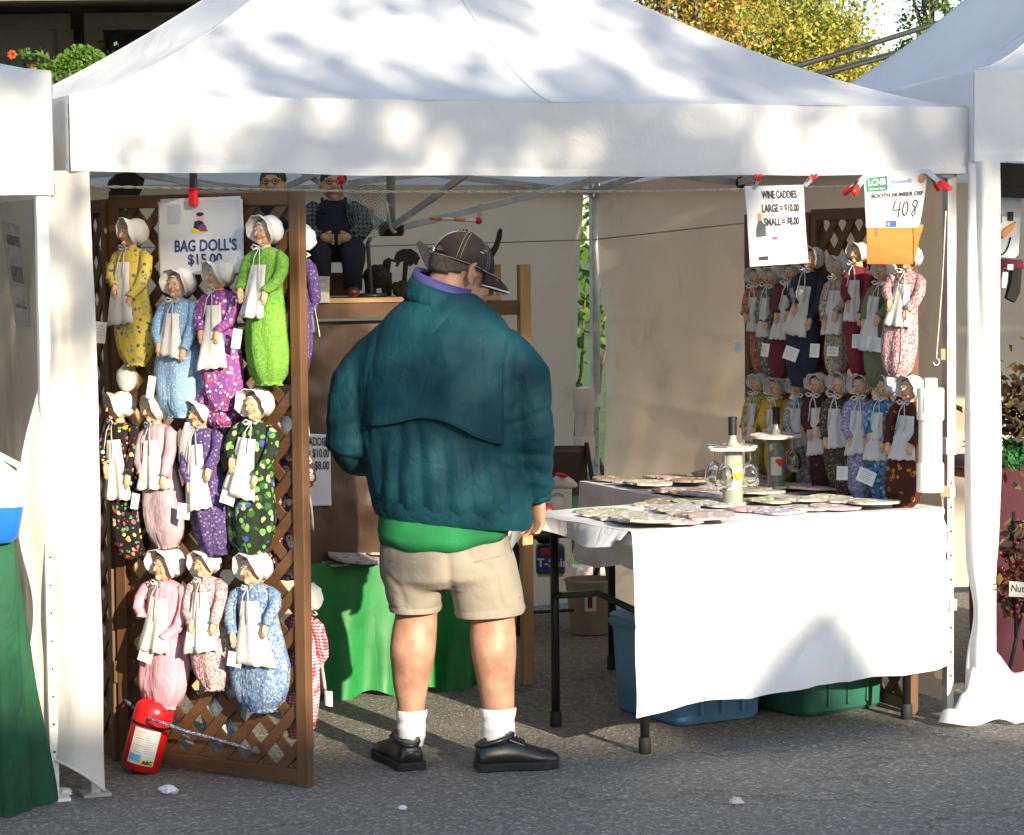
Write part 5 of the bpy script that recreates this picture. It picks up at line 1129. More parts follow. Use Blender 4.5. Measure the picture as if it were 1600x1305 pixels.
for i, (px, py, k, kk) in enumerate(((528, 874, 'cream', 1), (556, 872, 'grey', 0), (588, 869, 'lilac', 1), (618, 868, 'cream', 2))):
    caddy(gnd(px, py, GH + .012 + .012 * (i % 2)), k, kk, f'{k} wine caddy, {ordn[i]} from the left on the green table', 'caddies on the green table', i, .14, 0, 1.0)
# card hanging on the shelf edge
c_ = [onv(px, py, SV - .03) for px, py in ((481, 432), (515, 432), (515, 473), (482, 474))]
t, f_, n = sheet_sign('price_card', 'small cream price card on the shelf edge below the seated doll', 'sign', c_, mat('cream_card', (.66, .62, .52), .7, .05))
for yy in (.12, .20, .42, .62, .78): patch(t, f_, .15, .85 if yy < .5 else .4, yy, yy + .04, GREYI, 'small_print')

# ------------------------------------------------------------------ seated old man dolls on the shelf
PLAID = printed('green_grey_plaid', (.06, .09, .09), ((.16, .2, .2), (.025, .035, .04)), 'gingham', scale=60); DENIM = mat('dark_navy_denim', (.014, .017, .028), .85, .3, 20, .4, 80)
def man_doll(p, yaw, label, s=1.0, sit=True):
    t = thing('seated_doll', label, 'doll', p, yaw, 'old man dolls on the shelf')
    f_ = lambda *a: Vector((a[0], a[1], a[2] + .10)) * s; g_ = lambda *a: Vector(a) * s
    m = MB(); m.loft([[f_(rx * math.cos(a), ry * math.sin(a) + oy, z) for a in [i * .3927 for i in range(16)]] for z, rx, ry, oy in ((.05, .085, .075, .02), (.10, .11, .085, .02), (.18, .105, .08, .025), (.25, .095, .065, .03), (.30, .075, .05, .03), (.325, .03, .03, .03))]); m.build('overalls', DENIM, t, False, True)
    for q in (-1, 1):
        m = MB(); m.tube([f_(q * .055, -.01, .09), f_(q * .075, -.10, .10), f_(q * .072, -.135, .06), g_(q * .068, -.142, .11), g_(q * .068, -.14, .03)], [.055 * s, .056 * s, .052 * s, .044 * s, .040 * s], 12); m.build('leg', DENIM, t, False, True)
        m = MB(); m.ball(g_(q * .068, -.165, .024), (.030 * s, .050 * s, .024 * s), 12, 8); m.build('shoe', mat('oxblood_shoe', (.10, .02, .02), .4), t, False, True)
        m = MB(); m.tube([f_(q * .075, .03, .295), f_(q * .115, .01, .26), f_(q * .125, -.02, .20), f_(q * .095, -.075, .165), f_(q * .07, -.09, .158)], [.03 * s, .042 * s, .042 * s, .036 * s, .034 * s], 12); m.build('sleeve', PLAID, t, False, True)
        m = MB(); m.ball(f_(q * .038, -.105, .155), (.030 * s, .022 * s, .024 * s), 12, 8)
        for k in range(4): m.tube([f_(q * (.030 - .004 * k), -.118, .168 - .011 * k), f_(q * .010, -.127, .162 - .011 * k)], .0065 * s, 6)
        m.tube([f_(q * .045, -.115, .172), f_(q * .020, -.125, .182)], .006 * s, 6); m.build('hand', SKIND, t, False, True)
        m = MB(); m.tube([f_(q * .045, .085, .28), f_(q * .05, .02, .325), f_(q * .048, -.042, .26)], .008 * s, 6); m.build('strap', DENIM, t, False, True)
    m = MB(); m.box(g_(0, .03, .055), (.20 * s, .13 * s, .10 * s)); m.build('stool', BROWNX, t, False)
    hc = f_(0, .015, .385); m = MB(); m.ball(hc, (.054 * s, .056 * s, .066 * s), 18, 14)
    m.tube([hc - g_(0, 0, .05), f_(0, .03, .31)], [.03 * s, .035 * s], 10); m.ball(hc + g_(0, -.060, -.006), (.012 * s, .012 * s, .014 * s), 8, 6)
    for q in (-1, 1): m.ball(hc + g_(q * .027, -.042, -.016), .018 * s, 8, 6); m.ball(hc + g_(q * .054, .004, -.002), (.008 * s, .014 * s, .018 * s), 8, 6); m.ball(hc + g_(q * .022, -.051, .016), .0055 * s, 6, 5, 1)
    m.tube([hc + g_(-.02, -.052, -.032), hc + g_(0, -.057, -.035), hc + g_(.02, -.052, -.030)], .0025 * s, 5, 2); m.ball(hc + g_(0, -.035, -.052), .018 * s, 8, 6); hd = m.build('head', (SKIND, EYEM, LIPS), t, False, True)
    m = MB(); m.lathe([(.057 * s, .0), (.059 * s, .02), (.050 * s, .045), (.03 * s, .062), (.004, .066 * s)], 18, hc + g_(0, .012, .006)); m.build('hair', mat('dark_doll_hair', (.06, .05, .045), .9, .3, 40, .5), hd, False, True)
    m = MB()
    for q in (-1, 1): m.tube([hc + g_(q * .022 + .014 * math.cos(a), -.058, .014 + .012 * math.sin(a)) for a in [i * .628 for i in range(11)]], .0014, 5); m.tube([hc + g_(q * .036, -.056, .018), hc + g_(q * .055, -.01, .018)], .0014, 4)
    m.tube([hc + g_(-.008, -.059, .016), hc + g_(.008, -.059, .016)], .0014, 4); m.build('glasses', DARKM, hd, False)
    return t
dp_ = onv(524, 462, SV + .14); man_doll(Vector((dp_.x, dp_.y, shz + .018)), .12, 'seated old man doll in dark overalls and plaid shirt on the shelf', .86)
dp_ = onv(428, 462, SV + .14); man_doll(Vector((dp_.x, dp_.y, shz + .018)), -.1, 'old man doll whose head shows above the lattice screen', .86)
# dark metal animal and tree ornaments
IRON = mat('dark_rusty_iron', (.030, .023, .017), .6, .5, 25, .5, 60, metal=.3)
def plate(pts, v, name, label, cat, th=.014, mt=IRON, group=None):
    P = [onv(px, py, v) for px, py in pts]; m = MB(); m.prism(P, -V * th / 2, V * th / 2)
    return tag(m.build(name, mt, None, origin=P[0]), label, cat, group)
bs_ = onv(598, 463, SV + .13); t = thing('animal_ornament', 'dark woolly animal ornament standing on the shelf beside the seated doll', 'ornament', bs_)
m = MB(); c0 = onv(590, 432, SV + .13); m.ball(c0, (.055, .035, .045), 16, 12); m.ball(onv(607, 414, SV + .12), (.024, .022, .026), 10, 8)
m.v = [p + Vector((1, 1, 1)) * .006 * nz3(p * 70) for p in m.v]; m.build('body', mat('dark_fleece', (.05, .04, .025), .95, .4, 40, .9, 120, .01), t, True, True)
for px in (574, 584, 600, 608): m = MB(); a = onv(px, 438, SV + .13); m.tube([a, Vector((a.x, a.y, shz + .018))], [.012, .009], 8); m.build('leg', IRON, t, True, True)
m = MB(); q = onv(614, 418, SV + .095); m.box(q, (.018, .002, .040), Matrix.Rotation(.15, 3, 'Y')); m.build('price_tag', TAGP, t, True)
t = thing('tree_ornament', 'dark metal tree ornament with ragged crown on the shelf', 'ornament', onv(634, 463, SV + .13)); P = [onv(px, py, SV + .13) for px, py in ((617, 404), (621, 394), (630, 389), (641, 389), (650, 395), (655, 404), (652, 408), (650, 414), (645, 411), (641, 416), (636, 411), (630, 408), (624, 410), (620, 417), (618, 412))]
m = MB(); m.prism(P, -V * .012, V * .012); m.build('crown', IRON, t, True); m = MB(); m.tube([onv(634, 410, SV + .13), onv(632, 436, SV + .13), onv(634, 463, SV + .13)], [.010, .009, .013], 8); m.build('trunk', IRON, t, True, True)
m = MB(); r_ = random.Random(8)
for i in range(26): q = onv(618 + 26 * r_.random(), 444 + 16 * r_.random(), SV + .10 + .05 * r_.random()); m.ball(q, r_.uniform(.008, .02), 7, 5)
m.build('mossy_base', mat('dark_moss', (.04, .045, .02), .95, .4, 50, .8), t, True, True)
# rooster silhouette whose comb, tail and wing rise behind the man's cap
t = thing('rooster_ornament', 'dark metal rooster ornament whose comb and tail rise behind the cap', 'ornament', onv(715, 463, SV + .15))
P = [onv(px, py, SV + .15) for px, py in ((690, 463), (694, 420), (700, 385), (712, 372), (717, 366), (719, 359), (721, 365), (724, 358), (726, 365), (729, 358), (732, 366), (736, 374), (744, 392), (762, 395), (772, 384), (776, 372), (778, 362), (781, 357), (784, 360), (783, 372), (778, 388), (769, 405), (752, 440), (745, 463))]
m = MB(); m.prism(P, -V * .007, V * .007); m.build('body', IRON, t, True)
P = [onv(px, py, SV + .135) for px, py in ((690, 440), (672, 428), (660, 404), (651, 380), (655, 376), (668, 385), (684, 398), (694, 420))]; m = MB(); m.prism(P, -V * .004, V * .004); m.build('wing', mat('grey_feather', (.26, .26, .27), .7, .3, 30, .3), t, True)
# small things on the board end under the peak of his cap
for i, px in enumerate((772, 780, 788)):
    q = onv(px, 462, SV + .05); m = MB(); m.lathe([(.001, 0), (.008, .001), (.009, .008), (.004, .016), (.006, .02), (.001, .024)], 10, (0, 0, 0)); m.v = [v + Vector((q.x, q.y, shz + .017)) for v in m.v]
    tag(m.build('glass_knob', mat('pale_trinket', (.5, .5, .52), .2, .3, 60), None, False, True, origin=q), f'tiny pale trinket, {ordn[i]} from the left on the board end by the pine post', 'trinket', 'trinkets on the shelf end')
# round wire fan, hook and striped clamp hanging from the frame
fc = onv(578, 330, SV + .02); t = thing('wire_fan', 'round grey wire fan guard behind the seated doll', 'fan', fc - Z * .1); m = MB()
for rr in [.012 + .0095 * i for i in range(9)]: m.tube([fc + U * rr * math.cos(a) + Z * rr * 1.1 * math.sin(a) - V * (.02 * (1 - rr / .09)) for a in [k * .3307 for k in range(20)]], .0011, 4)
for k in range(18): a = k * .349; m.tube([fc - V * .02, fc + U * .09 * math.cos(a) + Z * .1 * math.sin(a)], .0011, 4)
FG = mat('dull_wire', (.22, .22, .22), .5, .2, metal=.4); m.build('guard', FG, t, True); m = MB(); m.tube([fc - Z * .1, fc - Z * .12 + V * .03, Vector((fc.x, fc.y + .03, shz + .02))], .008, 6); m.build('stem', FG, t, True, True); m = MB(); m.lathe([(.06, 0), (.058, .012), (.01, .016)], 14, Vector((fc.x, fc.y + .03, shz + .018))); m.build('base', DARKM, t, True, True)
a_ = onv(604, 318, SV - .2); m = MB(); m.tube([onv(604, 318, SV - .2), onv(607, 336, SV - .2), onv(610, 356, SV - .2), onv(616, 364, SV - .2), onv(619, 362, SV - .2)], .006, 6); m.tube([onv(600, 312, SV - .2), onv(604, 318, SV - .2), onv(611, 322, SV - .2)], .006, 6); tag(m.build('hanging_hook', STEEL, None, False, True, origin=a_), 'grey metal hook hanging from the tent frame above the ornaments', 'hook')
t = thing('striped_clamp', 'orange and white striped bar with a red end hanging below the frame', 'clamp', onv(748, 345, SV - .1))
for k in range(4):
    m = MB(); m.tube([onv(672 + k * 18, 341 + k * 1.0, SV - .1), onv(690 + k * 18, 342 + k * 1.0, SV - .1)], .0065, 8); m.build('bar', mat('orange_band', (.62, .24, .10), .5) if k % 2 == 0 else mat('white_band', (.75, .66, .55), .5), t, True, True)
m = MB(); m.ball(onv(748, 345, SV - .1), .014, 10, 8); m.build('red_end', REDP, t, True, True); m = MB(); m.bar(onv(748, 345, SV - .1), onv(751, 318, SV - .1), .014, .006, V); m.build('jaw', STEEL, t, True)
q = onv(540, 303, SV + .02); clip(q, (-.3, 0, 1), -V, 'red clip hanging in front of the seated doll beside its face', .8)
P = [onv(px, py, .55) for px, py in ((172, 282), (182, 272), (205, 268), (224, 280), (220, 296), (212, 312), (178, 313), (171, 303), (175, 296), (169, 292))]; m = MB(); m.prism(P, -V * .02, V * .02); tag(m.build('black_bag', mat('black_fabric', (.010, .010, .011), .9), None, origin=P[0]), 'black fabric bag hanging above the side leaf of the lattice screen', 'bag')

# ------------------------------------------------------------------ clutter behind the man
cb = gnd(868, 985); 
t = thing('folding_chair', 'brown steel folding chair with a white bag behind the man', 'chair', cb, .3); BRS = mat('brown_steel', (.06, .04, .03), .4, .2, metal=.4)
for s in (-1, 1):
    o = Vector((s * .21, 0, 0)); m = MB(); m.tube([o + Vector((0, -.22, .01)), o + Vector((0, .18, .80))], .011, 8); m.build('front_leg', BRS, t, False, True); m = MB(); m.tube([o * .93 + Vector((0, .24, .01)), o * .93 + Vector((0, -.17, .44))], .011, 8); m.build('rear_leg', BRS, t, False, True)
m = MB(); m.box((0, -.02, .44), (.40, .38, .025)); m.build('seat', BRS, t, False, bevel=.01); m = MB(); m.sheet(lambda a, b: Vector(((a - .5) * .42, .17 + .04 * math.sin(a * 3.14), .60 + .19 * b)), 10, 6); m.build('backrest', BRS, t, False, True, solid=.012)
m = MB(); m.tube([Vector((-.21, -.17, .11)), Vector((.21, -.17, .11))], .008, 6); m.build('stretcher', BRS, t, False, True)
cq = T(2.28, 2.60, 0)
t = thing('folding_chair', 'dark padded chair back rising behind the far end of the wall table', 'chair', cq, YAW - .5)
for s in (-1, 1): m = MB(); m.tube([Vector((s * .2, -.2, .01)), Vector((s * .2, .16, .78))], .011, 8); m.build('front_leg', BRS, t, False, True); m = MB(); m.tube([Vector((s * .18, .24, .01)), Vector((s * .18, -.16, .44))], .011, 8); m.build('rear_leg', BRS, t, False, True)
ct = hit(988, 722, cq, V); m = MB(); pts = [(-.155, .0), (-.15, .06), (-.12, .115), (-.05, .135), (.07, .132), (.13, .11), (.155, .05), (.155, .0)]; zc = hit(988, 742, cq, V).z - .03
m.prism([Vector((x, .14, zc + z)) for x, z in pts], (0, -.018, 0), (0, .018, 0)); m.build('backrest', mat('dark_brown_pad', (.022, .015, .012), .55), t, False, bevel=.008)
m = MB(); m.box((0, -.02, .44), (.38, .38, .03)); m.build('seat', mat('dark_brown_pad', (.022, .015, .012)), t, False, bevel=.01)
def soft(pts, d0, th, name, mt, label, cat, extra=None):
    """soft bag from its outline on a plane at depth d0"""
    P = [dep(px, py, d0) for px, py in pts]; c = sum(P, Vector()) / len(P); m = MB(); n = len(P); rings = []
    for (k, y) in ((.72, -th / 2), (.94, -th * .32), (1, 0), (.94, th * .32), (.72, th / 2)): rings.append([c + (p - c) * k * (1 + .05 * nz3(p * 9)) + Vector((0, y, 0)) for p in P])
    m.loft(rings); return tag(m.build(name, mt, None, False, True, origin=c, subsurf=1), label, cat)
cy = cb.y
soft(((862, 748), (874, 738), (890, 744), (905, 756), (904, 762), (884, 764), (866, 764), (858, 756)), cy + .02, .16, 'white_bag', mat('white_vinyl', (.70, .68, .66), .35), 'white shiny bag with red trim lying on the chair behind his hand', 'bag')
soft(((864, 739), (880, 738), (888, 744), (886, 748), (868, 745)), cy - .07, .03, 'red_strap', REDP, 'red strap lying along the top of the white bag', 'strap')
soft(((856, 768), (888, 768), (884, 800), (868, 812), (848, 806)), cy + .05, .14, 'white_sack', mat('white_vinyl', (.70, .68, .66)), 'white sack below the chair bar behind his hand', 'bag')
soft(((846, 786), (866, 784), (869, 808), (867, 832), (836, 832), (834, 808)), cy - .10, .10, 'maroon_bag', mat('maroon_vinyl', (.14, .012, .018), .4), 'maroon bag hanging just behind his fingers', 'bag')
soft(((838, 838), (862, 832), (868, 842), (866, 850), (836, 850)), cy - .08, .1, 'dark_bundle', mat('dark_cloth', (.02, .018, .02), .9), 'dark bundle between the maroon bag and the blue pack', 'bundle')
t = thing('shirt_pack', 'blue pack printed T-Shirt with a red label behind the table corner', 'package', dep(858, 900, cy - .12)); m = MB(); pc = dep(860, 874, cy - .10); m.box(pc, (.125, .12, .125)); m.build('pack', mat('blue_film', (.025, .07, .20), .3, .25, 12, .2, 30), t, True, bevel=.014)
m = MB(); m.box(dep(855, 862, cy - .165), (.055, .003, .026)); m.build('red_label', mat('red_label', (.5, .03, .04), .5), t, True); text_mb('T-Shirt', .052, frame(dep(866, 880, cy - .166), (1, 0, 0), (0, -1, 0)), .0005, bold=.001).build('lettering', WI, t, True)
m = MB(); m.box(dep(860, 899, cy - .164), (.11, .003, .012)); m.build('yellow_stripe', mat('yellow_green_film', (.35, .40, .03), .4), t, True)
bk = gnd(922, 990); t = thing('waste_bucket', 'beige bucket with a red printed mark under the front table corner', 'bucket', bk); m = MB(); m.lathe([(.075, .003), (.082, .01), (.105, .22), (.112, .235), (.108, .24), (.098, .22)], 22, bk); m.build('tub', mat('beige_plastic', (.38, .34, .27), .5, .15), t, True, True, auto=45)
m = MB(); m.sheet(lambda a, b: bk + Vector((math.sin(-.25 + .5 * a) * (.0965 + .0 + .008 * b), -math.cos(-.25 + .5 * a) * (.0965 + .008 * b), .11 + .09 * b)), 6, 4); m.build('label', TAGP, t, True); m = MB(); m.sheet(lambda a, b: bk + Vector((math.sin(-.12 + .2 * a) * (.0985 + .006 * b), -math.cos(-.12 + .2 * a) * (.0985 + .006 * b), .125 + .06 * b)), 4, 4); m.build('red_mark', mat('dark_red_ink', (.22, .02, .02), .6), t, True)

# ------------------------------------------------------------------ fire extinguisher tied to the screen
ea = on_screen(219, 1205, .10); eb = on_screen(246, 1092, .07); ea.z = max(ea.z, .015)
ed = (eb - ea).normalized(); EL = (eb - ea).length * 1.05; er = .064
t = thing('fire_extinguisher', 'red fire extinguisher leaning under the pink doll, tied with a cord', 'fire extinguisher', ea); q_ = Vector((0, 0, 1)).rotation_difference(ed).to_matrix()
def ex(prof, nm, mt, par, n=28): m = MB(); m.lathe(prof, n, ea, ed); return m.build(nm, mt, par, True, True, auto=35)
cyl = ex([(.02, -.004), (er * .9, 0), (er, .010), (er, EL * .78), (er * .93, EL * .86), (er * .7, EL * .93), (er * .3, EL * .97)], 'cylinder', mat('extinguisher_red', (.55, .010, .012), .22, .06, 6, .015, spec=.55), t)
ex([(.020, EL * .95), (.020, EL * 1.05), (.008, EL * 1.06)], 'valve', mat('brass', (.35, .25, .09)), t, 12)
m = MB(); m.bar(ea + ed * EL * 1.03 - PX * .05, ea + ed * EL * 1.06 + PX * .04, .02, .008); m.build('handle', DARKM, t, True)
ex([(er + .0012, EL * .60), (er + .0022, EL * .605), (er + .0022, EL * .635), (er + .0012, EL * .64)], 'band', DARKM, t)
tc_ = (CAM - ea); tc_ = (tc_ - ed * tc_.dot(ed)).normalized(); xs_ = ed.cross(tc_)
if xs_.x < 0: xs_ = -xs_
def surf(th, s, o=0): return ea + ed * (EL * s) + tc_ * ((er + .0016 + o) * math.cos(th)) + xs_ * ((er + .0016 + o) * math.sin(th))
def exl(t0, t1, s0, s1, mt, nm, o=0, par=None): m = MB(); m.sheet(lambda a, b: surf(t0 + (t1 - t0) * a, s0 + (s1 - s0) * b, o), 14, 4); return m.build(nm, mt, par or t, True, True)
elab = exl(-.75, .62, .10, .58, mat('extinguisher_label', (.66, .66, .63), .45, .06, 40), 'label')
for k in range(10):
    exl(-.62 + .05 * (k % 2), -.12 - .1 * (k % 3), .53 - k * .030, .536 - k * .030, GREYI if k % 3 else mat('red_ink', (.6, .05, .08)), 'small_print', .0006, elab); exl(-.05, .5 - .08 * (k % 4), .53 - k * .030, .538 - k * .030, GREYI, 'small_print', .0006, elab)
exl(-.70, -.10, .14, .23, mat('sky_blue_ink', (.12, .42, .68), .5), 'pictogram', .0005, elab); ab_ = exl(-.08, .60, .11, .17, mat('yellow_label', (.80, .60, .03), .5), 'class_label', .0005, elab)
mb = text_mb('ABC', .017, Matrix.Identity(4), .0002, bold=.0008); mb.v = [surf(.27 + v.x / er, .14 + v.y / EL, .0016) for v in mb.v]; mb.build('lettering', BLACKI, ab_, True) if False else mb.build('class_lettering', BLACKI, elab, True)
rp_ = [onu(172, 1075, .25)] + [on_screen(px, py, o) for px, py, o in ((200, 1098, .06), (222, 1118, .10), (240, 1126, .165), (262, 1132, .17), (288, 1142, .12), (330, 1153, .05), (372, 1165, .032), (398, 1172, .03))]
cord(rp_, .0055, 'tie_cord', printed('blue_white_braid', (.10, .12, .22), ((.5, .52, .58), (.04, .05, .1)), scale=260, dens=.4), 'blue and white braided cord tying the fire extinguisher to the screen', 'cord')
m = MB(); m.ball(rp_[-1], (.014, .012, .014), 10, 8); m.ball(rp_[-1] + PX * .012 - Z * .004, .009, 8, 6); tag(m.build('cord_knot', mat('dark_cord', (.10, .09, .08)), None, False, True, origin=rp_[-1]), 'dark knot where the braided cord ends on the lattice', 'knot')
# litter
def litter(px, py, r_, c, label, sd):
    p = gnd(px, py, r_ * .6); m = MB(); m.ball((0, 0, 0), (r_ * 1.4, r_, r_ * .7), 12, 8); m.v = [p + v * (1 + .55 * (nz3(v * (1.6 / r_) + Vector((sd, 0, 0))) + .6 * nz3(v * (3.7 / r_)))) for v in m.v]; tag(m.build('paper_scrap', mat('litter_' + str(sd), c, .7, .3, 60), None, origin=p), label, 'litter', 'litter on the asphalt')
litter(262, 1234, .020, (.62, .64, .70), 'crumpled white and blue paper scrap below the lattice screen', 1); litter(1150, 1252, .016, (.66, .55, .55), 'small pale pinkish scrap on the asphalt below the tables', 2); litter(628, 1262, .010, (.6, .62, .66), 'tiny pale scrap on the asphalt in front of the man', 3)
litter(98, 1238, .018, (.7, .66, .62), 'white and red scrap beside the green cloth', 4)

# ------------------------------------------------------------------ left booth: green cloth, cooler, poster
K1 = gnd(38, 1262); K1 = Vector((K1.x, K1.y, 0)); KH = hit(55, 850, K1, Vector((0, 1, 0))).z
kt = K1 - U * .02; KU, KV = U, V
t = thing('folding_table', 'table under the dark green cloth at the left edge', 'table', kt - U * .8, YAW)
m = MB(); m.box(kt - U * .62 + V * .36 + Z * (KH - .02), (1.16, .66, .03), rotT); m.build('tabletop', mat('table_laminate', (.45, .44, .42)), t, True)
for a in (-.10, -1.1):
    for b in (.08, .64): m = MB(); p = kt + U * a + V * b; m.tube([p, p + Z * (KH - .04)], .014, 8); m.build('leg', DARKM, t, True, True)
DG = mat('dark_green_cloth', (.006, .065, .028), .8, .3, 5, .3, 50, .010, wrinkle=2.5, ws=8)
crumple(DG, ((4, 1), (11, .5)), .02, .6, (1, 1, .5))
def gcl(x, y):
    # runs along the front then round the right end; flares at the hem
    s = x * 2.0; z = KH * (1 - y) + .01
    fl = .012 + .06 * y ** 1.3 + (.040 * math.sin(s * 33 + .8 * y) + .020 * math.sin(s * 61 + 1) + .02 * nz3((s * 8, y * 2, 3))) * y ** .8
    if s < 1.2: p = kt + U * (s - 1.2); n = -V
    elif s < 1.32: a = (s - 1.2) / .12 * math.pi / 2; p = kt; n = -V * math.cos(a) + U * math.sin(a)
    else: p = kt + V * (s - 1.32); n = U
    return p + n * fl + Z * (z + .02 * math.sin(s * 9) * y * .5)
m = MB(); m.sheet(gcl, 130, 30); m.sheet(lambda x, y: kt + U * (-1.2 + 1.215 * x) + V * (-.015 + .70 * y) + Z * (KH + .011), 20, 10); tag(m.build('green_tablecloth', DG, None, False, True, origin=kt + Z * KH), 'dark green cloth falling to the ground at the left edge', 'tablecloth')
ck = gnd(8, 850, KH + .012); t = thing('picnic_cooler', 'white and blue picnic cooler standing on the dark green cloth', 'cooler', ck, YAW)
def coo(z, hx, hy, r_=.04):
    P = []
    for (sx, sy, a0) in ((1, 1, 0), (-1, 1, 90), (-1, -1, 180), (1, -1, 270)):
        for j in range(5): th = R(a0 + j * 22.5); P.append(Vector((sx * (hx - r_) + r_ * math.cos(th) - .12, sy * (hy - r_) + r_ * math.sin(th) + .12, z)))
    return P
m = MB(); m.loft([coo(.0, .155, .10), coo(.02, .17, .115), coo(.11, .185, .125)]); m.build('body', mat('cooler_blue', (.015, .13, .50), .35), t, False, True, auto=40)
m = MB(); m.loft([coo(.108, .188, .128), coo(.16, .19, .13), coo(.21, .165, .115), coo(.25, .12, .10), coo(.275, .07, .08)]); m.build('lid', mat('cooler_white', (.74, .75, .76), .4), t, False, True, auto=50)
m = MB(); m.tube([Vector((.065, .12, .14)), Vector((.07, .12, .22)), Vector((-.12, .12, .33)), Vector((-.31, .12, .22)), Vector((-.305, .12, .14))], .010, 8); m.build('handle', mat('cooler_white', (.74, .75, .76)), t, False, True)
pa = dep(8, 338, 8.2); t, f_, n = sheet_sign('shiny_poster', 'grey shiny printed poster hanging in the left tent', 'poster', [dep(px, py, 8.25) for px, py in ((2, 345), (30, 352), (48, 512), (24, 505))], mat('grey_film', (.36, .36, .38), .25, .25, 20, .1))
for (y0, y1) in ((.12, .22), (.42, .58), (.80, .83)): patch(t, f_, .2, .9, y0, y1, mat('dark_grey_ink', (.16, .16, .18), .5, .4, 60), 'print')

# ------------------------------------------------------------------ right booth: snowman, dried wreath, maroon table, nuts
SNV = .35
def rp(px, py, o=0): return onv(px, py, SNV + o)
t = thing('wooden_snowman', 'wooden snowman face in black top hat and burgundy scarf at the right edge', 'decoration', rp(1572, 470))
def sn(pts, o, th, mt, nm): P = [rp(px, py, o) for px, py in pts]; m = MB(); m.prism(P, -V * th / 2, V * th / 2); return m.build(nm, mt, t, True, bevel=.002)
WW = mat('whitewashed_plank', (.55, .60, .66), .7, .15, 12, .2); BK = mat('black_paint', (.014, .014, .015), .6, .3, 20, .1)
sn(((1551, 306), (1594, 306), (1588, 398), (1582, 404), (1556, 402)), 0, .03, WW, 'face'); sn(((1550, 254), (1596, 256), (1597, 296), (1551, 296)), -.004, .04, BK, 'hat_crown'); sn(((1544, 293), (1606, 295), (1606, 310), (1544, 308)), -.01, .055, BK, 'hat_brim')
for pts in (((1557, 335), (1565, 334), (1565, 349), (1557, 349)), ((1575, 331), (1583, 331), (1583, 345), (1575, 345))): sn(pts, -.020, .006, BK, 'eye')
sn(((1562, 366), (1570, 357), (1587, 346), (1581, 360), (1566, 373)), -.024, .016, mat('carrot_paint', (.60, .22, .06), .6), 'nose'); m = MB(); m.tube([rp(1550 + 29 * a, 371 + 27 * math.sin(a * 3.14159) ** .7, -.019) for a in [i / 10 for i in range(11)]], .003, 5); m.build('mouth', BK, t, True)
BUR = mat('burgundy_felt', (.09, .012, .025), .9, .3, 30, .4); sn(((1552, 404), (1592, 406), (1596, 420), (1553, 416)), -.01, .05, BUR, 'scarf'); sn(((1553, 414), (1566, 416), (1562, 448), (1553, 456)), -.02, .02, BUR, 'scarf_end'); sn(((1580, 416), (1595, 418), (1592, 458), (1584, 473), (1571, 466), (1578, 440)), -.024, .02, mat('black_fabric', (.010, .010, .011)), 'scarf_end')
sn(((1562, 420), (1584, 420), (1580, 452), (1563, 450)), .0, .02, WW, 'body_plank'); sn(((1574, 413), (1583, 413), (1583, 422), (1574, 422)), -.035, .003, TAGP, 'price_tag'); m = MB(); m.tube([rp(1574, 256, 0), onv(1574, 215, SNV)], .002, 5); m.build('hanger', DARKM, t, True)
# dried arrangement
dc = onv(1596, 655, .25); t = thing('dried_arrangement', 'brown dried twigs and leaves with green foliage at the right edge', 'dried flowers', dc - Z * .2); r_ = random.Random(4)
m = MB()
for i in range(420): leaf(m, dc + Vector((r_.gauss(0, .075), r_.gauss(0, .06), r_.gauss(0, .10))), .05, r_, r_.randrange(3))
m.build('leaves', (leafm('dry_brown_leaf', (.13, .06, .02)), leafm('dry_olive_leaf', (.10, .09, .03)), leafm('dark_dry_leaf', (.05, .03, .015))), t, True)
m = MB()
for i in range(26): a = dc + Vector((r_.gauss(0, .05), r_.gauss(0, .04), r_.gauss(0, .05))); limb(m, a, a + Vector((r_.gauss(0, .10), r_.gauss(0, .05), r_.uniform(-.05, .18))), .004, .0015, r_, 4, .5)
m.build('twigs', BARK, t, True); m = MB()
for i in range(90): leaf(m, onv(1572 + 26 * r_.random(), 690 + 36 * r_.random(), .22), .06, r_)
m.build('green_leaves', leafm('bright_green_leaf', (.05, .22, .07)), t, True)
mz = onv(1570, 730, .36).z; mb0 = T(TW + .30, .36, 0); m = MB()
m.sheet(lambda x, y: mb0 + U * (1.4 * x) + V * (-.03 * y - .015 * math.sin(x * 40) * y) + Z * (mz * (1 - y) + .06 * y + .02 * math.sin(x * 22) * y), 60, 20); m.sheet(lambda x, y: mb0 + U * 1.4 * x + V * .6 * y + Z * mz, 10, 6)
tag(m.build('maroon_cloth', mat('maroon_cloth', (.04, .003, .011), .8, .2, 6, .3, 50), None, False, True, origin=mb0 + Z * mz), 'maroon cloth over the table of the right booth', 'tablecloth')
t = thing('folding_table', 'table under the maroon cloth in the right booth', 'table', mb0 + U * .6, YAW); m = MB(); m.box(mb0 + U * .7 + V * .31 + Z * (mz - .022), (1.36, .56, .03), rotT); m.build('tabletop', PINE, t, True)
for a in (.15, 1.3):
    for b in (.1, .5): m = MB(); p = mb0 + U * a + V * b; m.tube([p, p + Z * (mz - .04)], .014, 8); m.build('leg', DARKM, t, True, True)
nb = onv(1592, 1060, .0); nb.z = 0; t = thing('nut_stand', 'black stand hung with dark red shiny nuts and twigs at the right edge', 'stand', nb)
nv = (nb - LF).dot(V)
for (a, b) in (((1600, 940), (1568, 1092)), ((1584, 800), (1588, 1000)), ((1600, 1000), (1612, 1090))): m = MB(); A_, B_ = onv(*a, nv), onv(*b, nv); B_.z = max(.005, B_.z); m.tube([A_, B_], .007, 7); m.build('leg', DARKM, t, True, True)
m = MB()
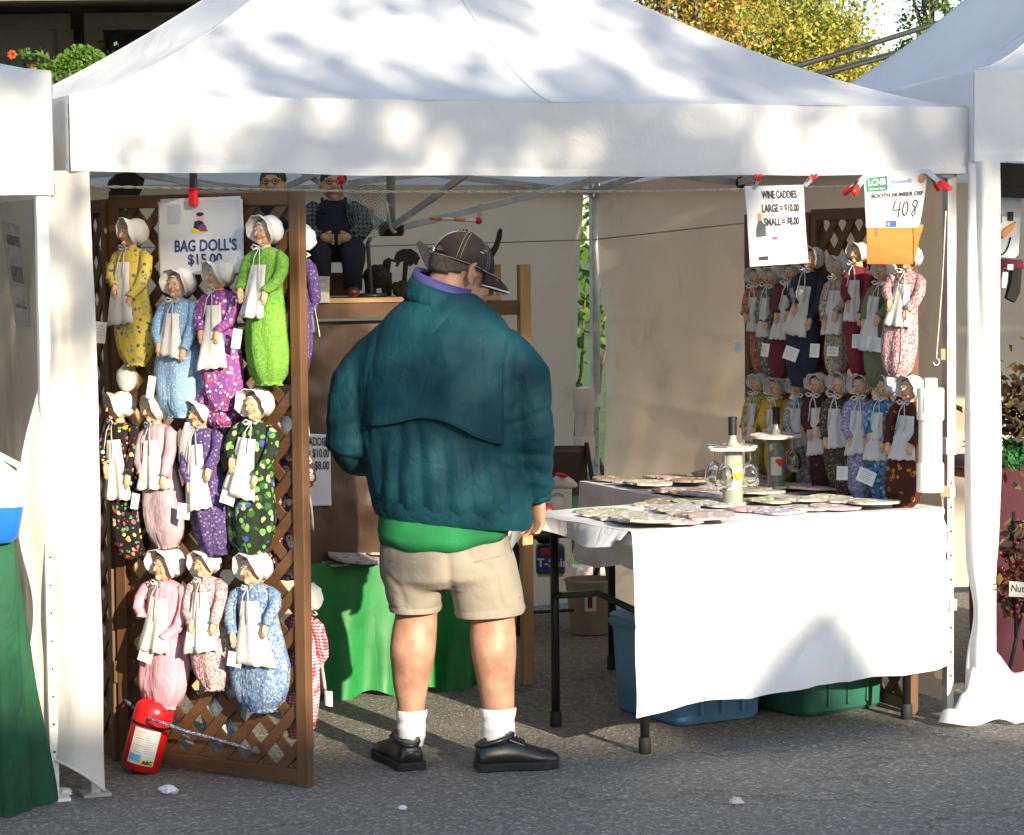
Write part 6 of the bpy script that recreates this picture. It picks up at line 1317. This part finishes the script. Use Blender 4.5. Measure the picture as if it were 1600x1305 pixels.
for i in range(150): q = onv(1562 + 52 * r_.random(), 848 + 115 * r_.random(), nv + r_.uniform(-.05, .05)); m.ball(q, r_.uniform(.007, .011), 8, 6)
m.build('nuts', mat('glossy_red_nut', (.16, .012, .015), .18, .4, 30, 0, spec=.6), t, True, True); tag(t.children[-1], kind='stuff') if t.children else None
m = MB()
for i in range(130): leaf(m, onv(1560 + 50 * r_.random(), 815 + 150 * r_.random(), nv + r_.uniform(-.07, .06)), .05, r_, r_.randrange(2))
m.build('dry_husks', (leafm('husk_tan', (.30, .18, .07)), leafm('husk_dark', (.03, .018, .014))), t, True)
c_ = [onv(px, py, nv - .09) for px, py in ((1577, 908), (1612, 911), (1611, 934), (1576, 932))]; t, f_, n = sheet_sign('nuts_sign', 'small cream tag reading Nuts on the dark red nuts', 'sign', c_, mat('cream_card', (.66, .62, .52))); sign_text(t, f_, n, 'Nuts', .42, .45, .036, .70, BLACKI, slant=.1)
# ------------------------------------------------------------------ the man
YM = gnd(735, 1196).y
def mp(px, py, dy=0): return dep(px, py, YM + dy)
PM = FPX / YM                                    # pixels of the photograph per metre where he stands
man = thing('person', 'man in teal jacket, khaki shorts and dark cap seen from behind', 'person', (mp(712, 1196).x, YM, 0))
def remesh(mb, voxel, smooth=3):
    me = bpy.data.meshes.new('tmp'); me.from_pydata([tuple(p) for p in mb.v], [], mb.f); o = bpy.data.objects.new('tmp', me); col.objects.link(o)
    md = o.modifiers.new('r', 'REMESH'); md.mode = 'VOXEL'; md.voxel_size = voxel
    if smooth: ms = o.modifiers.new('s', 'SMOOTH'); ms.factor = .5; ms.iterations = smooth
    dg = bpy.context.evaluated_depsgraph_get(); e = bpy.data.meshes.new_from_object(o.evaluated_get(dg)); out = MB()
    out.add([v.co.copy() for v in e.vertices], [tuple(p.vertices) for p in e.polygons]); nr = [v.normal.copy() for v in e.vertices]
    bpy.data.objects.remove(o); bpy.data.meshes.remove(me); bpy.data.meshes.remove(e); return out, nr
def ring(xl, xr, y, ry, dy=0, tilt=0, n=28, p=2.3):
    """superellipse ring between two pixel columns at a pixel row"""
    a, b = mp(xl, y, dy), mp(xr, y, dy); c = (a + b) / 2; rx = (b - a).length / 2; o = []
    for i in range(n):
        t_ = 2 * math.pi * i / n; cx, sx = math.cos(t_), math.sin(t_); k = (abs(cx) ** p + abs(sx) ** p) ** (-1 / p)
        o.append(c + Vector((rx * k * cx, ry * k * sx, -tilt * rx * k * cx)))
    return o
SKIN = mat('skin', (.33, .175, .118), .5, .3, 16, .25, 140, .003, spec=.35)
# ---- head frame: he looks to the right, away and down
fwd = Vector((.80, .45, -.28)).normalized(); hx = fwd.cross(Z).normalized(); hup = hx.cross(fwd).normalized(); roll_ = Matrix.Rotation(.03, 3, fwd); hx = roll_ @ hx; hup = roll_ @ hup
HC = mp(722, 425, .03)
def H(x, y, z): return HC + hx * x + fwd * y + hup * z       # x his right, y front, z up
hq = Matrix((hx, fwd, hup)).transposed()
b = MB()
b.ball(H(0, -.012, .025), (.076, .098, .095), 24, 18, 0, hq); b.ball(H(0, .035, -.035), (.062, .066, .085), 20, 14, 0, hq); b.ball(H(0, .062, -.092), (.040, .036, .032), 14, 10, 0, hq)
b.tube([H(0, .092, .02), H(0, .112, -.02), H(0, .118, -.033), H(0, .095, -.045)], [.009, .013, .017, .010], 10)
for s in (-1, 1):
    b.ball(H(s * .038, .066, -.04), (.026, .026, .026), 12, 8, 0, hq); b.ball(H(s * .055, .03, -.075), (.024, .04, .03), 12, 8, 0, hq)
    # ear: rim, lobe and bowl
    e0 = H(s * .078, -.006, -.006)
    b.tube([e0 + hq @ Vector((s * (.008 + .010 * math.sin(a)), .008 - .026 * math.sin(a), .036 * math.cos(a) + .002)) for a in [i * .3927 for i in range(9)]], [.0055, .0065, .007, .0068, .0065, .0065, .007, .0085, .008], 8)
    b.ball(e0 + hq @ Vector((s * .005, -.004, 0)), (.006, .018, .030), 12, 8, 0, Matrix(hq) @ Matrix.Rotation(s * .45, 3, 'Z')); b.ball(e0 + hq @ Vector((s * .010, .012, -.004)), (.006, .006, .010), 8, 6, 0, hq)
b.tube([H(-.020, .098, -.066), H(0, .106, -.068), H(.020, .098, -.066)], .007, 8)
nk = mp(692, 478, -.01)
b.tube([H(0, -.03, -.03), H(0, -.045, -.075), nk.lerp(H(0, -.045, -.075), .5), nk, nk - Z * .10], [.066, .064, .066, .072, .085], 18)
# ---- core, arms, legs
b.loft([ring(610, 780, y, .12) for y in (840, 700, 560, 500)])
LS, LE, LW = mp(585, 535), mp(550, 688, -.03), mp(590, 715, .26)
RS, RE, RWr = mp(795, 535), mp(826, 665, -.05), mp(842, 778, .02)
b.tube([LS, LS.lerp(LE, .5), LE, LE.lerp(LW, .5), LW], [.040, .045, .044, .04, .03], 12); b.tube([RS, RS.lerp(RE, .5), RE, RE.lerp(RWr, .5), RWr], [.040, .045, .044, .038, .029], 12)
def hand(w_, d, across, palm_n, curl, k=1.0):
    """wrist, direction of the fingers, direction from little finger to thumb, palm normal"""
    d = d.normalized(); across = (across - d * across.dot(d)).normalized(); pn = palm_n
    b.tube([w_, w_ + d * .03 * k, w_ + d * .065 * k, w_ + d * .088 * k], [(.026, .020), (.034, .019), (.039, .017), (.036, .012)], 14) if False else None
    rings = []
    for (t_, wd, th) in ((-.03, .027, .021), (0, .026, .020), (.03, .034, .019), (.06, .040, .017), (.085, .040, .013)):
        rings.append([w_ + d * t_ * k + across * wd * math.cos(a) + pn * th * math.sin(a) for a in [i * .449 for i in range(14)]])
    b.loft(rings)
    for i, (o, L, sp_) in enumerate(((.029, .070, .10), (.0095, .078, .02), (-.0105, .072, -.06), (-.030, .056, -.14))):
        p = w_ + d * .075 * k + across * o; P = [p]; dd = (d + across * sp_).normalized(); ang = 0
        for j, f_ in enumerate((.42, .32, .26)):
            ang += curl * (.5 + .35 * j) * (1 + .10 * i); q = dd * math.cos(ang) + pn * math.sin(ang); P.append(P[-1] + q * L * f_)
        b.tube(P, [.0098, .0090, .0082, .0066], 8); b.ball(P[-1], .0066, 8, 6)
    p = w_ + d * .02 * k + across * .026; P = [p, p + (d * .6 + across * .75 + pn * .25).normalized() * .032, p + (d * .75 + across * .5 + pn * .35).normalized() * .060, p + (d * .9 + across * .25 + pn * .45).normalized() * .083]
    b.tube(P, [.013, .0115, .0098, .0075], 8); b.ball(P[-1], .0075, 8, 6)
hand(RWr, Vector((-.10, .12, -1)), Vector((-.62, .75, 0)), Vector((-.72, -.62, .0)).normalized(), .42, .92)
hand(LW, Vector((.5, .8, -.1)), Vector((0, .1, 1)), Vector((.8, -.5, 0)).normalized(), .4)
LEG = [[(919, 606, 690, .085), (955, 617, 684, .070), (985, 612, 683, .068), (1015, 609, 681, .070), (1040, 611, 677, .066), (1070, 614, 670, .056), (1100, 620, 665, .047), (1130, 623, 663, .043), (1152, 626, 660, .042)],
       [(919, 728, 806, .085), (955, 737, 804, .070), (985, 734, 806, .068), (1015, 736, 807, .069), (1040, 740, 806, .066), (1070, 746, 804, .058), (1100, 752, 804, .049), (1130, 755, 802, .044), (1152, 758, 800, .043)]]
LDY = (0.02, -.01)
def crv(rows, n=5):
    out = []
    for i in range(len(rows) - 1):
        p0, p1, p2, p3 = rows[max(0, i - 1)], rows[i], rows[i + 1], rows[min(len(rows) - 1, i + 2)]
        for q in range(n):
            t_ = q / n; out.append(tuple(.5 * (2 * b_ + (c_ - a_) * t_ + (2 * a_ - 5 * b_ + 4 * c_ - d_) * t_ * t_ + (3 * b_ - a_ - 3 * c_ + d_) * t_ ** 3) for a_, b_, c_, d_ in zip(p0, p1, p2, p3)))
    return out + [rows[-1]]
for k in (0, 1): b.loft([ring(xl, xr, y, ry, LDY[k] + .006 - .022 * math.exp(-((y - 1015) / 32) ** 2), n=24, p=2) for y, xl, xr, ry in crv(LEG[k])])
for k in (0, 1): b.tube([mp(660 if k == 0 else 758, 850), mp(652 if k == 0 else 768, 925, LDY[k])], [.07, .06], 14)
bm_, nr = remesh(b, .0062, 6); bo = bm_.build('body', SKIN, man, True, True)
# ---- hair below the cap (greying, cropped)
m = MB(); m.ball(H(0, -.020, .012), (.0785, .0975, .088), 28, 20, 0, hq); keep = []
for i, f_ in enumerate(m.f):
    c = sum((m.v[j] for j in f_), Vector()) / len(f_) - HC; x, y, z = c.dot(hx), c.dot(fwd), c.dot(hup)
    if z < .04 and z > -.032 + .045 * max(0, (y + .09) / .09) and y < .012: keep.append(f_)
m.f = keep; m.m = [0] * len(keep); m.build('hair', mat('grey_brown_hair', (.060, .048, .042), .9, .6, 90, .5, 300, .002), man, True, True, solid=.004)
# ---- cap
CAPB = mat('dark_brown_cap', (.020, .0125, .0105), .85, .25, 40, .4, 220, .003); STI = mat('pale_stitching', (.30, .27, .24), .8)
CH = H(0, -.010, .022); ct_ = Matrix.Rotation(-.06, 3, hx)
def cap_pt(th, ph, k=1.0): return CH + ct_ @ (hx * (.0865 * k * math.sin(ph) * math.cos(th)) + fwd * (.110 * k * math.sin(ph) * math.sin(th)) + hup * (.104 * k * math.cos(ph)))
m = MB(); rings = []
for j in range(17):
    ph = .02 + (1.62 - .02) * j / 16
    rings.append([])
    for i in range(40):
        th = 2 * math.pi * i / 40; q = ph
        if j > 12 and math.sin(th) < -.75: q = min(ph, 1.20 + .42 * (1 - (-math.sin(th) - .75) / .25))   # opening over the strap at the back
        rings[-1].append(cap_pt(th, q, 1 + .012 * nz3((math.cos(th) * 2, math.sin(th) * 2, ph * 3))))
m.loft(rings, False); cap = m.build('cap', CAPB, man, True, True, solid=.003)
for th in [math.pi / 2 + k * math.pi / 3 for k in range(6)]:
    m = MB()
    for o in (-.055, .055): m.tube([cap_pt(th + o / max(.25, math.sin(.1 + ph)), .1 + ph, 1.019) for ph in [i * .095 for i in range(16)]], .0007, 4)
    m.build('stitching', STI, cap, True)
m = MB(); m.tube([cap_pt(2 * math.pi * i / 40, 1.58, 1.014) for i in range(41)], .0009, 4); m.build('edge_stitching', STI, cap, True)
m = MB(); m.ball(cap_pt(0, .0, 1.01), (.009, .009, .005), 10, 6, 0, hq); m.build('button', CAPB, cap, True, True)
m = MB(); m.tube([cap_pt(a, 1.50, 1.02) for a in [4.05 + i * .13 for i in range(11)]], [(.002, .009)] * 11, 8); m.build('strap', CAPB, cap, True, True)
m = MB(); bq = cap_pt(4.72, 1.48, 1.05); m.tube([bq + hx * (.013 * math.cos(a)) + hup * (.010 * math.sin(a)) for a in [i * .628 for i in range(11)]], .0026, 6); m.ball(bq + hx * .004, (.006, .004, .007), 8, 6, 0, hq); m.build('buckle', mat('bright_metal', (.75, .75, .74), .25, .1, metal=.9), cap, True, True)
def bill(x, y):
    a = math.pi / 2 + (x - .5) * 2.1; e = cap_pt(a, 1.56, 1.0); ext = .082 * (1 - abs(2 * x - 1) ** 2.6) * y
    return e + ct_ @ (fwd * ext * 1.0 + hx * 0 - hup * (.030 * y * y + .55 * ((x - .5) ** 2) * .13 * y))
m = MB(); m.sheet(bill, 22, 8); bl = m.build('bill', CAPB, cap, True, True, solid=.005); m = MB(); m.tube([bill(i / 22, 1.0) for i in range(23)], .0032, 6); m.build('bill_edge', mat('pale_edging', (.55, .53, .50), .8), bl, True, True)
m = MB(); m.sheet(lambda x, y: cap_pt(math.pi / 2 + (x - .5) * .9, .62 + .75 * y, 1.02), 8, 8); m.build('front_patch', mat('pale_patch', (.60, .58, .55), .8), cap, True, True)
m = MB()
for (t0, p0) in ((.28, .93), (.12, 1.06)): m.sheet(lambda x, y: cap_pt(t0 + .16 * x, p0 + .06 * y, 1.022), 3, 2)
m.build('side_emblem', mat('grey_emblem', (.20, .19, .22), .8), cap, True)
# ---- glasses
m = MB()
for s in (-1, 1):
    m.tube([H(s * .080, -.012, .010), H(s * .081, .03, .016), H(s * .066, .105, .010)], .0016, 5)
    m.tube([H(s * .036 + .026 * math.cos(a), .108 - .012 * abs(math.cos(a)) * (s * math.cos(a) > 0), -.002 + .018 * math.sin(a)) for a in [i * .4488 for i in range(15)]], .0015, 5)
m.tube([H(-.01, .112, .004), H(.01, .112, .004)], .0015, 5); gl = m.build('glasses', mat('glasses_metal', (.30, .27, .24), .3, .1, metal=.8), man, True)
for s in (-1, 1): m = MB(); m.add([H(s * .036 + .0255 * math.cos(a), .107 - .012 * abs(math.cos(a)) * (s * math.cos(a) > 0), -.002 + .0175 * math.sin(a)) for a in [i * .4488 for i in range(14)]], [tuple(range(14))]); m.build('lens', GLS, gl, True)
# ---- jacket: torso and sleeves as one cloth surface, folds pressed in afterwards
TEAL = mat('teal_nylon', (.003, .040, .055), .66, .2, 3.5, .22, 40, .009, spec=.2, wrinkle=1.6, ws=16)
crumple(TEAL, ((3.6, 1), (9, .45), (24, .18)), .019, .6, (1, 1, .6))
TR = [(812, 590, 826, .165, .105), (800, 583, 832, .185, .10), (780, 578, 830, .205, .09), (745, 572, 826, .215, .06), (700, 564, 820, .215, .03), (650, 556, 818, .21, .0), (600, 551, 818, .20, 0), (560, 555, 817, .185, 0), (525, 572, 808, .160, 0), (497, 596, 786, .130, 0), (475, 622, 760, .105, 0), (458, 640, 745, .085, 0)]
j = MB(); j.loft([ring(xl, xr, y, ry, .0, tl, 36) for y, xl, xr, ry, tl in TR])
j.tube([mp(622, 520), mp(585, 560), mp(553, 600, -.01), mp(546, 655, -.02), mp(547, 690, -.02), mp(556, 706, .05), mp(570, 716, .16), mp(585, 718, .22)], [.055, .080, .080, .077, .078, .074, .062, .045], 16)
j.tube([mp(765, 518), mp(797, 556), mp(823, 590, -.02), mp(830, 650, -.04), mp(833, 700, -.03), mp(834, 740, -.01), mp(841, 765, .01), mp(842, 780, .015)], [.055, .076, .080, .074, .072, .066, .056, .036], 16)
jm, nr = remesh(j, .0075, 16)
zf = lambda py: mp(700, py).z
FOLDS = [  # (x0, y0, x1, y1, width px, amplitude m) creases of the windbreaker, in photograph pixels
    (596, 498, 580, 580, 5, -0.0060), (580, 580, 577, 668, 5, -0.0070), (798, 500, 790, 590, 5, -0.0060), (790, 590, 782, 690, 6, -0.0120), (782, 690, 800, 760, 7, -0.0077),
    (643, 588, 655, 628, 6, -0.0110), (655, 628, 690, 624, 6, -0.0070), (632, 600, 640, 650, 9, 0.0070), (690, 520, 712, 640, 14, 0.0060), (660, 500, 672, 580, 12, -0.0050), (745, 520, 752, 650, 13, -0.0050), (610, 540, 600, 640, 12, 0.0050),
    (596, 690, 593, 785, 6, -0.0060), (612, 685, 608, 780, 8, 0.0050), (627, 672, 622, 785, 7, -0.0083), (642, 680, 638, 785, 8, 0.0055), (656, 676, 660, 790, 7, -0.0077), (674, 690, 676, 790, 8, 0.0039), (696, 690, 700, 800, 7, -0.0055), (714, 700, 716, 800, 7, 0.0039), (732, 694, 738, 800, 7, -0.0066), (752, 704, 756, 800, 7, 0.0044), (768, 704, 776, 800, 6, -0.0066), (792, 716, 800, 800, 6, -0.0044),
    (795, 640, 842, 604, 8, -0.0060), (790, 665, 856, 640, 8, -0.0078), (800, 688, 862, 676, 7, 0.0054), (796, 706, 860, 712, 7, -0.0078), (806, 730, 862, 742, 6, -0.0060), (812, 748, 864, 762, 5, 0.0048), (806, 560, 846, 580, 10, -0.0036), (800, 540, 830, 620, 10, 0.0036),
    (518, 640, 562, 610, 8, -0.0060), (512, 668, 566, 654, 8, -0.0072), (516, 690, 566, 690, 7, 0.0048), (520, 706, 566, 720, 6, -0.0072), (540, 560, 558, 620, 10, 0.0036), (530, 600, 560, 580, 9, -0.0036)]
def jfold(p):
    px = 700 + (p.x - mp(700, 600).x) * PM; py = 600 + (zf(600) - p.z) * PM; d = 0
    if p.y < YM + .06:
        wob = 5 * nz3((p.x * 9, p.z * 9, 2))
        for (x0, y0, x1, y1, w_, am) in FOLDS:
            if abs(px - (x0 + x1) / 2) > 75 or abs(py - (y0 + y1) / 2) > 95: continue
            dx, dy = x1 - x0, y1 - y0; t_ = max(-.15, min(1.15, ((px - x0) * dx + (py - y0) * dy) / (dx * dx + dy * dy)))
            q = math.hypot(px - x0 - dx * t_ + wob, py - y0 - dy * t_) / w_; d += am * math.exp(-abs(q) ** 1.5) * (1 - max(0, abs(t_ - .5) - .4) * 1.4)
    d += .005 * nz3((p.x * 5.0, p.y * 4, p.z * 3.2)) + .0035 * nz3((p.x * 18, p.y * 12, p.z * 11 + 4))
    return d
jm.v = [p + n_ * jfold(p) for p, n_ in zip(jm.v, nr)]
jo = jm.build('jacket', TEAL, man, True, True)
# elastic waistband with gathers
wb = []
for (y, xl, xr, ry, tl) in ((786, 581, 829, .195, .10), (800, 583, 832, .192, .105), (814, 589, 827, .176, .11)):
    rr = ring(xl, xr, y, ry, 0, tl, 120); c = sum(rr, Vector()) / len(rr); wb.append([c + (p - c) * (1.006 + .007 * math.sin(i * 1.9) + .006 * math.sin(i * .83)) for i, p in enumerate(rr)])
m = MB(); m.loft(wb, False); m.build('waistband', TEAL, jo, True, True)
# cape flap across the back
def torso_back(px, py):
    for (y0, a0, b0, r0, t0), (y1, a1, b1, r1, t1) in zip(TR, TR[1:]):
        if y1 <= py <= y0:
            k = (y0 - py) / (y0 - y1); xl = a0 + (a1 - a0) * k; xr = b0 + (b1 - b0) * k; ry = r0 + (r1 - r0) * k; break
    u = max(-1, min(1, (px - (xl + xr) / 2) / ((xr - xl) / 2))); return -ry * (1 - abs(u) ** 2.3) ** (1 / 2.3)
def cape(x, y):
    px = 556 + (786 - 556) * x; yb = 664 - 34 * math.sin(math.pi * min(1, x * 1.25)) * .3 + 24 * max(0, x - .42) / .58 + 6 * math.sin(x * 8)
    py = 545 + (yb - 545) * y; w_ = min(1, min(x, 1 - x) * 9)
    d = torso_back(px, py) - (.004 + .024 * y ** 2 + .006 * math.sin(x * 11) * y + .014 * nz3((x * 4, y * 2, 6)) * y) * w_ + .012 * (1 - y) ** 2 + .004
    return mp(px, py, d)
m = MB(); m.sheet(cape, 60, 26); m.build('back_flap', TEAL, jo, True, True, solid=.004)
m = MB(); m.tube([cape(i / 60, 1.0) for i in range(61)], .0035, 6); m.build('flap_seam', TEAL, jo, True, True)
# collar: standing folded collar with a purple-blue lining
COLL = mat('purple_blue_lining', (.045, .045, .17), .7, .25, 12, .3, 60)
def col_ring(cx, cy, rx, ry, tilt, dy, n=32): c = mp(cx, cy, dy); return [c + Vector((rx * math.cos(a), ry * math.sin(a), -tilt * rx * math.cos(a) + .012 * math.sin(a))) for a in [2 * math.pi * i / n for i in range(n)]]
m = MB(); m.loft([col_ring(694, 482, .130, .105, .28, 0), col_ring(693, 470, .122, .10, .30, 0), col_ring(692, 456, .108, .090, .32, .0), col_ring(692, 448, .099, .083, .33, 0)], False); m.build('collar', TEAL, jo, True, True, solid=.006)
m = MB(); m.loft([col_ring(692, 462, .100, .084, .33, 0), col_ring(692, 446, .098, .083, .34, 0), col_ring(694, 436, .094, .080, .36, .0), col_ring(696, 441, .084, .072, .36, .0)], False); m.build('collar_lining', COLL, jo, True, True, solid=.004)
m = MB(); c = mp(842, 776, .013); m.lathe([(.034, -.012), (.040, -.008), (.041, .008), (.036, .014)], 24, c, (RWr - RE).normalized() * -1); m.v = [p + (p - c).normalized() * .003 * math.sin(i * 2.1) for i, p in enumerate(m.v)]; m.build('cuff', TEAL, jo, True, True)
# ---- green shirt hem
GSH = mat('green_cotton', (.008, .16, .045), .85, .15, 6, .3, 120, .003, wrinkle=.6, ws=9)
def sring(xl, xr, y, ry, sag, n=60):
    rr = ring(xl, xr, y, ry, 0, 0, n); return [p - Z * (sag * (max(0, -math.sin(2 * math.pi * i / n)) * .030) - .004 * math.sin(i * .9)) + Z * (.022 * max(0, math.cos(2 * math.pi * i / n)) * sag) for i, p in enumerate(rr)]
crumple(GSH, ((4, 1), (12, .3)), .007, .5)
m = MB(); m.loft([sring(596, 806, 780, .165, 0), sring(592, 804, 805, .172, .3), sring(590, 800, 826, .174, .8), sring(592, 797, 839, .172, 1.0), sring(597, 793, 838, .166, 1.0)], False); m.build('shirt', GSH, man, True, True)
# ---- khaki shorts
KH_ = mat('khaki_cotton', (.235, .205, .165), .85, .14, 7, .3, 150, .005, wrinkle=2.2, ws=9)
crumple(KH_, ((4, 1), (11, .4)), .011, .55, (1, 1, .8), 400)
s_ = MB(); s_.loft([ring(602, 792, 815, .150), ring(594, 797, 845, .168), ring(593, 803, 875, .170), ring(594, 808, 900, .160), ring(606, 800, 915, .12)])
s_.loft([ring(594, 708, 862, .13, .01), ring(594, 704, 890, .140, .01), ring(600, 696, 920, .125, .015), ring(607, 690, 948, .112, .02), ring(612, 686, 949, .100, .02)]); s_.loft([ring(690, 804, 862, .13, -.01), ring(696, 810, 890, .140, -.01), ring(703, 816, 922, .128, -.01), ring(711, 820, 955, .118, -.01), ring(716, 815, 956, .105, -.01)])
sm, nr = remesh(s_, .009, 4)
sm.v = [p + n_ * (.004 * nz3((p.x * 9, p.y * 5, p.z * 5)) - .013 * math.exp(-abs(((p.x - mp(700, 870).x) * PM - (zf(850) - p.z) * PM * .10) / 6)) * (p.y < YM) * (p.z > zf(915)) - .005 * max(0, 1 - abs(nz3((p.x * 6 + p.z * 2.5, p.y * 3, p.z * 5 - p.x * 4))) * 9) + .002 * math.sin((p.x * .9 - p.z * .7) * 38 + 3 * nz3(p * 4)) * max(0, nz3(p * 3 + Vector((3, 1, 2))) + .3)) for p, n_ in zip(sm.v, nr)]
so_ = sm.build('shorts', KH_, man, True, True)
for (pts) in (((612, 872), (650, 868), (652, 869)), ((742, 868), (776, 862), (780, 863)), ((600, 846), (598, 880), (604, 930)), ((798, 846), (806, 884), (812, 930))):
    m = MB(); P = []
    for (x_, y_) in pts:
        c_ = mp(x_, y_); best = min((v for v in sm.v if v.y < YM + .02), key=lambda v: (v.x - c_.x) ** 2 + (v.z - c_.z) ** 2); P.append(best + Vector((0, -.002, 0)))
    m.tube(P, .0018, 5); m.build('seam', KH_, so_, True, True)
for (xl, xr, y, ry, dy, tl) in ((608, 690, 944, .114, .02, 0), (711, 820, 950, .120, -.01, -.05)):
    m = MB(); m.loft([[p for p in ring(xl, xr, y - 5, ry, dy, tl, 40)], ring(xl - 1, xr + 1, y + 3, ry + .002, dy, tl, 40), ring(xl + 1, xr - 1, y + 9, ry, dy, tl, 40)], False); m.build('leg_hem', KH_, so_, True, True)
# ---- socks
SOCK = mat('white_ribbed_sock', (.62, .62, .64), .9, .08, 20, .4, 60)
for k, (rows) in enumerate((((1108, 619, 667, .052), (1114, 618, 668, .053), (1124, 621, 665, .049), (1136, 620, 665, .049), (1148, 621, 665, .050), (1160, 622, 662, .048), (1166, 624, 660, .046)), ((1105, 750, 806, .055), (1111, 749, 807, .056), (1122, 752, 804, .050), (1136, 753, 804, .050), (1150, 753, 806, .051), (1164, 754, 804, .05), (1170, 756, 802, .048)))):
    m = MB(); n = 60; rr = []
    fine = []
    for (a, b2) in zip(rows, rows[1:]):
        for q in range(3): fine.append(tuple(a[i] + (b2[i] - a[i]) * q / 3 for i in range(4)))
    for jx, (y, xl, xr, ry) in enumerate(fine):
        rg_ = ring(xl, xr, y, ry, LDY[k], 0, n, 2); c = sum(rg_, Vector()) / n; rr.append([c + (p - c) * (1.0 + .010 * math.sin(i * 2.1) + .022 * math.sin(jx * 1.6 + .5 * math.sin(i * .2)) * (jx > 2)) for i, p in enumerate(rg_)])
    m.loft(rr, False); m.build('sock', SOCK, man, True, True)
# ---- shoes
LEA = mat('black_leather', (.012, .012, .013), .32, .3, 15, .12, 90, .002, spec=.5); SOLE = mat('black_sole', (.018, .017, .016), .7, .3, 20, .2)
def shoe(heel, d, L, nm):
    d = Vector((d[0], d[1], 0)).normalized(); sd = Vector((d.y, -d.x, 0)); t = None
    prof = [(0, .030, .060), (.03, .036, .068), (.10, .039, .074), (.22, .037, .078), (.36, .037, .080), (.50, .042, .074), (.64, .049, .062), (.78, .051, .051), (.90, .046, .045), (.97, .036, .037), (1.0, .020, .026)]; prof = [(a_, b_ * 1.14, c_) for a_, b_, c_ in prof]
    m = MB(); rings = []
    for (s, w_, h) in prof:
        c = heel + d * (s * L); rings.append([c + sd * (w_ * (abs(math.cos(a)) ** .8) * (1 if math.cos(a) > 0 else -1)) + Z * (.024 + (h * 1.22 - .024) * max(0, math.sin(a)) ** .75 - .006 * max(0, -math.sin(a))) for a in [2 * math.pi * i / 20 for i in range(20)]])
    m.loft(rings); sh_ = m.build('shoe', LEA, man, True, True)
    m = MB(); out = [heel + d * (s * L) + sd * (w_ * 1.10 + .003) for s, w_, h in prof] + [heel + d * (s * L) - sd * (w_ * 1.10 + .003) for s, w_, h in reversed(prof)]
    m.prism([p - d * .004 for p in out][::-1], (0, 0, .001), (0, 0, .028)); m.build('sole', SOLE, sh_, True, bevel=.004)
    # padded opening and lace panel
    m = MB(); c = heel + d * L * .22 + Z * .096; m.tube([c + d * (.058 * math.cos(a)) + sd * (.036 * math.sin(a)) + Z * (.016 * math.cos(a)) for a in [2 * math.pi * i / 18 for i in range(19)]], .009, 8); m.build('topline', LEA, sh_, True, True)
    m = MB(); m.sheet(lambda x, y: heel + d * (L * (.36 + .22 * y)) + sd * ((x - .5) * .055) + Z * (.113 - .024 * y - .018 * (2 * x - 1) ** 2), 8, 8); m.build('tongue', LEA, sh_, True, True, solid=.005)
    m = MB()
    for q in range(4): m.tube([heel + d * (L * (.40 + .045 * q)) + sd * s * .030 + Z * (.104 - .006 * q + .012 * (1 - abs(s))) for s in (-1, -.5, 0, .5, 1)], .0022, 5)
    m.build('lace', BLACKI, sh_, True, True)
    m = MB(); m.tube([heel + d * L * .02 + sd * s * .037 + Z * (.05 + .015 * (1 - s * s)) - d * .008 * (1 - s * s) for s in (-1, -.6, -.2, .2, .6, 1)], .0022, 5); m.build('heel_seam', LEA, sh_, True, True)
h0 = gnd(644, 1207); shoe(Vector((h0.x, h0.y + .02, 0)), (-.34, .94), .295, 'l')
h1 = gnd(745, 1208); shoe(Vector((h1.x, h1.y + .04, 0)), (.93, .22), .268, 'r')
